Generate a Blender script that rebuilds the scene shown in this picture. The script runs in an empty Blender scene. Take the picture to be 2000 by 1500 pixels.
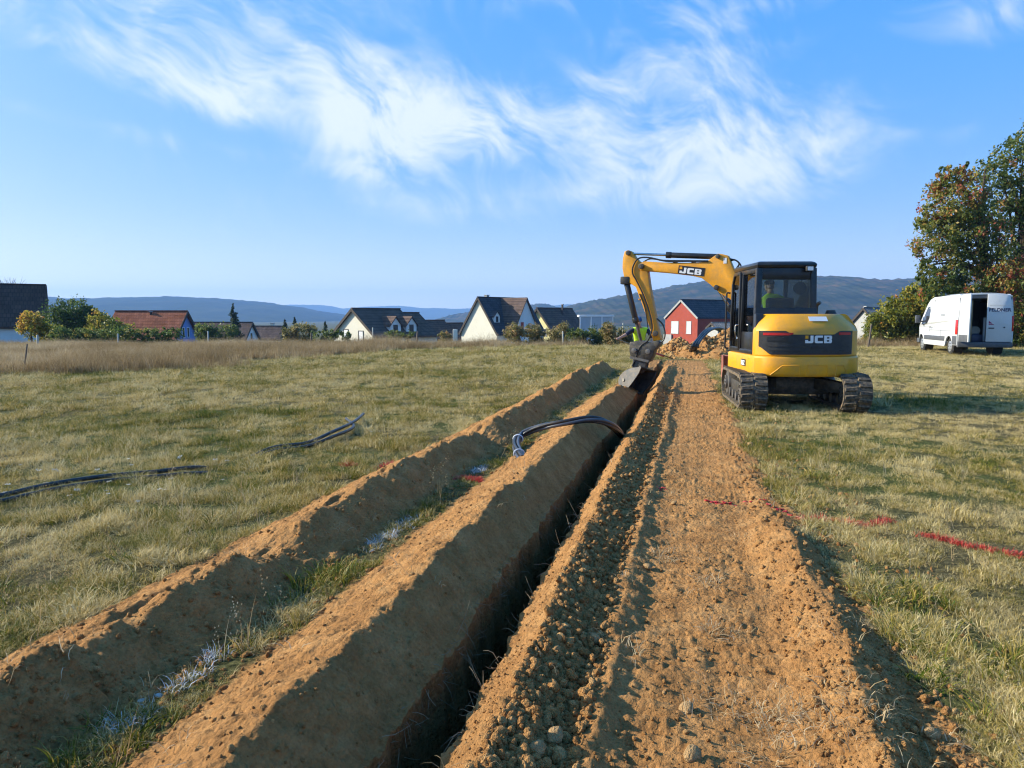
import bpy, bmesh, math, random
import numpy as np
from mathutils import Vector, Matrix
R = math.radians
SC = bpy.context.scene
COL = SC.collection

# ------------------------------------------------------------------ camera
H = 1.55                                   # eye height
FPX = 1400.0                               # focal length in pixels of the 2000 px wide photograph
PITCH = math.atan(130 / FPX)
cam_d = bpy.data.cameras.new('camera')
cam_d.sensor_width = 36.0
cam_d.lens = FPX / 2000 * 36
cam_d.clip_start = 0.05
cam_d.clip_end = 30000
cam = bpy.data.objects.new('camera', cam_d)
COL.objects.link(cam)
cam.location = (0, 0, H)
cam.rotation_euler = (math.pi / 2 - PITCH, 0, 0)
SC.camera = cam

# ------------------------------------------------------------------ sky, sun, exposure
SUN_AZ, SUN_EL = R(279), R(25)
SUN = Vector((math.sin(SUN_AZ) * math.cos(SUN_EL), math.cos(SUN_AZ) * math.cos(SUN_EL), math.sin(SUN_EL)))
SKY_STRENGTH = 0.10
EXPOSURE = 1.68
sun_d = bpy.data.lights.new('sun', 'SUN')
sun_d.energy = 2.75
sun_d.angle = R(0.53)
sun_d.color = (1.0, 0.94, 0.80)
sun = bpy.data.objects.new('sun', sun_d)
COL.objects.link(sun)
sun.rotation_euler = SUN.to_track_quat('Z', 'Y').to_euler()

SC.view_settings.view_transform = 'Standard'
SC.view_settings.look = 'None'
SC.view_settings.gamma = 1
SC.view_settings.exposure = EXPOSURE
SC.view_settings.use_curve_mapping = False
SC.render.engine = 'CYCLES'
cy = SC.cycles
cy.max_bounces = 4
cy.diffuse_bounces = 2
cy.glossy_bounces = 3
cy.transmission_bounces = 4
cy.transparent_max_bounces = 10
cy.volume_bounces = 1
cy.use_adaptive_sampling = True
cy.adaptive_threshold = 0.012
cy.adaptive_min_samples = 14
cy.use_denoising = True
cy.filter_width = 1.15
cy.sample_clamp_indirect = 4
cy.caustics_reflective = False
cy.caustics_refractive = False


def ray(px, py):
    x = (px - 1000) / FPX
    z = (750 - py) / FPX
    c, s = math.cos(PITCH), math.sin(PITCH)
    return Vector((x, c + z * s, -s + z * c))


def at(px, py, Y):
    d = ray(px, py)
    return Vector((0, 0, H)) + d * (Y / d.y)


def on_ground(px, py, z=0.0):
    d = ray(px, py)
    return Vector((0, 0, H)) + d * ((z - H) / d.z)


def N(nt, kind, x=None, **kw):
    n = nt.nodes.new(kind)
    for k, v in kw.items():
        setattr(n, k, v)
    return n


def math_node(nt, op, a, b=None, clamp=False):
    n = nt.nodes.new('ShaderNodeMath')
    n.operation = op
    n.use_clamp = clamp
    for i, v in enumerate((a, b)):
        if v is None:
            continue
        if isinstance(v, (int, float)):
            n.inputs[i].default_value = v
        else:
            nt.links.new(v, n.inputs[i])
    return n.outputs[0]


def build_world():
    w = bpy.data.worlds.new('World')
    SC.world = w
    w.use_nodes = True
    w.cycles.sampling_method = 'NONE'
    nt = w.node_tree
    nt.nodes.clear()
    L = nt.links.new
    out = N(nt, 'ShaderNodeOutputWorld')
    bg = N(nt, 'ShaderNodeBackground')
    bg.inputs['Strength'].default_value = SKY_STRENGTH
    sky = N(nt, 'ShaderNodeTexSky')
    sky.sky_type = 'NISHITA'
    sky.sun_disc = False
    sky.sun_elevation = SUN_EL
    sky.sun_rotation = SUN_AZ
    sky.altitude = 300
    sky.air_density = 1.0
    sky.dust_density = 1.6
    sky.ozone_density = 2.2
    hs = N(nt, 'ShaderNodeHueSaturation')
    hs.inputs['Saturation'].default_value = 1.40
    hs.inputs['Value'].default_value = 1.35
    L(sky.outputs[0], hs.inputs['Color'])
    # keep the blue on the azure side all round: green follows red and blue
    sp = N(nt, 'ShaderNodeSeparateColor')
    sp0 = N(nt, 'ShaderNodeSeparateColor')
    L(hs.outputs[0], sp0.inputs[0])
    # the camera holds the bright low sky back: roll off by the blue channel
    roll = math_node(nt, 'DIVIDE', 4.15, math_node(nt, 'ADD', sp0.outputs[2], 1.5))
    rs = N(nt, 'ShaderNodeVectorMath')
    rs.operation = 'SCALE'
    L(hs.outputs[0], rs.inputs[0])
    L(roll, rs.inputs['Scale'])
    L(rs.outputs[0], sp.inputs[0])
    cbn = N(nt, 'ShaderNodeCombineColor')
    L(sp.outputs[0], cbn.inputs[0])
    L(math_node(nt, 'ADD', math_node(nt, 'MULTIPLY', sp.outputs[2], .34), math_node(nt, 'MULTIPLY', sp.outputs[0], .76)), cbn.inputs[1])
    L(sp.outputs[2], cbn.inputs[2])
    # thin high cirrus: wispy noise in azimuth / elevation, thicker along a few long bands
    tc = N(nt, 'ShaderNodeTexCoord')
    sep = N(nt, 'ShaderNodeSeparateXYZ')
    L(tc.outputs['Generated'], sep.inputs[0])
    az = math_node(nt, 'ARCTAN2', sep.outputs[0], sep.outputs[1])
    el = math_node(nt, 'ARCSINE', sep.outputs[2])
    cv = N(nt, 'ShaderNodeCombineXYZ')
    L(az, cv.inputs[0])
    L(el, cv.inputs[1])
    # bands: (px, py, half length px, half width px, tilt in degrees, weight)
    bands = [(110, 40, 330, 70, -14, .55), (330, 60, 200, 60, -28, .45), (430, 185, 110, 45, -18, .62), (620, 170, 260, 90, -25, .62),
             (230, 125, 300, 30, -14, .35), (560, 40, 420, 90, -12, .35), (840, 235, 170, 80, -15, .72), (700, 220, 120, 80, -50, .5),
             (1100, 235, 330, 75, -10, .52), (1400, 330, 260, 60, 3, .72), (1180, 300, 420, 90, -6, .45), (900, 415, 170, 26, -3, .75), (1010, 380, 300, 26, 0, .5),
             (720, 320, 220, 60, -28, .42), (1350, 395, 330, 40, 3, .42), (1400, 160, 330, 95, -8, .40), (1350, 110, 200, 50, 5, .35),
             (1600, 250, 260, 60, -5, .28), (1150, 0, 300, 26, -2, .5), (1500, 8, 330, 25, 4, .5), (1930, 20, 160, 40, -10, .6), (1900, 240, 50, 20, 20, .35), (450, 295, 330, 16, -6, .42), (880, 20, 250, 40, -10, .3)]
    total = None
    for (px, py, a, b, tilt, wt) in bands:
        d = ray(px, py).normalized()
        m = N(nt, 'ShaderNodeMapping')
        m.vector_type = 'TEXTURE'
        m.inputs['Location'].default_value = (math.atan2(d.x, d.y), math.asin(d.z), 0)
        m.inputs['Rotation'].default_value = (0, 0, R(tilt))
        m.inputs['Scale'].default_value = (a / FPX * 1.3, b / FPX * 1.55, 1)
        L(cv.outputs[0], m.inputs['Vector'])
        g = N(nt, 'ShaderNodeTexGradient')
        g.gradient_type = 'SPHERICAL'
        L(m.outputs[0], g.inputs[0])
        s = math_node(nt, 'MULTIPLY', g.outputs['Fac'], wt * .92)
        total = s if total is None else math_node(nt, 'ADD', total, s)
    # slow generic cover all round the sky
    n0 = N(nt, 'ShaderNodeTexNoise')
    n0.inputs['Scale'].default_value = 2.2
    n0.inputs['Detail'].default_value = 1
    m0 = N(nt, 'ShaderNodeMapping')
    m0.inputs['Scale'].default_value = (1, 2.6, 1)
    m0.inputs['Rotation'].default_value = (0, 0, R(16))
    L(cv.outputs[0], m0.inputs['Vector'])
    L(m0.outputs[0], n0.inputs['Vector'])
    gen = math_node(nt, 'MULTIPLY', math_node(nt, 'SUBTRACT', n0.outputs['Fac'], 0.40), .85)
    # wisps: domain-warped streaks
    nw = N(nt, 'ShaderNodeTexNoise')
    nw.inputs['Scale'].default_value = 5
    nw.inputs['Detail'].default_value = 2
    L(cv.outputs[0], nw.inputs['Vector'])
    vm = N(nt, 'ShaderNodeVectorMath')
    vm.operation = 'SUBTRACT'
    L(nw.outputs['Color'], vm.inputs[0])
    vm.inputs[1].default_value = (.5, .5, .5)
    vs = N(nt, 'ShaderNodeVectorMath')
    vs.operation = 'SCALE'
    vs.inputs['Scale'].default_value = 0.22
    L(vm.outputs[0], vs.inputs[0])
    va = N(nt, 'ShaderNodeVectorMath')
    va.operation = 'ADD'
    L(cv.outputs[0], va.inputs[0])
    L(vs.outputs[0], va.inputs[1])

    def wisp(rot, sx, sy, scale, det, rough):
        m = N(nt, 'ShaderNodeMapping')
        m.inputs['Rotation'].default_value = (0, 0, R(rot))
        L(va.outputs[0], m.inputs['Vector'])
        m2 = N(nt, 'ShaderNodeMapping')
        m2.inputs['Scale'].default_value = (sx, sy, 1)
        L(m.outputs[0], m2.inputs['Vector'])
        n = N(nt, 'ShaderNodeTexNoise')
        n.inputs['Scale'].default_value = scale
        n.inputs['Detail'].default_value = det
        n.inputs['Roughness'].default_value = rough
        L(m2.outputs[0], n.inputs['Vector'])
        return n.outputs['Fac']
    w1 = wisp(20, 1, 2.1, 6.5, 7, .62)
    w2 = wisp(40, 1, 2.4, 11.0, 6, .62)
    wsum = math_node(nt, 'ADD', math_node(nt, 'MULTIPLY', math_node(nt, 'SUBTRACT', w1, .5), 3.0), math_node(nt, 'MULTIPLY', math_node(nt, 'SUBTRACT', w2, .5), 2.2))
    shape = math_node(nt, 'ADD', math_node(nt, 'MULTIPLY', total, 1.0), gen)
    d1 = math_node(nt, 'ADD', math_node(nt, 'MULTIPLY', shape, math_node(nt, 'ADD', wsum, 1.0)), math_node(nt, 'MULTIPLY', wsum, 0.16))
    mr = N(nt, 'ShaderNodeMapRange')
    mr.interpolation_type = 'SMOOTHSTEP'
    L(d1, mr.inputs['Value'])
    mr.inputs['From Min'].default_value = 0.14
    mr.inputs['From Max'].default_value = 1.55
    mr.inputs['To Max'].default_value = 0.72
    # clouds thin out into the horizon air
    elr = N(nt, 'ShaderNodeMapRange')
    L(el, elr.inputs['Value'])
    elr.inputs['From Min'].default_value = R(3)
    elr.inputs['From Max'].default_value = R(10)
    fac = math_node(nt, 'MULTIPLY', mr.outputs[0], elr.outputs[0])
    mx = N(nt, 'ShaderNodeMix')
    mx.data_type = 'RGBA'
    L(fac, mx.inputs['Factor'])
    L(cbn.outputs[0], mx.inputs['A'])
    mx.inputs["B"].default_value = (3.7, 3.75, 3.8, 1)
    L(mx.outputs['Result'], bg.inputs['Color'])
    L(bg.outputs[0], out.inputs[0])


build_world()

# ------------------------------------------------------------------ helpers
def tag(o, label=None, cat=None, group=None, kind=None):
    if label: o['label'] = label
    if cat: o['category'] = cat
    if group: o['group'] = group
    if kind: o['kind'] = kind
    return o


def empty(name, loc=(0, 0, 0), rz=0.0):
    o = bpy.data.objects.new(name, None)
    COL.objects.link(o)
    o.location = loc
    o.rotation_euler = (0, 0, rz)
    o.empty_display_size = 0.2
    return o


def link(name, me, parent=None, mat=None):
    o = bpy.data.objects.new(name, me)
    COL.objects.link(o)
    if parent is not None:
        o.parent = parent
    if mat is not None and not me.materials:
        me.materials.append(mat)
    return o


def frame_from(p0, p1):
    d = (Vector(p1) - Vector(p0)).normalized()
    up = Vector((0, 0, 1)) if abs(d.z) < 0.95 else Vector((1, 0, 0))
    a = d.cross(up).normalized()
    b = a.cross(d).normalized()
    return d, a, b


class MB:
    def __init__(self):
        self.v = []
        self.f = []

    def add(self, vs, fs):
        b = len(self.v)
        self.v += [tuple(p) for p in vs]
        self.f += [tuple(i + b for i in f) for f in fs]
        return self

    def box(self, c, s, M=None):
        hx, hy, hz = s[0] / 2, s[1] / 2, s[2] / 2
        vs = [Vector((x * hx, y * hy, z * hz)) for z in (-1, 1) for y in (-1, 1) for x in (-1, 1)]
        if M is not None:
            vs = [M @ p for p in vs]
        vs = [p + Vector(c) for p in vs]
        return self.add(vs, [(0, 2, 3, 1), (4, 5, 7, 6), (0, 1, 5, 4), (2, 6, 7, 3), (0, 4, 6, 2), (1, 3, 7, 5)])

    def box2(self, lo, hi):
        return self.box([(a + b) / 2 for a, b in zip(lo, hi)], [b - a for a, b in zip(lo, hi)])

    def bar(self, p0, p1, w, h):
        d, a, b = frame_from(p0, p1)
        p0, p1 = Vector(p0), Vector(p1)
        vs = [p + a * sx * w / 2 + b * sz * h / 2 for p in (p0, p1) for sx, sz in ((-1, -1), (1, -1), (1, 1), (-1, 1))]
        return self.add(vs, [(3, 2, 1, 0), (4, 5, 6, 7), (0, 1, 5, 4), (1, 2, 6, 5), (2, 3, 7, 6), (3, 0, 4, 7)])

    def prism(self, poly, f, n, t0, t1):
        """poly: 2D points; f(a, b) -> Vector; n: extrusion axis; from t0 to t1 along n"""
        n = Vector(n)
        P = [Vector(f(*p)) for p in poly]
        k = len(P)
        vs = [p + n * t0 for p in P] + [p + n * t1 for p in P]
        fs = [tuple(range(k - 1, -1, -1)), tuple(range(k, 2 * k))]
        fs += [(i, (i + 1) % k, (i + 1) % k + k, i + k) for i in range(k)]
        return self.add(vs, fs)

    def cyl(self, p0, p1, r, n=14, r1=None, cap=True):
        d, a, b = frame_from(p0, p1)
        p0, p1 = Vector(p0), Vector(p1)
        r1 = r if r1 is None else r1
        vs = []
        for p, rr in ((p0, r), (p1, r1)):
            for i in range(n):
                t = 2 * math.pi * i / n
                vs.append(p + (a * math.cos(t) + b * math.sin(t)) * rr)
        fs = [(i, (i + 1) % n, (i + 1) % n + n, i + n) for i in range(n)]
        if cap:
            fs += [tuple(range(n - 1, -1, -1)), tuple(range(n, 2 * n))]
        return self.add(vs, fs)

    def tube(self, pts, r, n=8, cap=True):
        pts = [Vector(p) for p in pts]
        k = len(pts)
        rs = r if isinstance(r, (list, tuple)) else [r] * k
        vs = []
        a = None
        for i in range(k):
            d = (pts[min(i + 1, k - 1)] - pts[max(i - 1, 0)])
            if d.length < 1e-9:
                d = Vector((0, 0, 1))
            d.normalize()
            if a is None:
                up = Vector((0, 0, 1)) if abs(d.z) < 0.9 else Vector((1, 0, 0))
                a = d.cross(up).normalized()
            else:
                a = (a - d * a.dot(d))
                a = a.normalized() if a.length > 1e-6 else d.orthogonal().normalized()
            b = d.cross(a)
            for j in range(n):
                t = 2 * math.pi * j / n
                vs.append(pts[i] + (a * math.cos(t) + b * math.sin(t)) * rs[i])
        fs = []
        for i in range(k - 1):
            for j in range(n):
                fs.append((i * n + j, i * n + (j + 1) % n, (i + 1) * n + (j + 1) % n, (i + 1) * n + j))
        if cap:
            fs += [tuple(range(n - 1, -1, -1)), tuple(range((k - 1) * n, k * n))]
        return self.add(vs, fs)

    def mesh(self, name, M=None, bevel=0.0, seg=2, smooth=False, ang=35):
        me = bpy.data.meshes.new(name)
        me.from_pydata([tuple(p) for p in self.v], [], self.f)
        bm = bmesh.new()
        bm.from_mesh(me)
        bmesh.ops.recalc_face_normals(bm, faces=bm.faces)
        if bevel > 0:
            ed = [e for e in bm.edges if len(e.link_faces) == 2 and e.calc_face_angle(0) > R(ang)]
            if ed:
                bmesh.ops.bevel(bm, geom=ed, offset=bevel, segments=seg, profile=0.5, affect='EDGES', clamp_overlap=True)
        if M is not None:
            bm.transform(M)
        if smooth or bevel > 0:
            for f in bm.faces:
                f.smooth = True
            for e in bm.edges:
                if len(e.link_faces) == 2 and e.calc_face_angle(0) > R(ang if smooth else 32):
                    e.smooth = False
        bm.to_mesh(me)
        bm.free()
        return me

    def build(self, name, mat, parent=None, **kw):
        me = self.mesh(name, **kw)
        me.materials.append(mat)
        return link(name, me, parent)


def spline(pts, n=8):
    """Catmull-Rom through the points"""
    P = [Vector(p) for p in pts]
    P = [P[0] * 2 - P[1]] + P + [P[-1] * 2 - P[-2]]
    out = []
    for i in range(1, len(P) - 2):
        for k in range(n):
            t = k / n
            a, b, c, d = P[i - 1], P[i], P[i + 1], P[i + 2]
            out.append(0.5 * ((2 * b) + (c - a) * t + (2 * a - 5 * b + 4 * c - d) * t * t + (3 * b - 3 * c + d - a) * t ** 3))
    out.append(P[-2])
    return out


# ------------------------------------------------------------------ materials
def new_mat(name):
    m = bpy.data.materials.new(name)
    m.use_nodes = True
    nt = m.node_tree
    nt.nodes.clear()
    out = N(nt, 'ShaderNodeOutputMaterial')
    p = N(nt, 'ShaderNodeBsdfPrincipled')
    nt.links.new(p.outputs[0], out.inputs[0])
    return m, nt, p, out


def solid(name, col, rough=0.6, metal=0.0, var=0.12, scale=6.0, bump=0.0, bscale=60.0, spec=0.5, dirt=None, dirt_amt=0.0, coat=0.0):
    """paint / plastic / plaster with slight mottling, optional dust and fine relief"""
    m, nt, p, out = new_mat(name)
    L = nt.links.new
    tc = N(nt, 'ShaderNodeTexCoord')
    n = N(nt, 'ShaderNodeTexNoise')
    n.inputs['Scale'].default_value = scale
    n.inputs['Detail'].default_value = 6
    n.inputs['Roughness'].default_value = 0.6
    L(tc.outputs['Object'], n.inputs['Vector'])
    mr = N(nt, 'ShaderNodeMapRange')
    L(n.outputs['Fac'], mr.inputs['Value'])
    mr.inputs['From Min'].default_value = 0.3
    mr.inputs['From Max'].default_value = 0.7
    mr.inputs['To Min'].default_value = 1 - var
    mr.inputs['To Max'].default_value = 1 + var
    vm = N(nt, 'ShaderNodeVectorMath')
    vm.operation = 'SCALE'
    vm.inputs[0].default_value = col[:3]
    L(mr.outputs[0], vm.inputs['Scale'])
    src = vm.outputs[0]
    if dirt is not None:
        n2 = N(nt, 'ShaderNodeTexNoise')
        n2.inputs['Scale'].default_value = scale * 1.7
        n2.inputs['Detail'].default_value = 8
        n2.inputs['Roughness'].default_value = 0.7
        L(tc.outputs['Object'], n2.inputs['Vector'])
        r2 = N(nt, 'ShaderNodeMapRange')
        L(n2.outputs['Fac'], r2.inputs['Value'])
        r2.inputs['From Min'].default_value = 0.42
        r2.inputs['From Max'].default_value = 0.68
        r2.inputs['To Max'].default_value = dirt_amt
        mx = N(nt, 'ShaderNodeMix')
        mx.data_type = 'RGBA'
        L(r2.outputs[0], mx.inputs['Factor'])
        L(src, mx.inputs['A'])
        mx.inputs['B'].default_value = (*dirt[:3], 1)
        src = mx.outputs['Result']
    L(src, p.inputs['Base Color'])
    p.inputs['Roughness'].default_value = rough
    p.inputs['Metallic'].default_value = metal
    p.inputs['Specular IOR Level'].default_value = spec
    if coat:
        p.inputs['Coat Weight'].default_value = coat
        p.inputs['Coat Roughness'].default_value = 0.08
    if bump:
        n3 = N(nt, 'ShaderNodeTexNoise')
        n3.inputs['Scale'].default_value = bscale
        n3.inputs['Detail'].default_value = 5
        L(tc.outputs['Object'], n3.inputs['Vector'])
        b = N(nt, 'ShaderNodeBump')
        b.inputs['Strength'].default_value = 0.5
        b.inputs['Distance'].default_value = bump
        L(n3.outputs['Fac'], b.inputs['Height'])
        L(b.outputs[0], p.inputs['Normal'])
    return m


def glass(name, tint=(.55, .62, .62), rough=0.03):
    m, nt, p, out = new_mat(name)
    L = nt.links.new
    t = N(nt, 'ShaderNodeBsdfTransparent')
    t.inputs[0].default_value = (*tint, 1)
    g = N(nt, 'ShaderNodeBsdfGlossy')
    g.inputs['Roughness'].default_value = rough
    fr = N(nt, 'ShaderNodeFresnel')
    fr.inputs['IOR'].default_value = 1.5
    mx = N(nt, 'ShaderNodeMixShader')
    L(fr.outputs[0], mx.inputs[0])
    L(t.outputs[0], mx.inputs[1])
    L(g.outputs[0], mx.inputs[2])
    L(mx.outputs[0], out.inputs[0])
    return m


def tiles(name, col, col2, rows=3.0, cols=4.0):
    """roof tiles too far off to build one by one: courses across local z, columns along x"""
    m, nt, p, out = new_mat(name)
    L = nt.links.new
    tc = N(nt, 'ShaderNodeTexCoord')
    sep = N(nt, 'ShaderNodeSeparateXYZ')
    L(tc.outputs['Object'], sep.inputs[0])
    cb = N(nt, 'ShaderNodeCombineXYZ')
    L(sep.outputs[0], cb.inputs[0])
    L(sep.outputs[2], cb.inputs[1])
    br = N(nt, 'ShaderNodeTexBrick')
    br.inputs['Scale'].default_value = 1.0
    br.inputs['Brick Width'].default_value = 1 / cols
    br.inputs['Row Height'].default_value = 1 / rows
    br.inputs['Mortar Size'].default_value = 0.02
    br.inputs['Color1'].default_value = (*col, 1)
    br.inputs['Color2'].default_value = (*col2, 1)
    br.inputs['Mortar'].default_value = (*[c * 0.45 for c in col], 1)
    L(cb.outputs[0], br.inputs['Vector'])
    n = N(nt, 'ShaderNodeTexNoise')
    n.inputs['Scale'].default_value = 0.9
    n.inputs['Detail'].default_value = 8
    n.inputs['Roughness'].default_value = .7
    L(tc.outputs['Object'], n.inputs['Vector'])
    mr = N(nt, 'ShaderNodeMapRange')
    L(n.outputs['Fac'], mr.inputs['Value'])
    mr.inputs['From Min'].default_value = .3
    mr.inputs['From Max'].default_value = .7
    mr.inputs['To Min'].default_value = .7
    mr.inputs['To Max'].default_value = 1.3
    vm = N(nt, 'ShaderNodeVectorMath')
    vm.operation = 'SCALE'
    L(br.outputs['Color'], vm.inputs[0])
    L(mr.outputs[0], vm.inputs['Scale'])
    L(vm.outputs[0], p.inputs['Base Color'])
    b = N(nt, 'ShaderNodeBump')
    b.inputs['Distance'].default_value = 0.05
    b.inputs['Strength'].default_value = .6
    L(br.outputs['Fac'], b.inputs['Height'])
    b.invert = True
    L(b.outputs[0], p.inputs['Normal'])
    p.inputs['Roughness'].default_value = .9
    p.inputs['Specular IOR Level'].default_value = .1
    return m


def ramp_mat(name, attr, kind, stops, rough=0.75, trans=0.25, jitter='shade', jamt=0.45, spec=.25):
    """leaf / blade material: colour from a per-leaf or per-tuft attribute, a little light coming through"""
    m, nt, p, out = new_mat(name)
    L = nt.links.new
    a = N(nt, 'ShaderNodeAttribute')
    a.attribute_type = kind
    a.attribute_name = attr
    j = N(nt, 'ShaderNodeAttribute')
    j.attribute_type = 'GEOMETRY'
    j.attribute_name = jitter
    s = math_node(nt, 'ADD', a.outputs['Fac'], math_node(nt, 'MULTIPLY', math_node(nt, 'SUBTRACT', j.outputs['Fac'], .5), jamt), True)
    cr = N(nt, 'ShaderNodeValToRGB')
    e = cr.color_ramp.elements
    e[0].position, e[0].color = stops[0][0], (*stops[0][1], 1)
    e[1].position, e[1].color = stops[-1][0], (*stops[-1][1], 1)
    for pos, c in stops[1:-1]:
        k = e.new(pos)
        k.color = (*c, 1)
    L(s, cr.inputs[0])
    L(cr.outputs[0], p.inputs['Base Color'])
    p.inputs['Roughness'].default_value = rough
    p.inputs['Specular IOR Level'].default_value = spec
    t = N(nt, 'ShaderNodeBsdfTranslucent')
    L(cr.outputs[0], t.inputs[0])
    mx = N(nt, 'ShaderNodeMixShader')
    mx.inputs[0].default_value = trans
    L(p.outputs[0], mx.inputs[1])
    L(t.outputs[0], mx.inputs[2])
    L(mx.outputs[0], out.inputs[0])
    return m


# ------------------------------------------------------------------ noise
def gnoise(x, y, seed=0):
    x = np.asarray(x, dtype=np.float64)
    y = np.asarray(y, dtype=np.float64)
    ix = np.floor(x).astype(np.int64)
    iy = np.floor(y).astype(np.int64)
    fx = x - ix
    fy = y - iy
    ux = fx * fx * fx * (fx * (fx * 6 - 15) + 10)
    uy = fy * fy * fy * (fy * (fy * 6 - 15) + 10)

    def g(i, j, dx, dy):
        h = (i * 374761393 + j * 668265263 + seed * 974711) & 0xffffffff
        h = ((h ^ (h >> 13)) * 1274126177) & 0xffffffff
        h = (h ^ (h >> 16)) & 0xffff
        a = h * (2 * math.pi / 65536)
        return np.cos(a) * dx + np.sin(a) * dy
    a = g(ix, iy, fx, fy)
    b = g(ix + 1, iy, fx - 1, fy)
    c = g(ix, iy + 1, fx, fy - 1)
    d = g(ix + 1, iy + 1, fx - 1, fy - 1)
    return (a + (b - a) * ux + (c - a) * uy + (a - b - c + d) * ux * uy) * 1.4


def fbm(x, y, freq, octv=3, seed=0, gain=0.5):
    s = 0
    amp = 1.0
    for o in range(octv):
        s = s + amp * gnoise(np.asarray(x) * freq + o * 17.3, np.asarray(y) * freq - o * 9.1, seed + o)
        freq *= 2.03
        amp *= gain
    return s


def sstep(a, b, x):
    t = np.clip((x - a) / (b - a), 0, 1)
    return t * t * (3 - 2 * t)


def scatter(name, pts, rots, scl, idx, tint, protos, label, cat, parent=None):
    """one object of countless small pieces: points carrying rotation, size and tint, with a piece placed on each"""
    me = bpy.data.meshes.new(name)
    n = len(pts)
    me.vertices.add(n)
    me.vertices.foreach_set('co', np.asarray(pts, dtype=np.float32).ravel())
    a = me.attributes.new('rot', 'FLOAT_VECTOR', 'POINT')
    a.data.foreach_set('vector', np.asarray(rots, dtype=np.float32).ravel())
    a = me.attributes.new('scl', 'FLOAT_VECTOR', 'POINT')
    s = np.asarray(scl, dtype=np.float32)
    if s.ndim == 1:
        s = np.repeat(s[:, None], 3, 1)
    a.data.foreach_set('vector', s.ravel())
    a = me.attributes.new('idx', 'INT', 'POINT')
    a.data.foreach_set('value', np.asarray(idx, dtype=np.int32))
    a = me.attributes.new('tint', 'FLOAT', 'POINT')
    a.data.foreach_set('value', np.asarray(tint, dtype=np.float32))
    o = link(name, me, parent)
    col = bpy.data.collections.new(name + '_pieces')
    for i, p in enumerate(protos):
        po = bpy.data.objects.new('piece_%02d' % i, p)
        col.objects.link(po)
    ng = bpy.data.node_groups.new(name + '_nodes', 'GeometryNodeTree')
    ng.interface.new_socket('Geometry', in_out='INPUT', socket_type='NodeSocketGeometry')
    ng.interface.new_socket('Geometry', in_out='OUTPUT', socket_type='NodeSocketGeometry')
    gi = ng.nodes.new('NodeGroupInput')
    go = ng.nodes.new('NodeGroupOutput')
    iop = ng.nodes.new('GeometryNodeInstanceOnPoints')
    ci = ng.nodes.new('GeometryNodeCollectionInfo')
    ci.inputs['Collection'].default_value = col
    ci.inputs['Separate Children'].default_value = True
    ci.inputs['Reset Children'].default_value = True
    iop.inputs['Pick Instance'].default_value = True

    def named(nm, dt):
        k = ng.nodes.new('GeometryNodeInputNamedAttribute')
        k.data_type = dt
        k.inputs['Name'].default_value = nm
        return k.outputs['Attribute']
    l = ng.links.new
    l(gi.outputs[0], iop.inputs['Points'])
    l(ci.outputs[0], iop.inputs['Instance'])
    l(named('idx', 'INT'), iop.inputs['Instance Index'])
    e2r = ng.nodes.new('FunctionNodeEulerToRotation')
    l(named('rot', 'FLOAT_VECTOR'), e2r.inputs[0])
    l(e2r.outputs[0], iop.inputs['Rotation'])
    l(named('scl', 'FLOAT_VECTOR'), iop.inputs['Scale'])
    l(iop.outputs[0], go.inputs[0])
    md = o.modifiers.new('pieces', 'NODES')
    md.node_group = ng
    tag(o, label, cat, kind='stuff')
    return o

# ------------------------------------------------------------------ terrain: u runs along the trench, v across it (right positive)
TA = math.atan(350 / FPX)
SA, CA = math.sin(TA), math.cos(TA)


def uv_xy(u, v):
    return u * SA + v * CA, u * CA - v * SA


def xy_uv(x, y):
    return x * SA + y * CA, x * CA - y * SA


LIP_L, LIP_R = -1.07, -0.83


def wob(u):
    return .035 * gnoise(u * .55, u * 0 + 3.1, 5) + .014 * gnoise(u * 2.1, u * 0 + 7.7, 6)


def z_base(x, y):
    """the field: nearly level, falling away behind its far edge"""
    x = np.asarray(x, float)
    y = np.asarray(y, float)
    r = np.hypot(x, y)
    z = .05 * fbm(x, y, .16, 2, 40) * sstep(4, 14, r) + .022 * fbm(x, y, .9, 2, 41)
    edge = 35 + .10 * np.clip(-x, 0, 60)
    z = z - 3.6 * sstep(edge, edge + 55, y) - 10 * sstep(130, 700, r) * (y > 0) - 10 * sstep(130, 700, r) * (y <= 0)
    return z


def ridge(v, a, c, b):
    p = np.where(v < c, np.clip((v - a) / (c - a), 0, 1), np.clip((b - v) / (b - c), 0, 1))
    s = p * p * (3 - 2 * p)
    return .62 * p + .38 * s


U_END = 24.5


def right_edge(u):
    return np.interp(u, [0, 2.7, 3.2, 4.1, 6, 8, 12.5, 19, 26], [1.02, 1.0, .9, .87, .78, .67, .62, .55, .5]) + .10 * gnoise(u * 1.1, u * 0 + .4, 8) + .05 * gnoise(u * 4, u * 0 + .4, 9)


def right_crest(u):
    return np.interp(u, [0, 2.7, 3.3, 3.9, 4.6, 6.2, 8.1, 12, 26], [.6, .64, .67, .72, .67, .63, .55, .5, .4]) + .03 * gnoise(u * 1.9, u * 0 + 2.2, 10)


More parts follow.
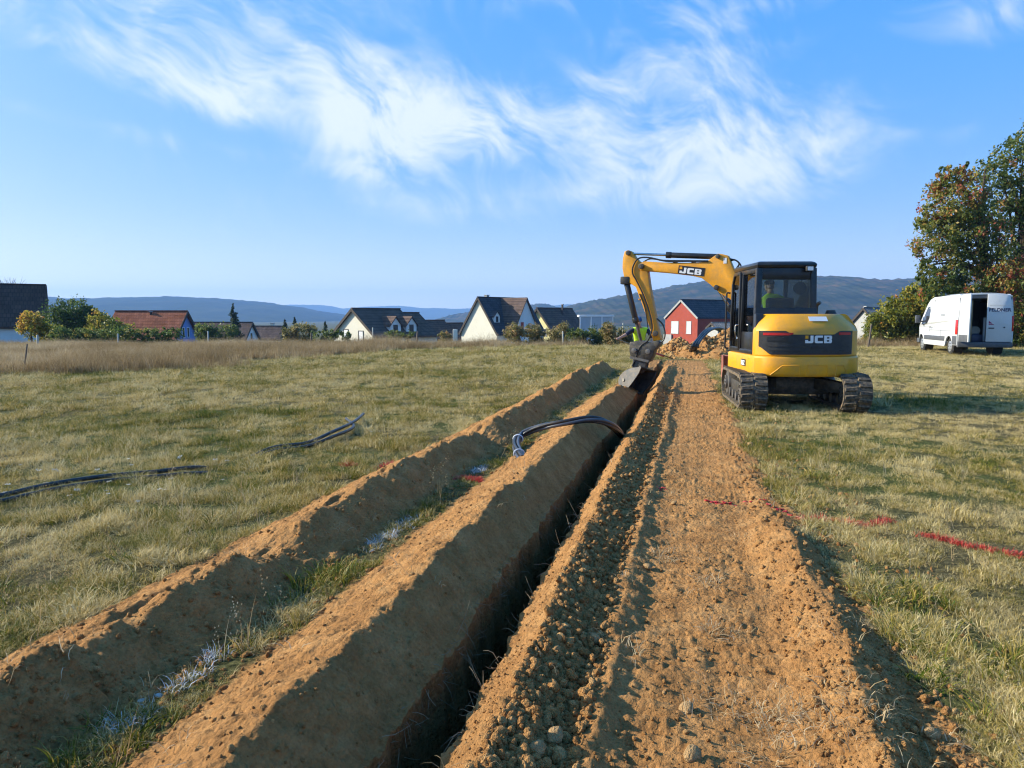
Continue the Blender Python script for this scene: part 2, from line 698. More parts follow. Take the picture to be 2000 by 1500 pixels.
def bank_heights(u):
    o = .235 * (1 + .24 * gnoise(u * .8, u * 0 + 1.5, 11) + .17 * gnoise(u * 2.3, u * 0, 12) + .06 * gnoise(u * 7, u * 0, 25))
    for c, wd, dp in ((8.35, .26, .55), (3.85, .32, .50), (2.45, .2, .35), (13.2, .5, .25), (17.5, .4, .35)):
        o = o * (1 - dp * np.exp(-((u - c) / wd) ** 2))
    o = o * (1 - sstep(20.2, 22.5, u)) * (1 + .35 * sstep(9, 16, u))
    m = .255 * (1 + .15 * gnoise(u * .9, u * 0 + 4.5, 13) + .11 * gnoise(u * 2.6, u * 0, 14) + .05 * gnoise(u * 7.5, u * 0, 26))
    m = m * (1 - .5 * sstep(13.9, 14.6, u)) * (1 - sstep(20, 24, u))
    r = .13 * (1 + .2 * gnoise(u * 1.1, u * 0 + 2.5, 15) + .14 * gnoise(u * 3.8, u * 0, 16)) * (1 - sstep(21, 25, u))
    return o, m, r


def z_soil(u, v0):
    """height of the worked strip; v0 already has the common wobble taken out"""
    v = v0
    o, m, r = bank_heights(u)
    k1 = .05 * gnoise(u * 1.4, u * 0 + 9, 17)
    k2 = .03 * gnoise(u * 1.7, u * 0 + 5, 18)
    z = o * ridge(v, -3.06 + k1, -2.47 + k1 * .7, -2.18 + k1 * .6)
    z = z + m * ridge(v, -1.90 + k2, -1.325 + k2, LIP_L - .005)
    k3 = .02 * gnoise(u * 2.2, u * 0 + 5, 19)
    z = z + r * ridge(v, LIP_R + .002, -.655 + k3, -.40 + k3)
    # the low shoulder pushed up by the tracks
    z = z + .034 * (1 - sstep(16, 20, u)) * (1 + .4 * gnoise(u * 1.6, u * 0 + 1, 20)) * ridge(v, -.46, -.325 + k3, -.245 + k3)
    rc = right_crest(u)
    z = z + (.115 * (1 + .5 * gnoise(u * 1.1, u * 0 + 6, 21)) * (1 - .8 * sstep(4.6, 6.2, u)) * (1 - sstep(20, 25, u))) * ridge(v, rc - .30, rc, rc + .22)
    inside = sstep(-.26, -.2, v) * (1 - sstep(.5, .62, v)) * (1 - sstep(22, 25, u))
    rung = (2 * np.abs(np.sin(math.pi * (u / .11 + .22 * gnoise(u * 2, v * 2, 22)))) ** .6 - 1) * (.45 + .55 * sstep(-.1, .35, gnoise(u * 1.1, v * 2.2, 23)))
    z = z + inside * (.012 * rung + .030 * np.clip(rung, 0, 1) * np.abs(gnoise(u * 9, v * 20, 27)) + .02 * gnoise(u * 1.3, v * 3, 24) - .02)
    return z


def soil_mask(u, v):
    """1 on bare soil, 0 on grass; ragged borders"""
    n = .055 * fbm(u, v, 2.6, 3, 30) + .02 * gnoise(u * 14, v * 14, 33)
    vv = v + n
    k1 = .05 * gnoise(u * 1.4, u * 0 + 9, 17)
    lo_end = 1 - sstep(20.8, 22.6, u + n * 6)
    a = sstep(-3.04 + k1, -2.96 + k1, vv) * (1 - sstep(-2.20, -2.10, vv)) * lo_end
    b = sstep(-1.93, -1.85, vv) * (1 - sstep(-.02, .06, v - right_edge(u) - n * 1.6)) * (1 - sstep(25.5, 28, u + n * 8))
    # past the bucket only the trench strip is turned over
    b = b * np.where(u > 14.8, sstep(-1.75, -1.5, vv), 1)
    return np.clip(a + b, 0, 1)


def lumps(u, v):
    a = np.abs(fbm(u, v, 7, 2, 50))
    b = np.abs(gnoise(u * 26, v * 26, 53))
    c = gnoise(u * 55, v * 55, 54)
    # scrapes running down the steep faces
    st = gnoise(u * 19, v * 3.5, 55) + .6 * gnoise(u * 43, v * 7, 56)
    steep = np.where(((v > -1.33) & (v < -1.0)) | ((v > -2.5) & (v < -2.1)), 1.0, 0.0)
    flat = 1 - .48 * sstep(-.25, -.15, v) * (1 - sstep(.35, .55, v))
    return flat * (.030 * (a - .25) + .016 * (b - .25) + .005 * c) + .015 * steep * st + .014 * (1 - flat) * 2 * (np.abs(gnoise(u * 31, v * 8, 57)) - .2) + np.where((v > -2.6) & (v < -2.05), .055, 0.0) * fbm(u, v, 2.4, 2, 58)


def z_all(x, y):
    x = np.asarray(x, float)
    y = np.asarray(y, float)
    u, v = xy_uv(x, y)
    v0 = v - wob(u)
    inr = sstep(27, 24, u) * 1.0
    z = z_base(x, y) * (1 - .7 * sstep(1.0, .0, np.abs(v + 1) - 2.6) * inr)
    z = z + z_soil(u, v0) * (u < 26)
    return z


def make_ground_material():
    m, nt, p, out = new_mat('ground_soil_and_thatch')
    L = nt.links.new
    tc = N(nt, 'ShaderNodeTexCoord')
    at_ = N(nt, 'ShaderNodeAttribute')
    at_.attribute_name = 'soil'
    pos = tc.outputs['Object']

    def noise(scale, det=6, rough=.6):
        n = N(nt, 'ShaderNodeTexNoise')
        n.inputs['Scale'].default_value = scale
        n.inputs['Detail'].default_value = det
        n.inputs['Roughness'].default_value = rough
        L(pos, n.inputs['Vector'])
        return n

    def ramp(src, stops):
        c = N(nt, 'ShaderNodeValToRGB')
        e = c.color_ramp.elements
        e[0].position, e[0].color = stops[0][0], (*stops[0][1], 1)
        e[1].position, e[1].color = stops[-1][0], (*stops[-1][1], 1)
        for q, col in stops[1:-1]:
            e.new(q).color = (*col, 1)
        L(src, c.inputs[0])
        return c.outputs[0]

    def mix(f, a, b, mode='MIX'):
        x = N(nt, 'ShaderNodeMix')
        x.data_type = 'RGBA'
        x.blend_type = mode
        for s, k in ((f, 'Factor'), (a, 'A'), (b, 'B')):
            if isinstance(s, (int, float)):
                x.inputs[k].default_value = s
            elif isinstance(s, tuple):
                x.inputs[k].default_value = (*s, 1)
            else:
                L(s, x.inputs[k])
        return x.outputs['Result']
    big = noise(.55, 4)
    mid = noise(5, 7, .65)
    fine = noise(55, 6, .7)
    vor = N(nt, 'ShaderNodeTexVoronoi')
    vor.inputs['Scale'].default_value = 70
    L(pos, vor.inputs['Vector'])
    soil = ramp(mid.outputs['Fac'], [(.30, (.285, .137, .048)), (.5, (.425, .215, .078)), (.70, (.54, .30, .120))])
    soil = mix(math_node(nt, 'MULTIPLY', sep_fac(nt, big.outputs['Fac'], .4, .65), .45), soil, (.41, .203, .073))
    soil = mix(.5, soil, ramp(fine.outputs['Fac'], [(.3, (.45, .45, .45)), (.5, (1, 1, 1)), (.7, (1.35, 1.3, 1.2))]), 'MULTIPLY')
    soil = mix(.35, soil, ramp(vor.outputs['Color'], [(0, (.7, .68, .66)), (1, (1.25, 1.22, 1.18))]), 'MULTIPLY')
    gp = noise(.35, 5)
    gf = noise(24, 8, .75)
    thatch = ramp(gf.outputs['Fac'], [(.34, (.030, .026, .012)), (.50, (.10, .082, .034)), (.64, (.24, .19, .085)), (.80, (.42, .34, .18))])
    green = ramp(gf.outputs['Fac'], [(.34, (.022, .028, .008)), (.52, (.07, .085, .020)), (.78, (.24, .23, .07))])
    th = mix(sep_fac(nt, gp.outputs['Fac'], .38, .62), thatch, green)
    shade_in = N(nt, 'ShaderNodeAttribute')
    shade_in.attribute_name = 'cut_shade'
    soil = mix(shade_in.outputs['Fac'], soil, mix(1.0, soil, (.6, .62, .64), 'MULTIPLY'))  # darker soil colour inside the trench, painting in the shade there
    col = mix(at_.outputs['Fac'], th, soil)
    L(col, p.inputs['Base Color'])
    p.inputs['Roughness'].default_value = .95
    p.inputs['Specular IOR Level'].default_value = .1
    h1 = noise(38, 8, .72)
    h2 = noise(130, 4, .6)
    vb = N(nt, 'ShaderNodeTexVoronoi')
    vb.inputs['Scale'].default_value = 48
    L(pos, vb.inputs['Vector'])
    hh = math_node(nt, 'ADD', math_node(nt, 'ADD', h1.outputs['Fac'], math_node(nt, 'MULTIPLY', h2.outputs['Fac'], .3)), math_node(nt, 'MULTIPLY', vb.outputs['Distance'], -.45))
    b = N(nt, 'ShaderNodeBump')
    b.inputs['Strength'].default_value = .9
    b.inputs['Distance'].default_value = .028
    L(hh, b.inputs['Height'])
    L(b.outputs[0], p.inputs['Normal'])
    return m


def sep_fac(nt, src, a, b):
    mr = N(nt, 'ShaderNodeMapRange')
    mr.interpolation_type = 'SMOOTHSTEP'
    nt.links.new(src, mr.inputs['Value'])
    mr.inputs['From Min'].default_value = a
    mr.inputs['From Max'].default_value = b
    return mr.outputs[0]


GROUND_MAT = make_ground_material()


def mesh_grid(name, P, soil, quads, mat, cut_shade=None):
    me = bpy.data.meshes.new(name)
    used = np.unique(quads)
    remap = np.zeros(len(P), dtype=np.int32)
    remap[used] = np.arange(len(used))
    q = remap[quads]
    me.vertices.add(len(used))
    me.vertices.foreach_set('co', P[used].astype(np.float32).ravel())
    me.loops.add(q.size)
    me.loops.foreach_set('vertex_index', q.ravel().astype(np.int32))
    me.polygons.add(len(q))
    me.polygons.foreach_set('loop_start', np.arange(0, q.size, 4, dtype=np.int32))
    me.polygons.foreach_set('use_smooth', np.ones(len(q), dtype=bool))
    me.update(calc_edges=True)
    if soil is not None:
        a = me.attributes.new('soil', 'FLOAT', 'POINT')
        a.data.foreach_set('value', soil[used].astype(np.float32))
    if cut_shade is not None:
        a = me.attributes.new('cut_shade', 'FLOAT', 'POINT')
        a.data.foreach_set('value', cut_shade[used].astype(np.float32))
    me.materials.append(mat)
    return link(name, me)


def build_patch():
    us = list(np.arange(-1.5, 1.5, .03))
    u = 1.5
    while u < 27:
        us.append(u)
        u += max(.0105, .0052 * u)
    us = np.array(us + [27.0])
    cols = []       # (v, kind, t) kind 0 surface, 1 left wall, 2 floor, 3 right wall

    def span(a, b, n, end=False):
        return list(np.linspace(a, b, n, endpoint=end))
    for v in span(-10, -3.25, 70): cols.append((v, 0, 0))
    for v in span(-3.25, -2.1, 105): cols.append((v, 0, 0))
    for v in span(-2.1, -1.95, 14): cols.append((v, 0, 0))
    for v in span(-1.95, LIP_L, 90, True): cols.append((v, 0, 0))
    for t in span(.035, 1, 20, True): cols.append((LIP_L, 1, t))
    for t in span(0, 1, 8)[1:]: cols.append((LIP_L + (LIP_R - LIP_L) * t, 2, t))
    for t in span(1, .035, 20, True): cols.append((LIP_R, 3, t))
    for v in span(LIP_R, -.42, 46): cols.append((v, 0, 0))
    for v in span(-.42, 1.1, 130): cols.append((v, 0, 0))
    for v in span(1.1, 7, 64, True): cols.append((v, 0, 0))
    vb = np.array([c[0] for c in cols])
    kd = np.array([c[1] for c in cols])
    tt = np.array([c[2] for c in cols])
    nu, nv = len(us), len(cols)
    U = np.repeat(us[:, None], nv, 1)
    V = np.repeat(vb[None, :], nu, 0)
    K = np.repeat(kd[None, :], nu, 0)
    T = np.repeat(tt[None, :], nu, 0)
    W = wob(U)
    # common wobble, fading out away from the works so that the border stays straight
    Wf = W * (1 - sstep(4, 6, np.abs(V + 1)))
    Va = V + Wf
    # ragged, crumbled lips
    jl = .022 * gnoise(U * 4.3, U * 0 + .3, 64) + .014 * gnoise(U * 13, U * 0 + 1.3, 65)
    jr = .020 * gnoise(U * 4.9, U * 0 + 5.3, 66) + .014 * gnoise(U * 12, U * 0 + 6.3, 67)
    Va = Va + jl * np.exp(-np.abs(V - LIP_L) / .06) * (K != 3) * (K != 2) + jr * np.exp(-np.abs(V - LIP_R) / .05) * (K != 1) * (K != 2)
    X, Y = uv_xy(U, Va)
    S = soil_mask(U, V)
    zb = z_base(X, Y) * (1 - .7 * sstep(1.0, .0, np.abs(V + 1) - 2.6) * sstep(27, 24, U))
    Z = zb + z_soil(U, V) + S * lumps(U, Va) * np.where((V > -.7) & (V < -.4), 1.5, 1)
    # trench: vertical cut walls with spade marks
    depth = .78 * (1 - sstep(U_END - .7, U_END, U)) + .02
    wallrough = .022 * gnoise(U * 9, T * 2.2, 60) + .010 * gnoise(U * 28, T * 9, 61) + .02 * gnoise(U * 2.2, T, 62)
    lipz = zb
    isL, isF, isR = K == 1, K == 2, K == 3
    Va = np.where(isL, Va + wallrough * np.minimum(T * 6, 1) + .03 * T, Va)
    Va = np.where(isR, Va - wallrough * np.minimum(T * 6, 1) - .03 * T, Va)
    Va = np.where(isF, LIP_L + Wf + .035 + (LIP_R - LIP_L - .07) * T, Va)
    Z = np.where(isL | isR, lipz - depth * T, Z)
    Z = np.where(isF, lipz - depth - .03 + .03 * fbm(U, Va, 4, 2, 63), Z)
    S = np.where(K > 0, 1, S)
    X, Y = uv_xy(U, Va)
    P = np.stack([X, Y, Z], -1).reshape(-1, 3)
    I = np.arange(nu * nv).reshape(nu, nv)
    q = np.stack([I[:-1, :-1], I[:-1, 1:], I[1:, 1:], I[1:, :-1]], -1)
    q = q[:, :, ::1]
    kface = np.maximum(kd[:-1], kd[1:])
    vface = (vb[:-1] + vb[1:]) / 2
    uface = (us[:-1] + us[1:]) / 2
    lab = np.zeros((nu - 1, nv - 1), int)
    vf = np.repeat(vface[None], nu - 1, 0)
    uf = np.repeat(uface[:, None], nv - 1, 1)
    lab[(vf > -3.12) & (vf < -2.12) & (uf < 22.6)] = 1
    lab[(vf > -1.93) & (vf < LIP_L)] = 2
    lab[(vf > LIP_R) & (vf < -.41)] = 3
    lab[(vf > -.41) & (vf < 1.0)] = 4
    lab[np.repeat((kface > 0)[None], nu - 1, 0)] = 5
    s = S.reshape(-1)
    # shade of the deep cut, painted into the soil colour, stronger downwards
    cut_shade = np.where(K == 2, 1.0, np.where((K == 1) | (K == 3), np.clip(.35 + T * 3, 0, 1), 0)).reshape(-1)
    names = ['ground', 'soil_bank', 'soil_bank', 'soil_bank', 'dirt_track', 'trench']
    labs = ['dry mown grass field around the trench', 'long outer bank of loose brown soil left of the grass strip', 'middle bank of loose brown soil along the left lip of the trench',
            'low ridge of sunlit soil along the right lip of the trench', 'churned dirt track with caterpillar prints right of the trench', 'deep narrow trench cut straight through the soil']
    for k in range(6):
        sel = q[lab == k]
        # counter-clockwise seen from above
        sel = sel[:, [0, 1, 2, 3]]
        o = mesh_grid(names[k], P, s, sel, GROUND_MAT, cut_shade)
        tag(o, labs[k], kind='structure')


def build_outer():
    """the rest of the field and the valley floor, out past the hills"""
    nr, na = 150, 300
    rr = np.concatenate([[0.0], np.geomspace(2.0, 7900, nr)])
    aa = np.linspace(0, 2 * math.pi, na, endpoint=False)
    Rg, Ag = np.meshgrid(rr, aa, indexing='ij')
    X = Rg * np.sin(Ag)
    Y = Rg * np.cos(Ag)
    Z = z_base(X, Y)
    u, v = xy_uv(X, Y)
    inside = (u > -1.5) & (u < 27) & (v > -10) & (v < 7)
    Z = Z - .05 * inside
    deep = (u > -.9) & (u < 26.0) & (v > -9.2) & (v < 6.2)
    P = np.stack([X, Y, Z], -1).reshape(-1, 3)
    I = np.arange(len(rr) * na).reshape(len(rr), na)
    J = np.roll(I, -1, 1)
    q = np.stack([I[:-1], I[1:], J[1:], J[:-1]], -1).reshape(-1, 4)
    dp = deep.reshape(-1)
    keep = ~dp[q].all(1)
    q = q[keep]
    s = np.zeros(len(P))
    q = q[:, ::-1]
    o = mesh_grid('field', P, s, q, GROUND_MAT)
    tag(o, 'wide dry meadow stretching back to the houses', kind='structure')


build_patch()
build_outer()


# ------------------------------------------------------------------ hills behind the village
def forest_mat(name, c1, c2, c3, scale):
    m, nt, p, out = new_mat(name)
    L = nt.links.new
    tc = N(nt, 'ShaderNodeTexCoord')
    n = N(nt, 'ShaderNodeTexNoise')
    n.inputs['Scale'].default_value = scale
    n.inputs['Detail'].default_value = 9
    n.inputs['Roughness'].default_value = .68
    L(tc.outputs['Object'], n.inputs['Vector'])
    cr = N(nt, 'ShaderNodeValToRGB')
    e = cr.color_ramp.elements
    e[0].position, e[0].color = .34, (*c1, 1)
    e[1].position, e[1].color = .68, (*c3, 1)
    e.new(.5).color = (*c2, 1)
    L(n.outputs['Fac'], cr.inputs[0])
    L(cr.outputs[0], p.inputs['Base Color'])
    p.inputs['Roughness'].default_value = 1
    p.inputs['Specular IOR Level'].default_value = 0
    return m


def hill(name, label, pts, D, depth, mat, tree=4.0, seed=0, cols=420, rows=46, rough=.06):
    pts = sorted(pts)
    xs = np.array([p[0] for p in pts], float)
    ys = np.array([p[1] for p in pts], float)
    px = np.linspace(xs[0], xs[-1], cols)
    py = np.interp(px, xs, ys)
    k = np.ones(9) / 9
    py = np.convolve(np.pad(py, 4, 'edge'), k, 'valid')
    zr = np.array([at(a, b, D).z for a, b in zip(px, py)])
    zr = zr + tree * .5 * np.array([random.Random(seed * 999 + i).random() for i in range(cols)]) + .012 * D * .15 * gnoise(px * .02, px * 0, seed + 3)
    t = np.linspace(-1, 1, rows)
    T, PX = np.meshgrid(t, px, indexing='ij')
    prof = np.where(T < 0, np.cos(T * math.pi / 2) ** 1.15, np.cos(T * math.pi / 2) ** 1.2)
    Yd = D + T * depth
    X = (PX - 1000) / FPX * D * (1 + 0 * T) * (.94 + .06 * (Yd / D))
    base = -22
    Z = base + (zr[None] - base) * prof
    amp = (zr[None] - base) * rough * 4 * prof * (1 - prof) ** .5
    Z = Z + amp * fbm(X, Yd, 3.2 / depth, 4, seed, .55) + tree * np.abs(fbm(X, Yd, 1 / 22.0, 3, seed + 9)) * prof
    P = np.stack([X, Yd, Z], -1).reshape(-1, 3)
    I = np.arange(rows * cols).reshape(rows, cols)
    q = np.stack([I[:-1, :-1], I[:-1, 1:], I[1:, 1:], I[1:, :-1]], -1).reshape(-1, 4)
    o = mesh_grid(name, P, None, q, mat)
    tag(o, label, kind='structure')
    return o


F1 = forest_mat('forest_near', (.012, .022, .010), (.038, .044, .018), (.12, .075, .034), .016)
F2 = forest_mat('forest_far', (.02, .03, .014), (.035, .045, .02), (.06, .065, .03), .008)
hill('hill', 'broad wooded hill behind the excavator on the right', [(980, 655), (1040, 630), (1094, 604), (1141, 593), (1173, 587), (1229, 578), (1300, 564), (1380, 551), (1430, 546), (1500, 547), (1590, 553), (1680, 555), (1750, 550), (1800, 546), (2000, 540), (2300, 548), (2700, 590)], 2200, 1100, F1, 7, 1, 560, 70)
hill('hill', 'dark wooded hill behind the white gabled houses', [(740, 655), (800, 640), (860, 625), (905, 614), (960, 603), (1031, 597), (1050, 595), (1088, 602), (1130, 612), (1220, 640), (1300, 660)], 2900, 900, F1, 6, 2, 300, 40)
hill('hill', 'long flat blue ridge on the left behind the tiled roof', [(-700, 600), (-300, 582), (0, 577), (83, 580), (170, 587), (240, 583), (300, 582), (400, 584), (460, 586), (520, 592), (575, 602), (640, 612), (700, 625), (760, 640), (830, 660)], 3300, 1200, F2, 5, 3, 420, 44)
hill('hill', 'pale distant mountains between the two wooded ridges', [(300, 640), (420, 615), (500, 603), (575, 597), (622, 595), (670, 602), (697, 602), (750, 598), (800, 599), (860, 603), (900, 603), (960, 606), (1030, 604), (1088, 597), (1113, 593), (1140, 598), (1220, 610), (1400, 650)], 7000, 1300, F2, 3, 4, 300, 30)


def build_haze():
    mb = MB()
    mb.box2((-8000, -8000, -60), (8000, 9000, 330))
    m = bpy.data.materials.new('pale_air')
    m.use_nodes = True
    nt = m.node_tree
    nt.nodes.clear()
    out = N(nt, 'ShaderNodeOutputMaterial')
    v = N(nt, 'ShaderNodeVolumePrincipled')
    v.inputs["Color"].default_value = (.29, .53, 1.0, 1)
    v.inputs['Density'].default_value = HAZE
    v.inputs['Anisotropy'].default_value = 0.1
    nt.links.new(v.outputs[0], out.inputs['Volume'])
    o = mb.build('haze', m)
    tag(o, 'thin blue air between the field and the distant hills', 'haze', kind='stuff')


HAZE = 1.75e-4
build_haze()

# ------------------------------------------------------------------ houses of the village
P_CREAM = solid('cream_render', (.72, .68, .56), .9, var=.05, scale=.8, bump=.01, bscale=20, spec=.2)
P_WHITE = solid('white_render', (.74, .74, .72), .9, var=.05, scale=.8, bump=.01, bscale=20, spec=.2)
P_YELLOW = solid('yellow_render', (.72, .66, .34), .9, var=.06, scale=.8, spec=.2)
P_BLUE = solid('blue_render', (.16, .27, .58), .9, var=.08, scale=.8, spec=.2)
P_RED = solid('brick_red_render', (.33, .070, .048), .9, var=.10, scale=1.2, bump=.01, bscale=30, spec=.2)
P_ORANGE = solid('orange_render', (.62, .27, .04), .9, var=.06, scale=.8, spec=.2)
P_GREY = solid('grey_concrete', (.36, .36, .35), .9, var=.12, scale=1.5, spec=.2)
P_DARKWOOD = solid('dark_brown_trim', (.045, .033, .026), .8, var=.2, scale=4)
P_TRIMWHITE = solid('white_trim', (.75, .76, .78), .6, var=.04, scale=3)
P_SHUTTER = solid('white_shutter', (.78, .78, .77), .6, var=.04, scale=3)
P_GLASSDARK = solid('window_pane', (.03, .035, .045), .08, var=.1, scale=2, spec=.8)
P_GLASSBLUE = solid('pale_pane', (.32, .40, .48), .12, var=.1, scale=1.0, spec=.8)
R_DARK = tiles('anthracite_tiles', (.06, .062, .072), (.082, .084, .094))
R_BROWN = tiles('brown_tiles', (.12, .082, .066), (.16, .11, .088))
R_BARN = tiles('barn_tiles', (.07, .045, .036), (.10, .06, .048), 2.2, 3)
R_RED = tiles('red_clay_tiles', (.25, .085, .045), (.36, .13, .07), 2.6, 3.2)
R_GREY = tiles('grey_tiles', (.14, .145, .15), (.19, .19, .19))


def gable_house(name, label, group, apex, az, L, W, rise, wall_h, wall, roof, near_over=.35, eave_over=.4, trim=P_DARKWOOD,
                near_openings=(), front_openings=(), chimneys=(), dormers=(), wall2=None):
    """apex: near end of the ridge. az: compass direction the ridge runs away from it. Local x runs along the ridge,
    local y to the left of it; near_openings (y, z, w, h, material) sit on the near gable, front_openings (x, z, w, h, material) on the right-hand wall."""
    th = math.pi / 2 - R(az)
    root = empty(name, (apex.x, apex.y, apex.z - rise - wall_h), th)
    zt, ze = wall_h + rise, wall_h
    h = W / 2
    mb = MB()
    poly = [(-h, 0), (h, 0), (h, ze), (0, zt), (-h, ze)]
    mb.prism(poly, lambda a, b: (0, a, b), (1, 0, 0), 0, L)
    mb.build('wall', wall, root)
    sl = rise / h
    tk = .22
    rf = MB()
    ov = eave_over
    for s in (-1, 1):
        p = [(0, zt + .02), (s * (h + ov), ze - sl * ov + .02), (s * (h + ov), ze - sl * ov + .02 + tk), (0, zt + .02 + tk)]
        rf.prism(p, lambda a, b: (0, a, b), (1, 0, 0), -near_over, L + near_over)
    ro = rf.build('roof', roof, root)
    # ridge cap and barge boards
    rc = MB()
    rc.bar((-near_over - .02, 0, zt + tk + .03), (L + near_over + .02, 0, zt + tk + .03), .28, .14)
    rc.build('ridge_cap', roof, ro)
    for s in (-1, 1):
        bb = MB()
        bb.bar((-near_over - .05, 0, zt + .08), (-near_over - .05, s * (h + ov), ze - sl * ov + .08), .07, .3)
        bb.build('barge_board', trim, ro)

    def opening(c, n, w, hh, mat, ax):
        fr = MB()
        t = .07
        # reveal frame round the pane
        if ax == 'x':
            y, z = c
            fr.box((-.02, y, z + hh / 2 + t / 2), (.08, w + 2 * t, t)).box((-.02, y, z - hh / 2 - t / 2), (.14, w + 2 * t + .1, t))
            fr.box((-.02, y - w / 2 - t / 2, z), (.08, t, hh)).box((-.02, y + w / 2 + t / 2, z), (.08, t, hh))
            pn = MB().box((-.008, y, z), (.03, w, hh))
        else:
            x, z = c
            Y = -h
            fr.box((x, Y - .02, z + hh / 2 + t / 2), (w + 2 * t, .08, t)).box((x, Y - .02, z - hh / 2 - t / 2), (w + 2 * t + .1, .14, t))
            fr.box((x - w / 2 - t / 2, Y - .02, z), (t, .08, hh)).box((x + w / 2 + t / 2, Y - .02, z), (t, .08, hh))
            pn = MB().box((x, Y - .008, z), (w, .03, hh))
        wo = pn.build('window', mat, root)
        fr.build('window_frame', P_TRIMWHITE if mat is P_GLASSDARK else trim, wo)
    for (y, z, w, hh, mat) in near_openings:
        opening((y, z), None, w, hh, mat, 'x')
    for (x, z, w, hh, mat) in front_openings:
        opening((x, z), None, w, hh, mat, 'y')
    for (x, y, w, hh, mat) in chimneys:
        zc = zt - abs(y) * sl
        c = MB()
        c.box2((x - w / 2, y - w / 2, zc - .6), (x + w / 2, y + w / 2, zc + hh))
        co = c.build('chimney', mat, ro)
        MB().box((x, y, zc + hh + .06), (w + .15, w + .15, .1)).build('chimney_cap', P_GREY, co)
    for (x, w, zb, hh, wmat) in dormers:
        # small gabled dormer on the right-hand slope: front face at the wall plane
        yb = -(zt - zb) / sl - .05
        rise_d = w * .55
        d = MB()
        pl = [(-w / 2, 0), (w / 2, 0), (w / 2, hh), (0, hh + rise_d), (-w / 2, hh)]
        d.prism(pl, lambda a, b: (x + a, yb, zb + b), (0, 1, 0), 0, (hh + rise_d) / sl)
        do = d.build('dormer', wmat, root)
        r2 = MB()
        for s in (-1, 1):
            q = [(0, hh + rise_d + .02), (s * (w / 2 + .2), hh - .2 * 1.1 + .02), (s * (w / 2 + .2), hh - .2 * 1.1 + .16), (0, hh + rise_d + .16)]
            r2.prism(q, lambda a, b: (x + a, yb, zb + b), (0, 1, 0), -.2, (hh + rise_d) / sl + .05)
        r2.build('dormer_roof', roof, do)
        MB().box((x, yb - .012, zb + hh * .62), (w * .42, .03, hh * .85)).build('dormer_window', P_GLASSDARK, do)
    tag(root, label, 'house', group)
    return root


V = 'houses of the village behind the field'
# barn-like house at the left edge: its long roof slope faces the camera
a = at(84, 561, 82)
gable_house('barn_house', 'big dark tiled roof over a white wall at the left edge of the view', V, Vector((a.x, a.y, 5.0)), 238, 18, 10, 4.35, 3.2, P_WHITE, R_BARN, .3, .35,
            front_openings=(), chimneys=())
a = at(361, 611, 92)
hb = gable_house('tiled_house', 'house with a red clay tile roof and a bright blue gable', V, a, 272, 8.7, 6.4, 3.25, 3.2, P_BLUE, R_RED, .35, .35, near_openings=((-.62, 3.95, .5, 1.15, P_GLASSDARK), (.62, 3.95, .5, 1.15, P_GLASSDARK)), chimneys=((4.2, .4, .2, .5, P_DARKWOOD),))
a = at(490, 632, 120)
gable_house('low_house', 'low dark roofed house with a small pale gable by the spruce', V, a, 272, 9.5, 6.0, 2.6, 2.8, P_WHITE, R_BROWN, .3, .3, near_openings=((0, 3.3, .8, 1.0, P_GLASSDARK),))
a = at(554, 639, 140)
gable_house('low_house', 'dark roof with a square chimney right of the spruce', V, a, 271, 5.6, 6, 2.3, 2.8, P_WHITE, R_BROWN, .3, .3, chimneys=((2.3, -.3, .6, .9, P_CREAM),))
a = at(690, 606, 85)
gable_house('gabled_house', 'pale gabled house with a long brown roof and two white dormers', V, a, 38, 7.2, 7.6, 3.0, 3.0, P_CREAM, R_BROWN, .25, .35,
            near_openings=((1.4, 3.2, .75, 1.0, P_SHUTTER), (-1.3, 2.9, .75, 1.3, P_SHUTTER)), dormers=((3.4, 1.7, 3.25, 1.0, P_WHITE), (6.0, 1.7, 3.25, 1.0, P_WHITE)))
b = at(775, 618, 92)
gable_house('gabled_house', 'lower brown roofed wing at the far end of the pale gabled house', V, Vector((a.x + 7.5 * math.sin(R(38)), a.y + 7.5 * math.cos(R(38)), a.z - .45)), 38, 3.2, 6.6, 2.6, 2.9, P_CREAM, R_BROWN, .05, .35)
a = at(815, 628, 118)
gable_house('gabled_house', 'small pale gabled house with a brown roof left of the big white one', V, a, 45, 5.5, 6.4, 2.9, 2.6, P_CREAM, R_BROWN, .25, .3)
b = Vector((a.x + 5.8 * math.sin(R(45)), a.y + 5.8 * math.cos(R(45)), a.z - .5))
gable_house('gabled_house', 'stepped down brown roof beside the small pale gabled house', V, b, 45, 4.0, 6.0, 2.6, 2.6, P_CREAM, R_BROWN, .05, .3)
a = at(935, 583, 110)
big = gable_house('big_white_house', 'large white house with a steep black roof and a cross gable', V, a, 40, 11.5, 7.4, 5.2, 4.6, P_CREAM, R_DARK, .25, .3,
                  near_openings=((-.3, 2.6, .8, .55, P_GLASSDARK),), chimneys=((2.2, .35, .55, 1.0, P_GREY),), dormers=())
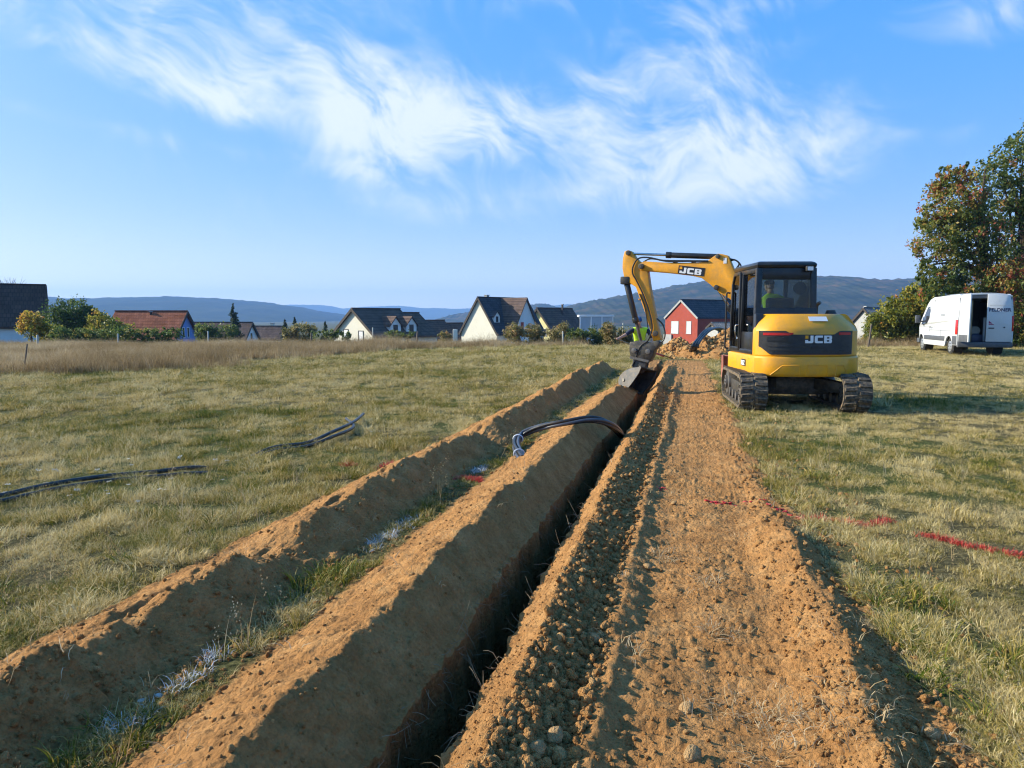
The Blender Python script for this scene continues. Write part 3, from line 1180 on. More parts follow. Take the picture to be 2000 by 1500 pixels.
# its cross wing, built in the house's own frame
mb = MB()
zt, ze, hw = 9.8 - .04, 4.6, 3.1
x0 = 5.0
mb.prism([(-hw, 0), (hw, 0), (hw, ze), (0, zt - .05), (-hw, ze)], lambda p, q: (x0 + p, 0, q), (0, -1, 0), 0, 5.2)
wing = mb.build('cross_wing', P_WHITE, big)
rf = MB()
sl = (zt - ze) / hw
for s in (-1, 1):
    p = [(0, zt), (s * (hw + .3), ze - sl * .3), (s * (hw + .3), ze - sl * .3 + .22), (0, zt + .22)]
    rf.prism(p, lambda p_, q_: (x0 + p_, 0, q_), (0, -1, 0), -.2, 5.5)
rf.build('wing_roof', R_BROWN, wing)
for (xx, zz, w, h_) in ((-.9, 5.6, .7, 1.2), (1.0, 5.3, .8, 1.5)):
    MB().box((x0 + xx, -5.215, zz), (w, .04, h_)).build('window', P_GLASSDARK, wing)
# small gabled dormer on the slope facing the camera
dx, dz, dy = 1.1, 6.0, -2.75
d_ = MB().prism([(-.65, 0), (.65, 0), (.65, 1.1), (0, 1.8), (-.65, 1.1)], lambda p_, q_: (dx + p_, dy, dz + q_), (0, 1, 0), 0, 1.3).build('dormer', P_WHITE, big)
dr_ = MB()
for s in (-1, 1):
    dr_.prism([(0, 1.82), (s * .85, .92), (s * .85, 1.06), (0, 1.97)], lambda p_, q_: (dx + p_, dy, dz + q_), (0, 1, 0), -.15, 1.35)
dr_.build('dormer_roof', R_DARK, d_)
MB().box((dx, dy - .012, dz + .65), (.5, .03, .85)).build('dormer_window', P_GLASSDARK, d_)
ext = MB().box2((-.2, -7.2, 0), (3.2, -3.75, 2.6))
ext.build('annex', P_GREY, big)
a = at(1052, 604, 122)
gable_house('yellow_house', 'pale yellow house with a dark roof beside the large white house', V, a, 40, 9.3, 6.2, 3.7, 4.0, P_YELLOW, R_BROWN, .5, .5, near_openings=((.9, 4.0, .7, .8, P_GLASSDARK), (-1.2, 3.8, .8, 1.2, P_GLASSDARK)), chimneys=((5.6, -.9, .25, 1.9, P_DARKWOOD),))
a = at(1331, 588, 115)
gable_house('red_house', 'brick red house with an anthracite roof and white shutters', V, a, 59, 17, 7.2, 2.75, 4.6, P_RED, R_DARK, .12, .12, trim=P_GREY,
            near_openings=((1.35, 3.15, 1.55, 1.9, P_SHUTTER), (-1.75, 3.15, .95, 1.9, P_SHUTTER), (1.35, .9, 1.4, .5, P_SHUTTER)), front_openings=((6.0, 3.6, 2.0, .7, P_SHUTTER),))
mb = MB().box2((-.25, 1.9, 0), (-.05, 3.7, 2.0))
mb.build('render_patch', P_GREY, bpy.data.objects['red_house'])
a = at(1413, 586, 150)
gable_house('red_house', 'second red gable peeping over the anthracite roof', V, a, 80, 6, 6, 3, 4, P_RED, R_DARK, .1, .1)
a = at(1392, 633, 98)
gable_house('garage', 'low grey roofed garage in front of the brick red house', V, a, 88, 9, 4.5, .7, 2.2, P_GREY, R_GREY, .2, .2)
a = at(1690, 604, 105)
gable_house('grey_house', 'grey roof with a white chimney behind the yellowing hedge', V, a, 80, 9, 8, 3.0, 2.8, P_GREY, R_GREY, .3, .3, chimneys=((.4, .2, .5, .5, P_TRIMWHITE),))
a = at(2012, 600, 74)
gable_house('orange_house', 'orange walled house with a brown roof at the right edge', V, a, 20, 8, 5.4, 1.4, 4.0, P_ORANGE, R_BROWN, .3, .4, near_openings=((1.35, 2.9, .55, .6, P_GLASSDARK),))

# white framed garden shelter
fr = empty('glazed_shelter', at(1165, 640, 80))
z0 = -fr.location.z - 1.6
for x in (-1.8, -.6, .6, 1.8):
    MB().box2((x - .06, -.06, z0), (x + .06, .06, 1.2)).build('post', P_TRIMWHITE, fr)
MB().box2((-1.95, -.1, 1.2), (1.95, 2.4, 1.42)).build('roof_beam', P_TRIMWHITE, fr, bevel=.02)
for x in (-1.2, 0, 1.2):
    MB().box2((x - .53, -.02, z0), (x + .53, .02, 1.18)).build('pane', P_GLASSBLUE, fr)
tag(fr, 'white framed glazed shelter standing behind the hedge', 'shelter')

ut = at(889, 650, 66)
mb = MB().box2((ut.x - .2, ut.y - .2, -1.6), (ut.x + .2, ut.y + .2, ut.z + .32))
o = mb.build('utility_box', P_CREAM, bevel=.02)
tag(o, 'cream utility cabinet standing left of the large white house', 'cabinet')

# ------------------------------------------------------------------ trees, bushes and hedges
AUT = [(0, (0.054, 0.094, 0.021)), (.3, (0.112, 0.154, 0.036)), (.5, (0.209, 0.226, 0.048)), (.66, (0.362, 0.290, 0.057)), (.8, (0.435, 0.200, 0.064)), (1.0, (0.399, 0.090, 0.064))]
GRN = [(0, (0.040, 0.081, 0.021)), (.4, (0.088, 0.136, 0.033)), (.7, (0.181, 0.217, 0.048)), (.85, (0.344, 0.307, 0.064)), (1, (0.490, 0.307, 0.054))]
OLV = [(0, (0.109, 0.117, 0.036)), (.4, (0.217, 0.200, 0.069)), (.7, (0.362, 0.271, 0.109)), (1, (0.544, 0.307, 0.128))]
CON = [(0, (0.018, 0.040, 0.021)), (.5, (0.040, 0.069, 0.033)), (1, (0.090, 0.109, 0.054))]
YEL = [(0, (0.128, 0.164, 0.027)), (.4, (0.271, 0.271, 0.040)), (.7, (0.490, 0.380, 0.054)), (1, (0.544, 0.236, 0.054))]
LM = {k: ramp_mat('leaves_' + k, 'tint', 'GEOMETRY', v, rough=.5, trans=.45, jamt=.3, spec=.35) for k, v in (('autumn', AUT), ('green', GRN), ('olive', OLV), ('conifer', CON), ('yellow', YEL))}
M_BARK = solid('bark', (.075, .058, .042), .9, var=.35, scale=5, bump=.02, bscale=14, spec=.1)


def leaves_mesh(name, lobes, count, size, mat, seed, tint_fn, clump=.28, droop=.3, shell=.35, per=26, vp=.8):
    """leaf-sized quads gathered in clumps inside a set of ellipsoid lobes (cx, cy, cz, rx, ry, rz)"""
    r = np.random.default_rng(seed)
    vol = np.array([l[3] * l[4] * l[5] for l in lobes])
    pr = vol ** vp / (vol ** vp).sum()
    ncl = max(12, count // per)
    which = r.choice(len(lobes), ncl, p=pr)
    Lb = np.array(lobes)[which]
    d = r.normal(size=(ncl, 3))
    d /= np.linalg.norm(d, axis=1)[:, None]
    rad = shell + (1 - shell) * r.random(ncl) ** .5
    rad *= 1 + .18 * r.normal(size=ncl) * .6
    cc = Lb[:, :3] + d * rad[:, None] * Lb[:, 3:]
    csz = clump * np.cbrt(Lb[:, 3] * Lb[:, 4] * Lb[:, 5]) * r.uniform(.5, 1.2, ncl)
    ci = r.integers(0, ncl, count)
    p = cc[ci] + r.normal(size=(count, 3)) * csz[ci][:, None] * .55
    ctint = tint_fn(cc, r)
    tint = np.clip(ctint[ci] + r.normal(0, .07, count), 0, 1)
    n = r.normal(size=(count, 3))
    n[:, 2] += .35
    n /= np.linalg.norm(n, axis=1)[:, None]
    a = np.cross(n, r.normal(size=(count, 3)))
    a[:, 2] -= droop
    a /= np.linalg.norm(a, axis=1)[:, None]
    b = np.cross(n, a)
    b /= np.linalg.norm(b, axis=1)[:, None]
    s = size * r.uniform(.6, 1.3, count)[:, None]
    v0 = p - a * s * .6
    v1 = p + b * s * .36 + n * s * .08
    v2 = p + a * s * .7
    v3 = p - b * s * .36 + n * s * .08
    V_ = np.stack([v0, v1, v2, v3], 1).reshape(-1, 3)
    q = np.arange(count * 4).reshape(-1, 4)
    me = bpy.data.meshes.new(name)
    me.vertices.add(len(V_))
    me.vertices.foreach_set('co', V_.astype(np.float32).ravel())
    me.loops.add(q.size)
    me.loops.foreach_set('vertex_index', q.ravel().astype(np.int32))
    me.polygons.add(count)
    me.polygons.foreach_set('loop_start', np.arange(0, q.size, 4, dtype=np.int32))
    me.update(calc_edges=True)
    at1 = me.attributes.new('tint', 'FLOAT', 'POINT')
    at1.data.foreach_set('value', np.repeat(tint, 4).astype(np.float32))
    at2 = me.attributes.new('shade', 'FLOAT', 'POINT')
    at2.data.foreach_set('value', np.repeat(r.random(count), 4).astype(np.float32))
    me.materials.append(mat)
    return me


def ramp_tint(base, top, zlo, zhi, spread=.12, spot=0.0):
    def f(c, r):
        t = np.clip((c[:, 2] - zlo) / (zhi - zlo), 0, 1)
        v = base + (top - base) * t + r.normal(0, spread, len(c))
        return np.where(r.random(len(c)) < spot, v + .35, v)
    return f


def px_lobe(px, py, rx, ry, D, deep=None):
    """an ellipsoid that covers rx by ry pixels round (px, py) at distance D"""
    c = at(px, py, D)
    k = D / FPX
    return (c.x, c.y, c.z, rx * k, (deep if deep else rx * k), ry * k)


def ground_z(x, y):
    return float(z_all(np.array([x]), np.array([y]))[0])


def plant(name, label, cat, lobes, count, size, mat, seed, tint, trunk_px=None, trunk_r=.1, group=None, limbs=7, stems=5, clump=.28):
    cx = sum(l[0] for l in lobes) / len(lobes) if trunk_px is None else trunk_px[0]
    cy = sum(l[1] for l in lobes) / len(lobes) if trunk_px is None else trunk_px[1]
    gz = ground_z(cx, cy) - .05
    root = empty(name, (cx, cy, gz))
    L0 = [(l[0] - cx, l[1] - cy, l[2] - gz, l[3], l[4], l[5]) for l in lobes]
    if trunk_px is None:
        # bushes are leafy right down to the ground
        for l in list(L0):
            low = l[2] - l[5]
            if low > .15:
                count = int(count * (1 + .75 / len(lobes)))
                L0.append((l[0], l[1], low * .5, l[3] * .95, l[4] * .95, low * .5 + l[5] * .5))
    me = leaves_mesh('crown', L0, count, size, LM[mat], seed, tint, clump)
    link('crown', me, root)
    rnd = random.Random(seed)
    mb = MB()
    if trunk_px is not None:
        top = max(l[2] + l[5] * .55 for l in L0)
        pts = [(0, 0, -.2)]
        x = y = 0
        for k in range(1, 8):
            t = k / 7
            x += rnd.gauss(0, trunk_r * .5)
            y += rnd.gauss(0, trunk_r * .5)
            pts.append((x, y, top * t))
        rs = [trunk_r * (1.25 if i == 0 else 1 - .12 * i) for i in range(8)]
        mb.tube(spline(pts, 3), [float(np.interp(i / 21, np.linspace(0, 1, 8), rs)) for i in range(22)], 8)
        for k in range(limbs):
            l = L0[rnd.randrange(len(L0))]
            s = Vector(pts[rnd.randrange(2, 6)])
            e = Vector((l[0] + rnd.gauss(0, l[3] * .45), l[1] + rnd.gauss(0, l[4] * .45), l[2] + rnd.gauss(.1, l[5] * .45)))
            m = (s + e) / 2 + Vector((rnd.gauss(0, .1), rnd.gauss(0, .1), .12 * (e - s).length))
            P = spline([s, m, e], 4)
            r0 = trunk_r * rnd.uniform(.3, .5)
            mb.tube(P, [r0 * (1 - .85 * i / (len(P) - 1)) for i in range(len(P))], 6)
        mb.build('trunk', M_BARK, root, smooth=True)
    else:
        for k in range(stems):
            l = L0[k % len(L0)]
            e = Vector((l[0] + rnd.gauss(0, l[3] * .4), l[1] + rnd.gauss(0, l[4] * .4), l[2] + l[5] * rnd.uniform(0, .5)))
            s = Vector((l[0] * .8 + rnd.gauss(0, .1), l[1] * .8 + rnd.gauss(0, .1), -.2))
            mb.tube(spline([s, (s + e) / 2 + Vector((rnd.gauss(0, .1), rnd.gauss(0, .1), .1)), e], 3), [.045, .04, .035, .03, .025, .02, .012], 5)
        mb.build('stems', M_BARK, root, smooth=True)['kind'] = 'stuff'
    tag(root, label, cat, group)
    return root


def conifer(name, label, px, ytop, ybot, D, seed, group):
    top, bot = at(px, ytop, D), at(px, ybot, D)
    gz = min(bot.z, ground_z(bot.x, bot.y)) - .1
    root = empty(name, (top.x, top.y, gz))
    Ht = top.z - gz
    r = np.random.default_rng(seed)
    mb = MB().cyl((0, 0, -.1), (0, 0, Ht * .97), .02 * Ht, 8, .004 * Ht)
    mb.build('trunk', M_BARK, root, smooth=True)
    lobes = []
    k = 0
    z = Ht * .10
    while z < Ht * .97:
        t = 1 - z / Ht
        rad = Ht * .26 * t ** .9 + .03
        for a in range(6):
            an = r.uniform(0, 6.283)
            rr = rad * r.uniform(.5, 1.05)
            lobes.append((rr * .55 * math.cos(an), rr * .55 * math.sin(an), z - rr * .16, rr * .55, rr * .55, Ht * .03 + rr * .10))
        z += Ht * .058
    me = leaves_mesh('crown', lobes, 6500, Ht * .026, LM['conifer'], seed, lambda c, r_: r_.uniform(.2, .7, len(c)), .5, .5, .0, 5, .5)
    link('crown', me, root)
    tag(root, label, 'tree', group)


# tall trees on the right behind the van
D = 41.0
tr1 = [px_lobe(1872, 395, 55, 62, D, 1.8), px_lobe(1830, 470, 40, 70, D, 1.5), px_lobe(1900, 470, 52, 70, D, 2), px_lobe(1845, 570, 48, 45, D, 1.8), px_lobe(1905, 565, 45, 45, D, 2.0), px_lobe(1845, 355, 24, 26, D, .7), px_lobe(1880, 340, 20, 22, D, .6), px_lobe(1812, 425, 18, 30, D, .7), px_lobe(1815, 540, 25, 30, D, .9)]
c = at(1913, 640, D)
plant('tall_tree', 'tall leafy tree turning red at the top left, directly behind the van', 'tree', tr1, 20000, .15, 'autumn', 101, ramp_tint(.16, .60, 1.5, 10, .17, .10), (c.x, c.y), .24, 'autumn trees on the right', 16, clump=.20)
D = 42.5
tr2 = [px_lobe(1995, 330, 60, 60, D, 2), px_lobe(1955, 340, 40, 40, D, 1.4), px_lobe(2010, 270, 40, 36, D, 1.2), px_lobe(2040, 420, 70, 90, D, 2.4), px_lobe(1955, 420, 38, 40, D, 1.5), px_lobe(2050, 540, 60, 70, D, 2.2), px_lobe(1975, 515, 36, 40, D, 1.4), px_lobe(2100, 380, 60, 120, D, 2)]
c = at(1987, 640, D)
plant('tall_tree', 'tallest green tree cut off by the right edge, bare trunk showing', 'tree', tr2, 20000, .15, 'autumn', 102, ramp_tint(.14, .34, 1.5, 12, .14, .06), (c.x, c.y), .30, 'autumn trees on the right', 16, clump=.20)
D = 39.5
plant('red_shrub', 'tall rust and red shrub between the van roof and the right edge', 'shrub', [px_lobe(1965, 540, 40, 40, D, 1.2), px_lobe(2000, 560, 45, 55, D, 1.4), px_lobe(1940, 575, 28, 26, D, 1), px_lobe(1985, 610, 40, 30, D, 1)], 8000, .13, 'autumn', 103, ramp_tint(.42, .72, 1.5, 4.5, .18, .05), None, group='autumn trees on the right')
D = 47.0
plant('yellow_hedge', 'yellow and olive bushes left of the van', 'bush', [px_lobe(1755, 615, 36, 34, D, 1.3), px_lobe(1795, 600, 30, 45, D, 1.4), px_lobe(1722, 628, 26, 22, D, 1.1), px_lobe(1700, 636, 14, 14, D, .8), px_lobe(1780, 575, 20, 18, D, .8)], 9000, .15, 'yellow', 104, ramp_tint(.12, .38, .2, 3.5, .18, .10), None, group='autumn trees on the right')
D = 52.0
plant('green_hedge', 'low bright green growth in front of the yellow bushes', 'bush', [px_lobe(1725, 642, 42, 10, D, 1.2), px_lobe(1790, 645, 36, 10, D, 1.2)], 3500, .13, 'yellow', 105, ramp_tint(.12, .25, -.2, 1.2, .1), None)
plant('green_hedge', 'green weeds below the orange house at the right edge', 'bush', [px_lobe(1992, 645, 30, 12, 44.0, 1)], 1500, .13, 'yellow', 106, ramp_tint(.12, .25, 0, 1.2, .1), None)

# bushes on the left
G = 'bushes before the village'
D = 60.0
c = at(62, 672, D)
plant('small_tree', 'small crooked tree with orange top before the white barn wall', 'tree', [px_lobe(62, 622, 22, 12, D, .9), px_lobe(64, 642, 26, 16, D, 1), px_lobe(50, 636, 16, 14, D, .7)], 2600, .16, 'yellow', 111, ramp_tint(.05, .75, .3, 2.0, .12), (c.x, c.y), .09, G)
D = 64.0
plant('big_bush', 'large rounded dark green bush beside the barn roof', 'bush', [px_lobe(145, 606, 42, 22, D, 1.6), px_lobe(115, 636, 38, 30, D, 1.6), px_lobe(160, 636, 42, 32, D, 1.6), px_lobe(180, 612, 16, 16, D, .8)], 11000, .16, 'green', 112, ramp_tint(.75, .22, .3, 3.2, .16), None, group=G)
plant('big_bush', 'olive yellow bush spilling right of the large dark bush', 'bush', [px_lobe(205, 638, 28, 22, D - 2, 1.3), px_lobe(190, 622, 16, 14, D - 2, .8), px_lobe(235, 645, 28, 14, D - 2, 1.1), px_lobe(95, 648, 30, 16, D - 3, 1.0)], 5500, .16, 'yellow', 113, ramp_tint(.35, .45, 0, 2.2, .18), None, group=G)
plant('low_hedge', 'low dark hedge along the field before the red tiled roof', 'hedge', [px_lobe(x, 652, 22, 11, 58.0, .9) for x in (215, 250, 285, 315, 335, 120, 150, 180)], 6500, .14, 'green', 114, ramp_tint(.35, .5, -.4, 1.0, .16), None, group=G, stems=10)
plant('round_bush', 'round green bush between the blue gable and the spruce', 'bush', [px_lobe(402, 645, 26, 14, 85.0, 1.4), px_lobe(435, 648, 28, 13, 85.0, 1.4)], 3500, .2, 'green', 115, ramp_tint(.45, .5, -1, 1.4, .14), None, group=G)
conifer('spruce', 'tall dark spruce in front of the low dark roofs', 455, 592, 662, 100.0, 121, 'conifers among the houses')
conifer('spruce', 'narrow conifer left of the olive bush', 556, 620, 660, 105.0, 122, 'conifers among the houses')
conifer('spruce', 'wider conifer behind the olive bush', 575, 616, 662, 108.0, 123, 'conifers among the houses')
conifer('spruce', 'small lone conifer left of the pale gabled house', 635, 624, 658, 108.0, 124, 'conifers among the houses')
plant('olive_bush', 'olive brown bush below the two conifers', 'bush', [px_lobe(590, 645, 26, 13, 80.0, 1.3), px_lobe(565, 650, 16, 10, 80.0, 1.0)], 3000, .18, 'olive', 116, ramp_tint(.4, .45, -1, 1.2, .15), None, group=G)
plant('low_hedge', 'long low hedge before the pale gabled house', 'hedge', [px_lobe(x, 652, 18, 7, 72.0, .9) for x in (625, 650, 675, 770, 795)], 2800, .16, 'green', 117, ramp_tint(.45, .5, -.6, .6, .16), None, group=G)
for i, (px, py, rx, ry, D_, mt, lb) in enumerate([(1003, 648, 20, 16, 54, 'olive', 'brown shrub in front of the large white house'), (1042, 648, 20, 15, 55, 'olive', 'olive shrub before the yellow house gable'), (1082, 652, 20, 11, 54, 'olive', 'dark low shrub before the yellow house roof'),
                                                 (1100, 645, 12, 14, 57, 'olive', 'upright rusty shrub right of the yellow house'), (1128, 652, 22, 10, 56, 'green', 'dark hedge piece left of the white shelter'), (1165, 652, 26, 11, 57, 'green', 'dark hedge in front of the white shelter'),
                                                 (1188, 645, 12, 17, 55, 'olive', 'tall rusty bush at the right corner of the white shelter'), (1215, 653, 22, 10, 56, 'olive', 'brown hedge running right behind the worker'), (868, 655, 14, 6, 60, 'olive', 'small dry bush beside the cream cabinet')]):
    plant('shrub', lb, 'shrub', [px_lobe(px, py, rx, ry, D_, .9), px_lobe(px + rx * .5, py + 4, rx * .6, ry * .7, D_, .8)], 2600, .11, mt, 130 + i, ramp_tint(.25, .5, -.4, 1.2, .2), None, group='shrubs along the far field edge', stems=4)
# bare winter twigs above the barn roof
tw = MB()
rnd = random.Random(5)
c = at(20, 560, 90.0)
for k in range(40):
    s = Vector((c.x + rnd.gauss(0, .4), c.y, c.z - 1.2))
    e = s + Vector((rnd.gauss(0, .8), rnd.gauss(0, .4), rnd.uniform(1.4, 2.5)))
    tw.tube(spline([s, (s + e) / 2 + Vector((rnd.gauss(0, .15), 0, .1)), e], 3), [.03, .028, .024, .02, .016, .012, .008], 4)
tw.tube([(c.x, c.y, -4), (c.x, c.y, c.z - 1.1)], .14, 6)
o = tw.build('bare_tree', M_BARK)
tag(o, 'bare twigs of a leafless tree above the barn roof', 'tree')

# ------------------------------------------------------------------ excavator
M_YEL = solid('excavator_yellow', (.80, .355, .010), .40, var=.05, scale=3, spec=.5, dirt=(.36, .22, .09), dirt_amt=.38, coat=.1)
M_YEL2 = solid('worn_arm_yellow', (.74, .32, .012), .45, var=.10, scale=5, spec=.45, dirt=(.33, .20, .08), dirt_amt=.5)
M_BLK = solid('black_cab_paint', (.016, .017, .020), .32, var=.2, scale=4, spec=.5, dirt=(.10, .085, .065), dirt_amt=.2)
M_BLK2 = solid('charcoal_panel', (.030, .031, .034), .5, var=.15, scale=5, spec=.4, dirt=(.13, .11, .085), dirt_amt=.25)
M_RUB = solid('dusty_rubber', (.060, .056, .050), .85, var=.25, scale=9, spec=.25, dirt=(.30, .21, .12), dirt_amt=.85, bump=.004, bscale=40)
M_STEEL = solid('worn_steel', (.16, .155, .15), .5, .6, var=.25, scale=8, dirt=(.22, .17, .12), dirt_amt=.5)
M_DKSTEEL = solid('dark_coupler_steel', (.055, .052, .048), .5, .4, var=.25, scale=8, dirt=(.20, .16, .11), dirt_amt=.6)
M_BUCKET = solid('scuffed_bucket_steel', (.05, .051, .054), .6, .15, var=.3, scale=6, dirt=(.18, .13, .085), dirt_amt=.5)
M_CHROME = solid('cylinder_rod', (.55, .55, .55), .18, 1.0, var=.05)
M_HOSE = solid('hydraulic_hose', (.014, .014, .015), .45, var=.2, scale=10)
M_REDL = solid('red_lamp', (.55, .02, .015), .25, var=.1, scale=10, spec=.6)
M_WHT = solid('white_decal', (.78, .78, .78), .5, var=.03)
M_ORG = solid('orange_decal', (.85, .36, .01), .5, var=.03)
M_BLADE = solid('faded_red_paint', (.52, .17, .11), .6, var=.15, scale=6, dirt=(.35, .24, .15), dirt_amt=.4)
M_GLASS = glass('cab_glass', (.60, .66, .66))
M_SEAT = solid('seat_fabric', (.022, .022, .024), .85, var=.2, scale=20)
M_VEST = solid('hi_vis_green', (.52, .80, .03), .75, var=.12, scale=12)

LET = {'J': [[(0, 0), (.86, 0), (1, .14), (1, 1), (.64, 1), (.64, .27), (.35, .27), (.35, .42), (0, .42)]],
       'C': [[(.14, 0), (1, 0), (1, .27), (.36, .27), (.36, .73), (1, .73), (1, 1), (.14, 1), (0, .86), (0, .14)]],
       'B': [[(0, 0), (.34, 0), (.34, 1), (0, 1)], [(.34, 0), (.88, 0), (1, .12), (1, .2), (.34, .2)], [(.34, .4), (1, .4), (1, .42), (.92, .5), (1, .58), (1, .6), (.34, .6)],
             [(.34, .8), (1, .8), (1, .88), (.88, 1), (.34, 1)], [(.66, .2), (1, .2), (1, .4), (.66, .4)], [(.66, .6), (1, .6), (1, .8), (.66, .8)]],
       '5': [[(0, 0), (.86, 0), (1, .14), (1, .5), (.86, .62), (.34, .62), (.34, .76), (1, .76), (1, 1), (0, 1), (0, .4), (.64, .4), (.64, .24), (0, .24)]],
       'Z': [[(0, 0), (1, 0), (1, .24), (.46, .24), (1, .78), (1, 1), (0, 1), (0, .76), (.56, .76), (0, .22)]]}


def lettering(parent, text, mapf, nf, w, h, gap, mat, name='letter', th=.004, slant=.0):
    """mapf(a, b) -> point on the surface, nf(a) -> outward normal there; a from 0 along the text"""
    a0 = 0.0
    for ch in text:
        mb = MB()
        for poly in LET[ch]:
            pts = [(a0 + p * w + slant * q * h, q * h) for p, q in poly]
            k = len(pts)
            lo = [Vector(mapf(*p)) for p in pts]
            nn = Vector(nf(a0 + w / 2))
            mb.add([p for p in lo] + [p + nn * th for p in lo], [tuple(range(k - 1, -1, -1)), tuple(range(k, 2 * k))] + [(i, (i + 1) % k, (i + 1) % k + k, i + k) for i in range(k)])
        mb.build(name, mat, parent)
        a0 += w + gap


def build_excavator():
    O = Vector((EXC_X, EXC_Y, 0))
    zg = float(z_all(np.array([EXC_X]), np.array([EXC_Y]))[0]) - .015
    root = empty('excavator', (EXC_X, EXC_Y, zg))
    UM = Matrix.Translation((.065, 0, 0)) @ Matrix.Rotation(-R(9), 4, 'Z')        # undercarriage heading
    HM = Matrix.Rotation(-R(2), 4, 'Z')        # upper body heading
    # ---- undercarriage
    tw, xc, half, rad, zc = .44, .81, .93, .285, .315
    per = []

    def loop(s, r):
        """point and angle on the track path at length s, radius r"""
        Lf = 2 * half
        arc = math.pi * rad
        s = s % (2 * Lf + 2 * arc)
        if s < Lf:
            return (-half + s, zc + r, 0.0)
        s -= Lf
        if s < arc:
            a = s / rad
            return (half + r * math.sin(a), zc + r * math.cos(a), a)
        s -= arc
        if s < Lf:
            return (half - s, zc - r, math.pi)
        s -= Lf
        a = math.pi + s / rad
        return (-half + r * math.sin(a), zc + r * math.cos(a), a)
    total = 4 * half + 2 * math.pi * rad
    lug = MB()
    lw, ll, lh = .195, .075, .026
    lug.add([(-lw / 2, -ll / 2, -.01), (lw / 2, -ll / 2 + .02, -.01), (lw / 2, ll / 2 + .02, -.01), (-lw / 2, ll / 2, -.01),
             (-lw / 2 + .008, -ll / 2 + .014, lh), (lw / 2 - .008, -ll / 2 + .03, lh), (lw / 2 - .008, ll / 2 + .004, lh), (-lw / 2 + .008, ll / 2 - .014, lh)],
            [(3, 2, 1, 0), (4, 5, 6, 7), (0, 1, 5, 4), (1, 2, 6, 5), (2, 3, 7, 6), (3, 0, 4, 7)])
    lug_me = lug.mesh('tread')
    lug_me.materials.append(M_RUB)
    for side in (-1, 1):
        cx = side * xc
        mb = MB()
        n = 72
        ring = []
        for i in range(n):
            s = total * i / n
            yo, zo, a = loop(s, rad)
            yi, zi, a = loop(s, rad - .045)
            ring.append((yo, zo, yi, zi))
        vs = []
        for (yo, zo, yi, zi) in ring:
            vs += [(cx - tw / 2, yo, zo), (cx + tw / 2, yo, zo), (cx + tw / 2, yi, zi), (cx - tw / 2, yi, zi)]
        fs = []
        for i in range(n):
            j = (i + 1) % n
            for k in range(4):
                fs.append((i * 4 + k, j * 4 + k, j * 4 + (k + 1) % 4, i * 4 + (k + 1) % 4))
        mb.add(vs, fs)
        tr = mb.build('track', M_RUB, root, M=UM, smooth=True)
        cnt = 44
        for row, off in ((-1, 0), (1, .5)):
            for i in range(cnt):
                s = total * (i + off) / cnt
                yo, zo, a = loop(s, rad)
                L_ = bpy.data.objects.new('tread', lug_me)
                COL.objects.link(L_)
                L_.parent = tr
                mx = -1 if row > 0 else 1
                L_.matrix_local = UM @ Matrix.Translation((cx + row * .112, yo, zo)) @ Matrix.Rotation(-a, 4, 'X') @ Matrix.Diagonal((mx, 1, 1, 1))
        fr = MB()
        fr.box2((cx - .1, -half + .12, zc - .12), (cx + .1, half - .12, zc + .09))
        fr.build('track_frame', M_DKSTEEL, root, M=UM, bevel=.02)
        for yy, nm in ((-half, 'drive_sprocket'), (half, 'idler_wheel')):
            w = MB()
            w.cyl((cx - .15, yy, zc), (cx + .15, yy, zc), rad - .055, 22)
            w.cyl((cx - .19, yy, zc), (cx + .19, yy, zc), .13, 16)
            wo = w.build(nm, M_STEEL, root, M=UM, bevel=.008, ang=50)
            for k in range(8):
                t = 2 * math.pi * k / 8
                MB().cyl((cx - .205, yy + .09 * math.cos(t), zc + .09 * math.sin(t)), (cx + .205, yy + .09 * math.cos(t), zc + .09 * math.sin(t)), .014, 6).build('bolt', M_DKSTEEL, wo, M=UM)
        for k in range(4):
            yy = -half + .37 + k * .385
            MB().cyl((cx - .15, yy, .155), (cx + .15, yy, .155), .085, 14).build('roller', M_STEEL, root, M=UM)
    ch = MB()
    ch.prism([(-.8, .30), (-.42, .22), (.42, .22), (.8, .30), (.8, .44), (.4, .52), (-.4, .52), (-.8, .44)], lambda a, b: (a, 0, b), (0, 1, 0), -.42, .42)
    ch.build('chassis', M_DKSTEEL, root, M=UM, bevel=.02)
    for s in (-1, 1):
        MB().bar((s * .35, -.36, .42), (s * .76, -.78, .36), .14, .2).build('chassis_leg', M_DKSTEEL, root, M=UM, bevel=.015)
        MB().bar((s * .35, .36, .42), (s * .76, .78, .36), .14, .2).build('chassis_leg', M_DKSTEEL, root, M=UM, bevel=.015)
    MB().cyl((0, 0, .50), (0, 0, .60), .44, 32).build('slew_ring', M_DKSTEEL, root, M=UM)
    # dozer blade in front of the tracks, raised
    bl = MB()
    prof = [(0, .34), (.06, .30), (.11, .42), (.12, .58), (.08, .74), (.02, .80), (-.02, .78), (.03, .68), (.05, .56), (.03, .44)]
    bl.prism(prof, lambda a, b: (0, 1.52 + a, b), (1, 0, 0), -.96, .96)
    bo = bl.build('dozer_blade', M_BLADE, root, M=UM, smooth=True)
    for s in (-1, 1):
        MB().bar((s * .45, .4, .38), (s * .5, 1.54, .55), .09, .16).build('blade_arm', M_BLADE, bo, M=UM, bevel=.01)
        MB().prism([(-.14, .36), (.1, .34), (.14, .80), (-.06, .80)], lambda a, b: (s * .96, 1.52 + a, b), (s, 0, 0), 0, .03).build('blade_end_plate', M_BLADE, bo, M=UM)

    # ---- upper body: outline seen from above
    def rear_y(x, R0=1.10, flat=.62):
        t = min(abs(x) / R0, .999)
        return -1.06 * (1 - t ** 2.6) ** (1 / 2.6) * 1.0

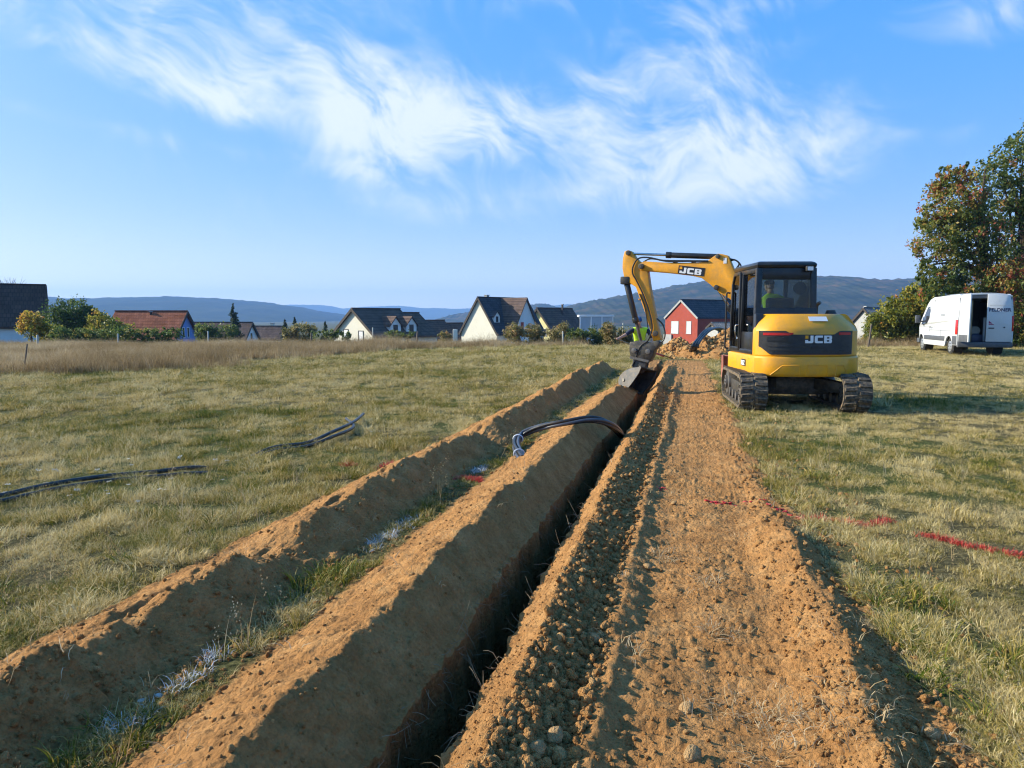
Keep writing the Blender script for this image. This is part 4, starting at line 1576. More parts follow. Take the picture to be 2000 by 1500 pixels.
    def outline(inset, front_y, n=26, xl=-.80, xr=1.0):
        pts = []
        for i in range(n + 1):
            x = xl + (xr - xl) * i / n
            k = (abs(x) - 0) / 1.0
            # the rear-left corner is rounded off tighter than the right one
            t = max(0.0, (-.55 - x) / .25)
            pts.append((x * (1 - inset), rear_y(x) + inset * .9 + .10 * t ** 2.2))
        pts.append((xr * (1 - inset), front_y))
        pts.append((xl * (1 - inset), front_y))
        return pts

    def loft(levels, name, mat, parent, front_y, **kw):
        mb = MB()
        rings = []
        for (z, inset) in levels:
            rings.append([(x, y, z) for x, y in outline(inset, front_y)])
        k = len(rings[0])
        vs = [p for r in rings for p in r]
        fs = [tuple(range(k - 1, -1, -1)), tuple(range((len(rings) - 1) * k, len(rings) * k))]
        for i in range(len(rings) - 1):
            for j in range(k):
                fs.append((i * k + j, i * k + (j + 1) % k, (i + 1) * k + (j + 1) % k, (i + 1) * k + j))
        mb.add(vs, fs)
        return mb.build(name, mat, parent, M=HM, smooth=True, **kw)
    MB().box2((-.55, -.6, .57), (.55, .9, .64)).build('turntable_plate', M_DKSTEEL, root, M=HM)
    skirt = loft([(.575, .035), (.60, .012), (.63, 0), (.88, 0), (.905, .012), (.912, .03)], 'counterweight_skirt', M_YEL, root, .92, ang=28)
    # cast panel outlines on the skirt
    def rear_pt(x, z, off=.0, inset=.0):
        d = .002
        y = rear_y(x) + inset * .9
        tx = Vector((2 * d, rear_y(x + d) - rear_y(x - d), 0)).normalized()
        n = Vector((tx.y, -tx.x, 0))
        if n.y > 0:
            n = -n
        return Vector((x * (1 - inset), y, z)) + n * off, n

    def rib(pts, w, mat, parent, name, inset=0.0, h=.008):
        P = []
        for i in range(len(pts) - 1):
            (x0, z0), (x1, z1) = pts[i], pts[i + 1]
            m_ = max(1, int(abs(x1 - x0) / .06))
            for k in range(m_):
                t = k / m_
                P.append(rear_pt(x0 + (x1 - x0) * t, z0 + (z1 - z0) * t, .0, inset)[0])
        P.append(rear_pt(*pts[-1], .0, inset)[0])
        MB().tube(P, w, 5).build(name, mat, parent, M=HM, smooth=True)
    for pts in ([(-.60, .60), (-.42, .76), (-.15, .77), (-.14, .60)], [(-.04, .60), (-.02, .77), (.30, .77), (.32, .60)], [(.45, .60), (.47, .77), (.60, .77), (.68, .61)]):
        rib(pts, .009, M_YEL, skirt, 'cast_rib')
    # engine hood: wraps the rear, flat sides, chamfered top
    hood = loft([(.914, .03), (.93, .022), (1.33, .022), (1.40, .05), (1.585, .19), (1.615, .24)], 'engine_hood', M_YEL, root, -.57, ang=24)
    # the hood on the right-hand side runs forward beside the cab
    mb = MB()
    mb.prism([(.34, .914), (.975, .914), (.975, 1.30), (.83, 1.50), (.34, 1.50)], lambda a, b: (a, 0, b), (0, 1, 0), -.58, .92)
    mb.build('side_hood', M_YEL, root, M=HM, bevel=.03)
    sl_ = math.atan2(.185, .126)
    nt_ = Vector((0, -math.sin(sl_), math.cos(sl_)))
    tt_ = Vector((0, math.cos(sl_), math.sin(sl_)))
    cc_ = Vector((.17, -.925, 1.525)) + nt_ * .012
    q_ = [cc_ + Vector((sx * .15, 0, 0)) + tt_ * sy * .045 for sx, sy in ((-1, -1), (1, -1), (.92, 1), (-1.06, 1))]
    MB().add(q_ + [p + nt_ * .004 for p in q_], [(3, 2, 1, 0), (4, 5, 6, 7), (0, 1, 5, 4), (1, 2, 6, 5), (2, 3, 7, 6), (3, 0, 4, 7)]).build('white_notice', M_WHT, hood, M=HM)

    # black rear panel with lamps and lettering
    def panel(name, mat, parent, top, bot, x0, x1, off, inset=.022, n=40):
        vs, fs = [], []
        for i in range(n + 1):
            x = x0 + (x1 - x0) * i / n
            zt_, zb_ = top(x), bot(x)
            for z in (zb_, zt_):
                p, nn = rear_pt(x, z, off, inset)
                q, nn = rear_pt(x, z, -.02, inset)
                vs += [p, q]
        for i in range(n):
            a, b = i * 4, i * 4 + 4
            fs += [(a, b, b + 2, a + 2), (a + 2, b + 2, b + 3, a + 3), (a + 1, b + 1, b, a)]
        fs += [(0, 2, 3, 1), (n * 4, n * 4 + 1, n * 4 + 3, n * 4 + 2)]
        mb = MB()
        mb.add(vs, fs)
        return mb.build(name, mat, parent, M=HM, smooth=True, ang=40)

    def top(x):
        return float(np.interp(x, [-.79, -.78, -.38, -.28, .42, .52, .79], [1.33, 1.335, 1.335, 1.275, 1.275, 1.335, 1.335]))

    def bot(x):
        return float(np.interp(x, [-.79, -.75, -.62, .79], [1.08, 1.06, .945, .945]))
    pan = panel('rear_panel', M_BLK2, root, top, bot, -.78, .78, .014)
    panel('tail_lamp', M_REDL, pan, lambda x: 1.305, lambda x: float(np.interp(x, [-.74, -.33, -.27], [1.262, 1.262, 1.285])), -.72, -.27, .021, n=14)
    panel('tail_lamp', M_REDL, pan, lambda x: 1.31, lambda x: 1.268, .50, .73, .021, n=10)
    panel('recess_louvre', M_BLK, pan, lambda x: 1.235, lambda x: 1.16, -.66, -.34, .019, n=10)
    panel('recess_louvre', M_BLK2, pan, lambda x: 1.09, lambda x: 1.075, -.64, .70, .022, n=30)
    panel('recess_louvre', M_BLK2, pan, lambda x: 1.02, lambda x: 1.008, -.60, .72, .022, n=30)
    panel('recess_louvre', M_BLK, pan, lambda x: .985, lambda x: .955, -.58, .72, .019, n=30)
    panel('camera_recess', M_BLK, pan, lambda x: 1.10, lambda x: 1.05, .04, .24, .025, n=6)

    def rmap(a, b):
        p, nn = rear_pt(-.075 + a, 1.135 + b, .0145, .022)
        return p
    lettering(pan, 'JCB', rmap, lambda a: rear_pt(-.075 + a, 1.2, 0, .022)[1], .135, .125, .022, M_WHT)
    mb = MB()
    q = [rear_pt(-.075 + a, 1.135 + b, .0145, .022)[0] for a, b in ((0, .075), (.05, .075), (.05, .125), (0, .125))]
    nn = rear_pt(-.05, 1.2, 0, .022)[1]
    mb.add(q + [p + nn * .004 for p in q], [(3, 2, 1, 0), (4, 5, 6, 7), (0, 1, 5, 4), (1, 2, 6, 5), (2, 3, 7, 6), (3, 0, 4, 7)])
    mb.build('logo_square', M_ORG, pan, M=None)
    for o in list(pan.children):
        if o.name.startswith(('letter', 'logo')):
            o.data.transform(HM)
    # 55Z on the left flank of the skirt
    dec = MB().box2((-.804, -.26, .70), (-.798, .04, .82))
    dec = dec.build('model_plate', M_BLK, skirt, M=HM)
    lettering(dec, '55Z', lambda a, b: (-.8045, .015 - a, .715 + b), lambda a: (-1, 0, 0), .062, .085, .014, M_WHT, th=.003)
    for o in dec.children:
        o.data.transform(HM)
    # exhaust and filler cap
    ex = MB()
    ex.tube(spline([(.30, -.50, 1.58), (.30, -.50, 1.72), (.31, -.52, 1.78), (.34, -.56, 1.81)], 4), .028, 10)
    ex.build('exhaust_pipe', M_DKSTEEL, root, M=HM, smooth=True)
    MB().cyl((.56, -.46, 1.55), (.56, -.46, 1.68), .12, 14, .07).build('air_intake', M_BLK2, root, M=HM, smooth=True)

    # ---- cab
    x0, x1, y0, y1, zb, zr = -.76, .30, -.55, 1.02, .915, 2.40
    cab = MB()
    # floor pan, rear lower wall, posts and sills as one welded frame
    cab.box2((x0, y0, zb), (x1, y1, zb + .08))
    cab.box2((x0 + .01, y0, zb + .08), (x1 - .01, y0 + .06, 1.72))
    fpost = [((x0 + .045, y0 + .05), (x0 + .075, y0 + .07)), ((x1 - .045, y0 + .05), (x1 - .075, y0 + .07)), ((x0 + .04, y1 - .05), (x0 + .08, y1 - .16)), ((x1 - .04, y1 - .05), (x1 - .08, y1 - .16)), ((x0 + .035, .34), (x0 + .065, .34))]
    cab.box2((x0 - .005, y0 - .10, zb), (x0 + .12, y0 + .02, 1.62))
    for i, (lo, hi) in enumerate(fpost):
        w = .10 if i < 2 else .075
        cab.bar((lo[0], lo[1], zb + .05), (hi[0], hi[1], zr), w, w)
    cab.box2((x0 + .06, y0 + .04, zr - .20), (x1 - .06, y0 + .11, zr))
    cab.box2((x0 + .03, y0 + .05, zr - .08), (x0 + .10, y1 - .16, zr))
    cab.box2((x1 - .10, y0 + .05, zr - .08), (x1 - .03, y1 - .16, zr))
    cab.box2((x0 + .06, y1 - .2, zr - .08), (x1 - .06, y1 - .14, zr))
    cab.box2((x1 - .06, y0 + .06, zb + .08), (x1 - .02, y1 - .1, 1.45))
    cab.box2((x0 + .05, y1 - .1, zb + .08), (x1 - .05, y1 - .05, 1.25))
    cb = cab.build('cab', M_BLK, root, M=HM, bevel=.012)
    roof = MB()
    ring = [(zr, .0), (zr + .05, -.012), (zr + .085, .0), (zr + .11, .05)]
    vs = []
    for z, ins in ring:
        for (sx, sy) in ((0, 0), (1, 0), (1, 1), (0, 1)):
            vs.append(((x0 + .035 + ins) if sx == 0 else (x1 - .035 - ins), (y0 + .02 + ins) if sy == 0 else (y1 - .10 - ins), z))
    fs = [(3, 2, 1, 0), (12, 13, 14, 15)] + [(i * 4 + j, i * 4 + (j + 1) % 4, (i + 1) * 4 + (j + 1) % 4, (i + 1) * 4 + j) for i in range(3) for j in range(4)]
    roof.add(vs, fs)
    roof.build('cab_roof', M_BLK, cb, M=HM, bevel=.018)
    # glass
    MB().box2((x0 + .11, y0 + .025, 1.72), (x1 - .11, y0 + .032, zr - .20)).build('rear_window', M_GLASS, cb, M=HM)
    MB().box2((x1 - .066, y0 + .12, 1.45), (x1 - .060, y1 - .14, zr - .08)).build('side_window', M_GLASS, cb, M=HM)
    g = MB()
    g.add([(x0 + .09, y1 - .062, 1.25), (x1 - .09, y1 - .062, 1.25), (x1 - .11, y1 - .165, zr - .08), (x0 + .11, y1 - .165, zr - .08)], [(0, 1, 2, 3)])
    g.build('windscreen', M_GLASS, cb, M=HM)
    MB().box2((x0 + .055, y0 + .11, 1.30), (x0 + .061, .30, zr - .09)).build('quarter_window', M_GLASS, cb, M=HM)
    lowp = MB().box2((x0 + .03, y0 + .1, zb + .06), (x0 + .07, .31, 1.30))
    lowp.build('quarter_panel', M_BLK, cb, M=HM, bevel=.01)
    # door: rounded black frame, tall pane, handle
    dr = MB()
    dy0, dy1, dz0, dz1 = .36, y1 - .09, zb + .07, zr - .05
    pts = [(dy0, dz0), (dy1 - .02, dz0), (dy1 + .01, dz0 + .12), (dy1 - .06, dz1 - .16), (dy1 - .17, dz1), (dy0, dz1)]
    for i in range(len(pts)):
        a_, b_ = pts[i], pts[(i + 1) % len(pts)]
        dr.bar((x0 + .012, a_[0], a_[1]), (x0 + .012, b_[0], b_[1]), .05, .06)
    do = dr.build('door', M_BLK, cb, M=HM, bevel=.012)
    gm = MB()
    gm.prism([(p[0], p[1]) for p in pts], lambda a_, b_: (x0 + .012, a_, b_), (1, 0, 0), -.003, .003)
    gm.build('door_pane', M_GLASS, do, M=HM)
    hd = MB().tube(spline([(x0 - .02, dy0 + .03, 1.42), (x0 - .055, dy0 + .05, 1.40), (x0 - .055, dy0 + .05, 1.25), (x0 - .03, dy0 + .06, 1.20), (x0 - .02, dy0 + .03, 1.16)], 4), .014, 8)
    hd.build('door_handle', M_CHROME, do, M=HM, smooth=True)
    rl = MB().tube(spline([(x0 - .01, y1 - .04, 2.02), (x0 - .07, y1 - .02, 2.02), (x0 - .075, y1 - .01, 1.9), (x0 - .075, y1 + .01, 1.2), (x0 - .075, y1 + .02, .99), (x0 - .01, y1, .96)], 5), .017, 8)
    rl.build('grab_rail', M_BLK, cb, M=HM, smooth=True)
    wl = MB().box((x1 - .17, y0 - .03, zr - .02), (.12, .07, .09))
    wl = wl.build('work_lamp', M_BLK2, cb, M=HM, bevel=.012)
    MB().box((x1 - .17, y0 - .068, zr - .02), (.095, .008, .065)).build('lamp_lens', M_CHROME, wl, M=HM)
    # mirror inside the rear window's corner and the levers
    mi = MB()
    mi.cyl((x1 - .24, y0 + .18, 2.06), (x1 - .24, y0 + .21, 2.06), .11, 20)
    mi.tube([(x1 - .22, y0 + .2, 2.16), (x1 - .2, y0 + .16, zr - .1)], .012, 6)
    mi.build('round_fan', M_BLK2, cb, M=HM)
    st = MB()
    st.cyl((-.23, -.05, zb + .08), (-.23, -.05, 1.30), .11, 14)
    st.box2((-.48, -.21, 1.30), (.02, .25, 1.42))
    st.box2((-.47, -.27, 1.40), (.01, -.16, 1.90))
    st.build('seat', M_SEAT, root, M=HM, bevel=.05, seg=3)
    for s in (-1, 1):
        MB().tube([(-.23 + s * .3, .42, 1.2), (-.23 + s * .3, .46, 1.52), (-.23 + s * .29, .44, 1.60)], [.018, .014, .03], 8).build('joystick', M_BLK2, root, M=HM, smooth=True)
    MB().tube([(-.36, .72, 1.0), (-.36, .66, 1.45)], .016, 6).build('travel_lever', M_BLK2, root, M=HM)

    # ---- boom, arm and bucket in their own vertical plane, swung left of the house
    Kp = HM @ Vector((.05, 1.12, 0))
    K = Vector((EXC_X + Kp.x, EXC_Y + Kp.y, 0))
    baz = R(-65)
    bd = Vector((math.sin(baz), math.cos(baz), 0))
    bn = Vector((-bd.y, bd.x, 0))          # normal of the boom plane
    if bn.y > 0:
        bn = -bn                            # towards the camera

    def rz(px, py):
        d = ray(px, py)
        C = Vector((0, 0, H))
        t = (K - C).dot(bn) / d.dot(bn)
        p = C + d * t
        return ((p - K).dot(bd), p.z - zg)

    def bp(a, b):
        return K + bd * a + Vector((0, 0, b)) - O

    def plate(name, pix, w, mat, parent, extra=(), off=0.0, bevel=.012):
        poly = [rz(*p) for p in pix] + list(extra)
        mb = MB()
        mb.prism(poly, bp, bn, off - w / 2, off + w / 2)
        return mb.build(name, mat, parent, bevel=bevel, seg=2)

    def pin(name, px, py, r, w, mat, parent, off=0.0):
        a, b = rz(px, py)
        p = bp(a, b)
        return MB().cyl(p + bn * (off - w / 2), p + bn * (off + w / 2), r, 16).build(name, mat, parent, bevel=.004, ang=60)
    # swing post
    sp = MB()
    sp.box(bp(.04, .80), (.30, .30, .62), Matrix.Rotation(math.atan2(bd.y, bd.x), 3, 'Z'))
    sp.cyl(bp(0, .52), bp(0, 1.08), .13, 18)
    sp.build('swing_post', M_DKSTEEL, root, bevel=.02)
    foot = [(-.02, 1.05), (.10, .96)]
    boom_pix = [(1252, 514), (1262, 511), (1300, 513.5), (1345, 514), (1382, 512), (1398, 500), (1403, 496), (1412, 497), (1424, 500), (1430, 515), (1437, 533)]
    boom_lo = [(1426, 583), (1408, 573), (1389, 556), (1372, 543.5), (1351, 538.5), (1308, 533.5), (1266, 530), (1254, 529), (1247, 522)]
    poly = [rz(*p) for p in boom_pix] + [(.30, 1.95), (-.06, 1.22), (-.10, 1.10), (-.02, 1.02), (.10, 1.05), (.42, 1.60)] + [rz(*p) for p in boom_lo]
    mb = MB()
    mb.prism(poly, bp, bn, -.115, .115)
    boom = mb.build('boom', M_YEL2, root, bevel=.014, seg=2)
    # name board on the boom flank
    A = rz(1330, 521)
    B = rz(1376, 526)
    dv = (Vector((B[0] - A[0], B[1] - A[1])))
    ln = dv.length
    ex_ = dv.normalized()
    ey_ = Vector((ex_.y, -ex_.x)) if ex_.x < 0 else Vector((-ex_.y, ex_.x))

    def bm_(a, b, off=.119):
        p = Vector(A) + ex_ * a + ey_ * b
        return bp(p.x, p.y) + bn * off
    hh = (Vector(rz(1330, 521)) - Vector(rz(1328.5, 534))).length
    mb = MB()
    q = [(-.02, -hh - .01), (ln + .03, -hh - .01), (ln + .03, .02), (-.02, .02)]
    mb.add([bm_(a, b, .116) for a, b in q] + [bm_(a, b, .1195) for a, b in q], [(3, 2, 1, 0), (4, 5, 6, 7), (0, 1, 5, 4), (1, 2, 6, 5), (2, 3, 7, 6), (3, 0, 4, 7)])
    brd = mb.build('name_board', M_BLK, boom)
    lw_ = (ln - .02) / 3 * .86
    lettering(brd, 'JCB', lambda a, b: bm_(a + .012, b - hh + .005, .120), lambda a: bn, lw_, hh * .86, lw_ * .16, M_WHT, th=.003)
    MB().box(bm_(.03, -hh * .2, .1225), (.05, .006, .05), Matrix.Rotation(math.atan2(bd.y, bd.x), 3, 'Z')).build('logo_square', M_ORG, brd)
    MB().box(bp(*rz(1418, 510)) + bn * .118, (.06, .006, .11), Matrix.Rotation(math.atan2(bd.y, bd.x), 3, 'Z')).build('warning_label', M_WHT, boom)
    pin('boom_pin', 1404, 501.5, .045, .30, M_DKSTEEL, boom)
    pin('boom_pin', 1255.5, 521, .058, .34, M_DKSTEEL, boom)
    pin('boom_pin', 1401, 562, .05, .32, M_DKSTEEL, boom)
    # arm
    arm_pix = [(1229, 489), (1236, 492), (1243, 503), (1250, 511), (1262, 514), (1267, 530), (1271, 560), (1277, 592), (1284, 628), (1288, 646), (1292, 663), (1278, 666), (1271, 640), (1262, 610), (1251, 580), (1244, 561), (1232, 553), (1222, 546), (1218, 524), (1219, 505), (1222, 492)]
    arm = plate('arm', arm_pix, .20, M_YEL2, root)
    pin('arm_pin', 1230, 495, .05, .30, M_DKSTEEL, arm)
    pin('arm_pin', 1282.5, 651, .06, .27, M_DKSTEEL, arm)
    pin('arm_pin', 1286, 671, .06, .27, M_DKSTEEL, arm)
    for p_ in ((1251, 585), (1268, 575)):
        pin('arm_boss', p_[0], p_[1], .018, .215, M_YEL2, arm)

    def cyl_px(name, a, b, mid, r, rr, off=0.0):
        pa, pb = bp(*rz(*a)) + bn * off, bp(*rz(*b)) + bn * off
        pm = pa + (pb - pa) * mid
        c = MB().cyl(pa, pm, r, 18)
        d = (pb - pa).normalized()
        c.cyl(pm - d * .09, pm + d * .015, r * 1.16, 18)
        co = c.build(name, M_BLK, root, bevel=.004, ang=60)
        MB().cyl(pm, pb, rr, 14).build('rod', M_CHROME if name != 'bucket_cylinder' else M_DKSTEEL, co, smooth=True, ang=60)
        return co
    cyl_px('arm_cylinder', (1404, 501.5), (1230, 495.5), .57, .056, .026)
    cyl_px('boom_cylinder', (1440, 625), (1401, 562), .42, .06, .028, 0)
    bc = cyl_px('bucket_cylinder', (1224, 553), (1252, 668), .66, .062, .035)
    MB().box(bp(*rz(1223, 548)), (.20, .22, .16), Matrix.Rotation(math.atan2(bd.y, bd.x), 3, 'Z')).build('cylinder_head', M_BLK2, bc, bevel=.02)
    # hoses over the boom and down the arm
    def hose(pix, r, off, name='hose'):
        MB().tube(spline([bp(*rz(*p)) + bn * off for p in pix], 6), r, 7).build(name, M_HOSE, root, smooth=True)
    hose([(1434, 530), (1444, 516), (1436, 508), (1426, 510)], .016, .03)
    hose([(1434, 534), (1448, 522), (1440, 510), (1426, 506)], .016, .07)
    hose([(1385, 511), (1345, 511), (1305, 511), (1270, 504), (1250, 506), (1240, 520), (1239, 535), (1246, 548), (1259, 575), (1268, 600), (1275, 625), (1276, 645), (1268, 665), (1255, 675), (1247, 692), (1238, 715)], .017, .125)
    hose([(1385, 510), (1340, 509.5), (1300, 509), (1272, 506), (1258, 512)], .014, .05)
    hose([(1285, 622), (1296, 633), (1301, 650), (1298, 664), (1290, 670)], .016, .10)
    hose([(1252, 574), (1262, 600), (1267, 628), (1268, 640)], .012, .115)
    for p_ in ((1319, 512), (1355, 512)):
        MB().box(bp(*rz(*p_)), (.05, .24, .03), Matrix.Rotation(math.atan2(bd.y, bd.x), 3, 'Z')).build('hose_clamp', M_BLK2, boom)
    # tilting coupler
    cp = plate('coupler', [(1233, 668), (1250, 665), (1276, 668), (1290, 667), (1291, 674), (1281, 684), (1278, 695), (1272, 706), (1262, 708), (1246, 704), (1235, 698), (1232, 684)], .26, M_DKSTEEL, root, bevel=.016)
    for p_ in ((1242, 684), (1269, 686)):
        pin('coupler_pin', p_[0], p_[1], .055, .32, M_STEEL, cp)
    MB().bar(bp(*rz(1234, 697)) + bn * .145, bp(*rz(1270, 705)) + bn * .145, .03, .05).build('coupler_bar', M_STEEL, cp)
    for k, off in ((0, -.09), (1, .09)):
        plate('hitch_plate', [(1244, 703), (1266, 707), (1262, 722), (1258, 728), (1240, 728), (1234, 724)], .05, M_DKSTEEL, cp, off=off)
    plate('hitch_core', [(1246, 705), (1262, 707), (1258, 722), (1246, 722)], .12, M_BLK2, cp)
    # bucket: curled shell open to the right, two cheeks, cutting edge
    sh = [(1236, 727), (1250, 722), (1262, 724), (1274, 723)]
    inner = []
    shell_pix = [(1275, 724), (1262, 723), (1246, 723), (1230, 727), (1219, 735), (1216, 745), (1219, 755), (1228, 762), (1240, 766)]
    bw = .46
    mb = MB()
    P = [Vector(rz(*p)) for p in shell_pix]
    cen = Vector(rz(1252, 745))
    out = []
    inn = []
    for p in P:
        d = (cen - p).normalized()
        out.append(p)
        inn.append(p + d * .02)
    poly = [tuple(p) for p in out] + [tuple(p) for p in reversed(inn)]
    mb.prism(poly, bp, bn, -bw / 2, bw / 2)
    tilt = Matrix.Translation(bp(*rz(1250, 722))) @ Matrix.Rotation(R(16), 4, bd) @ Matrix.Rotation(R(-30), 4, 'Z') @ Matrix.Translation(-bp(*rz(1250, 722)))
    bk = mb.build('bucket', M_BUCKET, root, M=tilt, smooth=True)
    for s in (-1, 1):
        mb = MB()
        ck = [tuple(p) for p in P] + [rz(1255, 752), rz(1270, 735)]
        mb.prism(ck, bp, bn, s * bw / 2 - .012, s * bw / 2 + .012)
        mb.build('bucket_cheek', M_BUCKET, bk, M=tilt, bevel=.004, seg=1)
        for p_ in ((1231, 745),):
            a, b = rz(*p_)
            MB().cyl(bp(a, b) + bn * (s * bw / 2 - .03), bp(a, b) + bn * (s * bw / 2 + .03), .035, 12).build('bucket_boss', M_DKSTEEL, bk, M=tilt)
    ce = MB()
    ce.bar(bp(*rz(1240, 765.5)) - bn * (bw / 2 + .01), bp(*rz(1240, 765.5)) + bn * (bw / 2 + .01), .10, .022)
    ce.build('cutting_edge', M_STEEL, bk, M=tilt)
    for off in (-.09, .09):
        mb = MB()
        mb.prism([rz(1238, 728), rz(1262, 725), rz(1258, 714), rz(1242, 714)], bp, bn, off - .015, off + .015)
        mb.build('bucket_ear', M_DKSTEEL, bk, M=tilt)
    tag(root, 'yellow tracked mini excavator with black cab standing beside the trench', 'excavator')
    return root, HM


EXC_X, EXC_Y = 4.93, 12.85
EXCAVATOR, EXC_HM = build_excavator()

# ------------------------------------------------------------------ white delivery van
M_VAN = solid('van_white', (.60, .61, .62), .3, var=.03, scale=1.2, spec=.5, coat=.4, dirt=(.50, .44, .35), dirt_amt=.12)
M_VGREY = solid('grey_bumper_plastic', (.085, .09, .10), .6, var=.12, scale=5)
M_TYRE = solid('tyre_rubber', (.022, .022, .022), .8, var=.2, scale=12, dirt=(.12, .10, .07), dirt_amt=.4)
M_RIM = solid('silver_hubcap', (.48, .49, .51), .35, .6, var=.1, scale=8)
M_VINT = solid('van_lining', (.10, .095, .085), .8, var=.2, scale=4)
M_PLY = solid('plywood', (.34, .24, .13), .7, var=.2, scale=4)
M_NAVY = solid('navy_lettering', (.03, .04, .10), .5, var=.05)
M_PALEGREY = solid('pale_grey_emblem', (.36, .38, .41), .5, var=.05)
M_MAG = solid('magenta_mark', (.35, .02, .09), .5, var=.05)


def text_mesh(txt, size, mat, name, space=1.0):
    c = bpy.data.curves.new(name, 'FONT')
    c.body = txt
    c.size = size
    c.extrude = .002
    c.offset = size * .035
    c.space_character = space
    c.align_x = 'CENTER'
    o = bpy.data.objects.new(name, c)
    COL.objects.link(o)
    dg = bpy.context.evaluated_depsgraph_get()
    me = bpy.data.meshes.new_from_object(o.evaluated_get(dg))
    bpy.data.objects.remove(o)
    me.materials.clear()
    me.materials.append(mat)
    return me


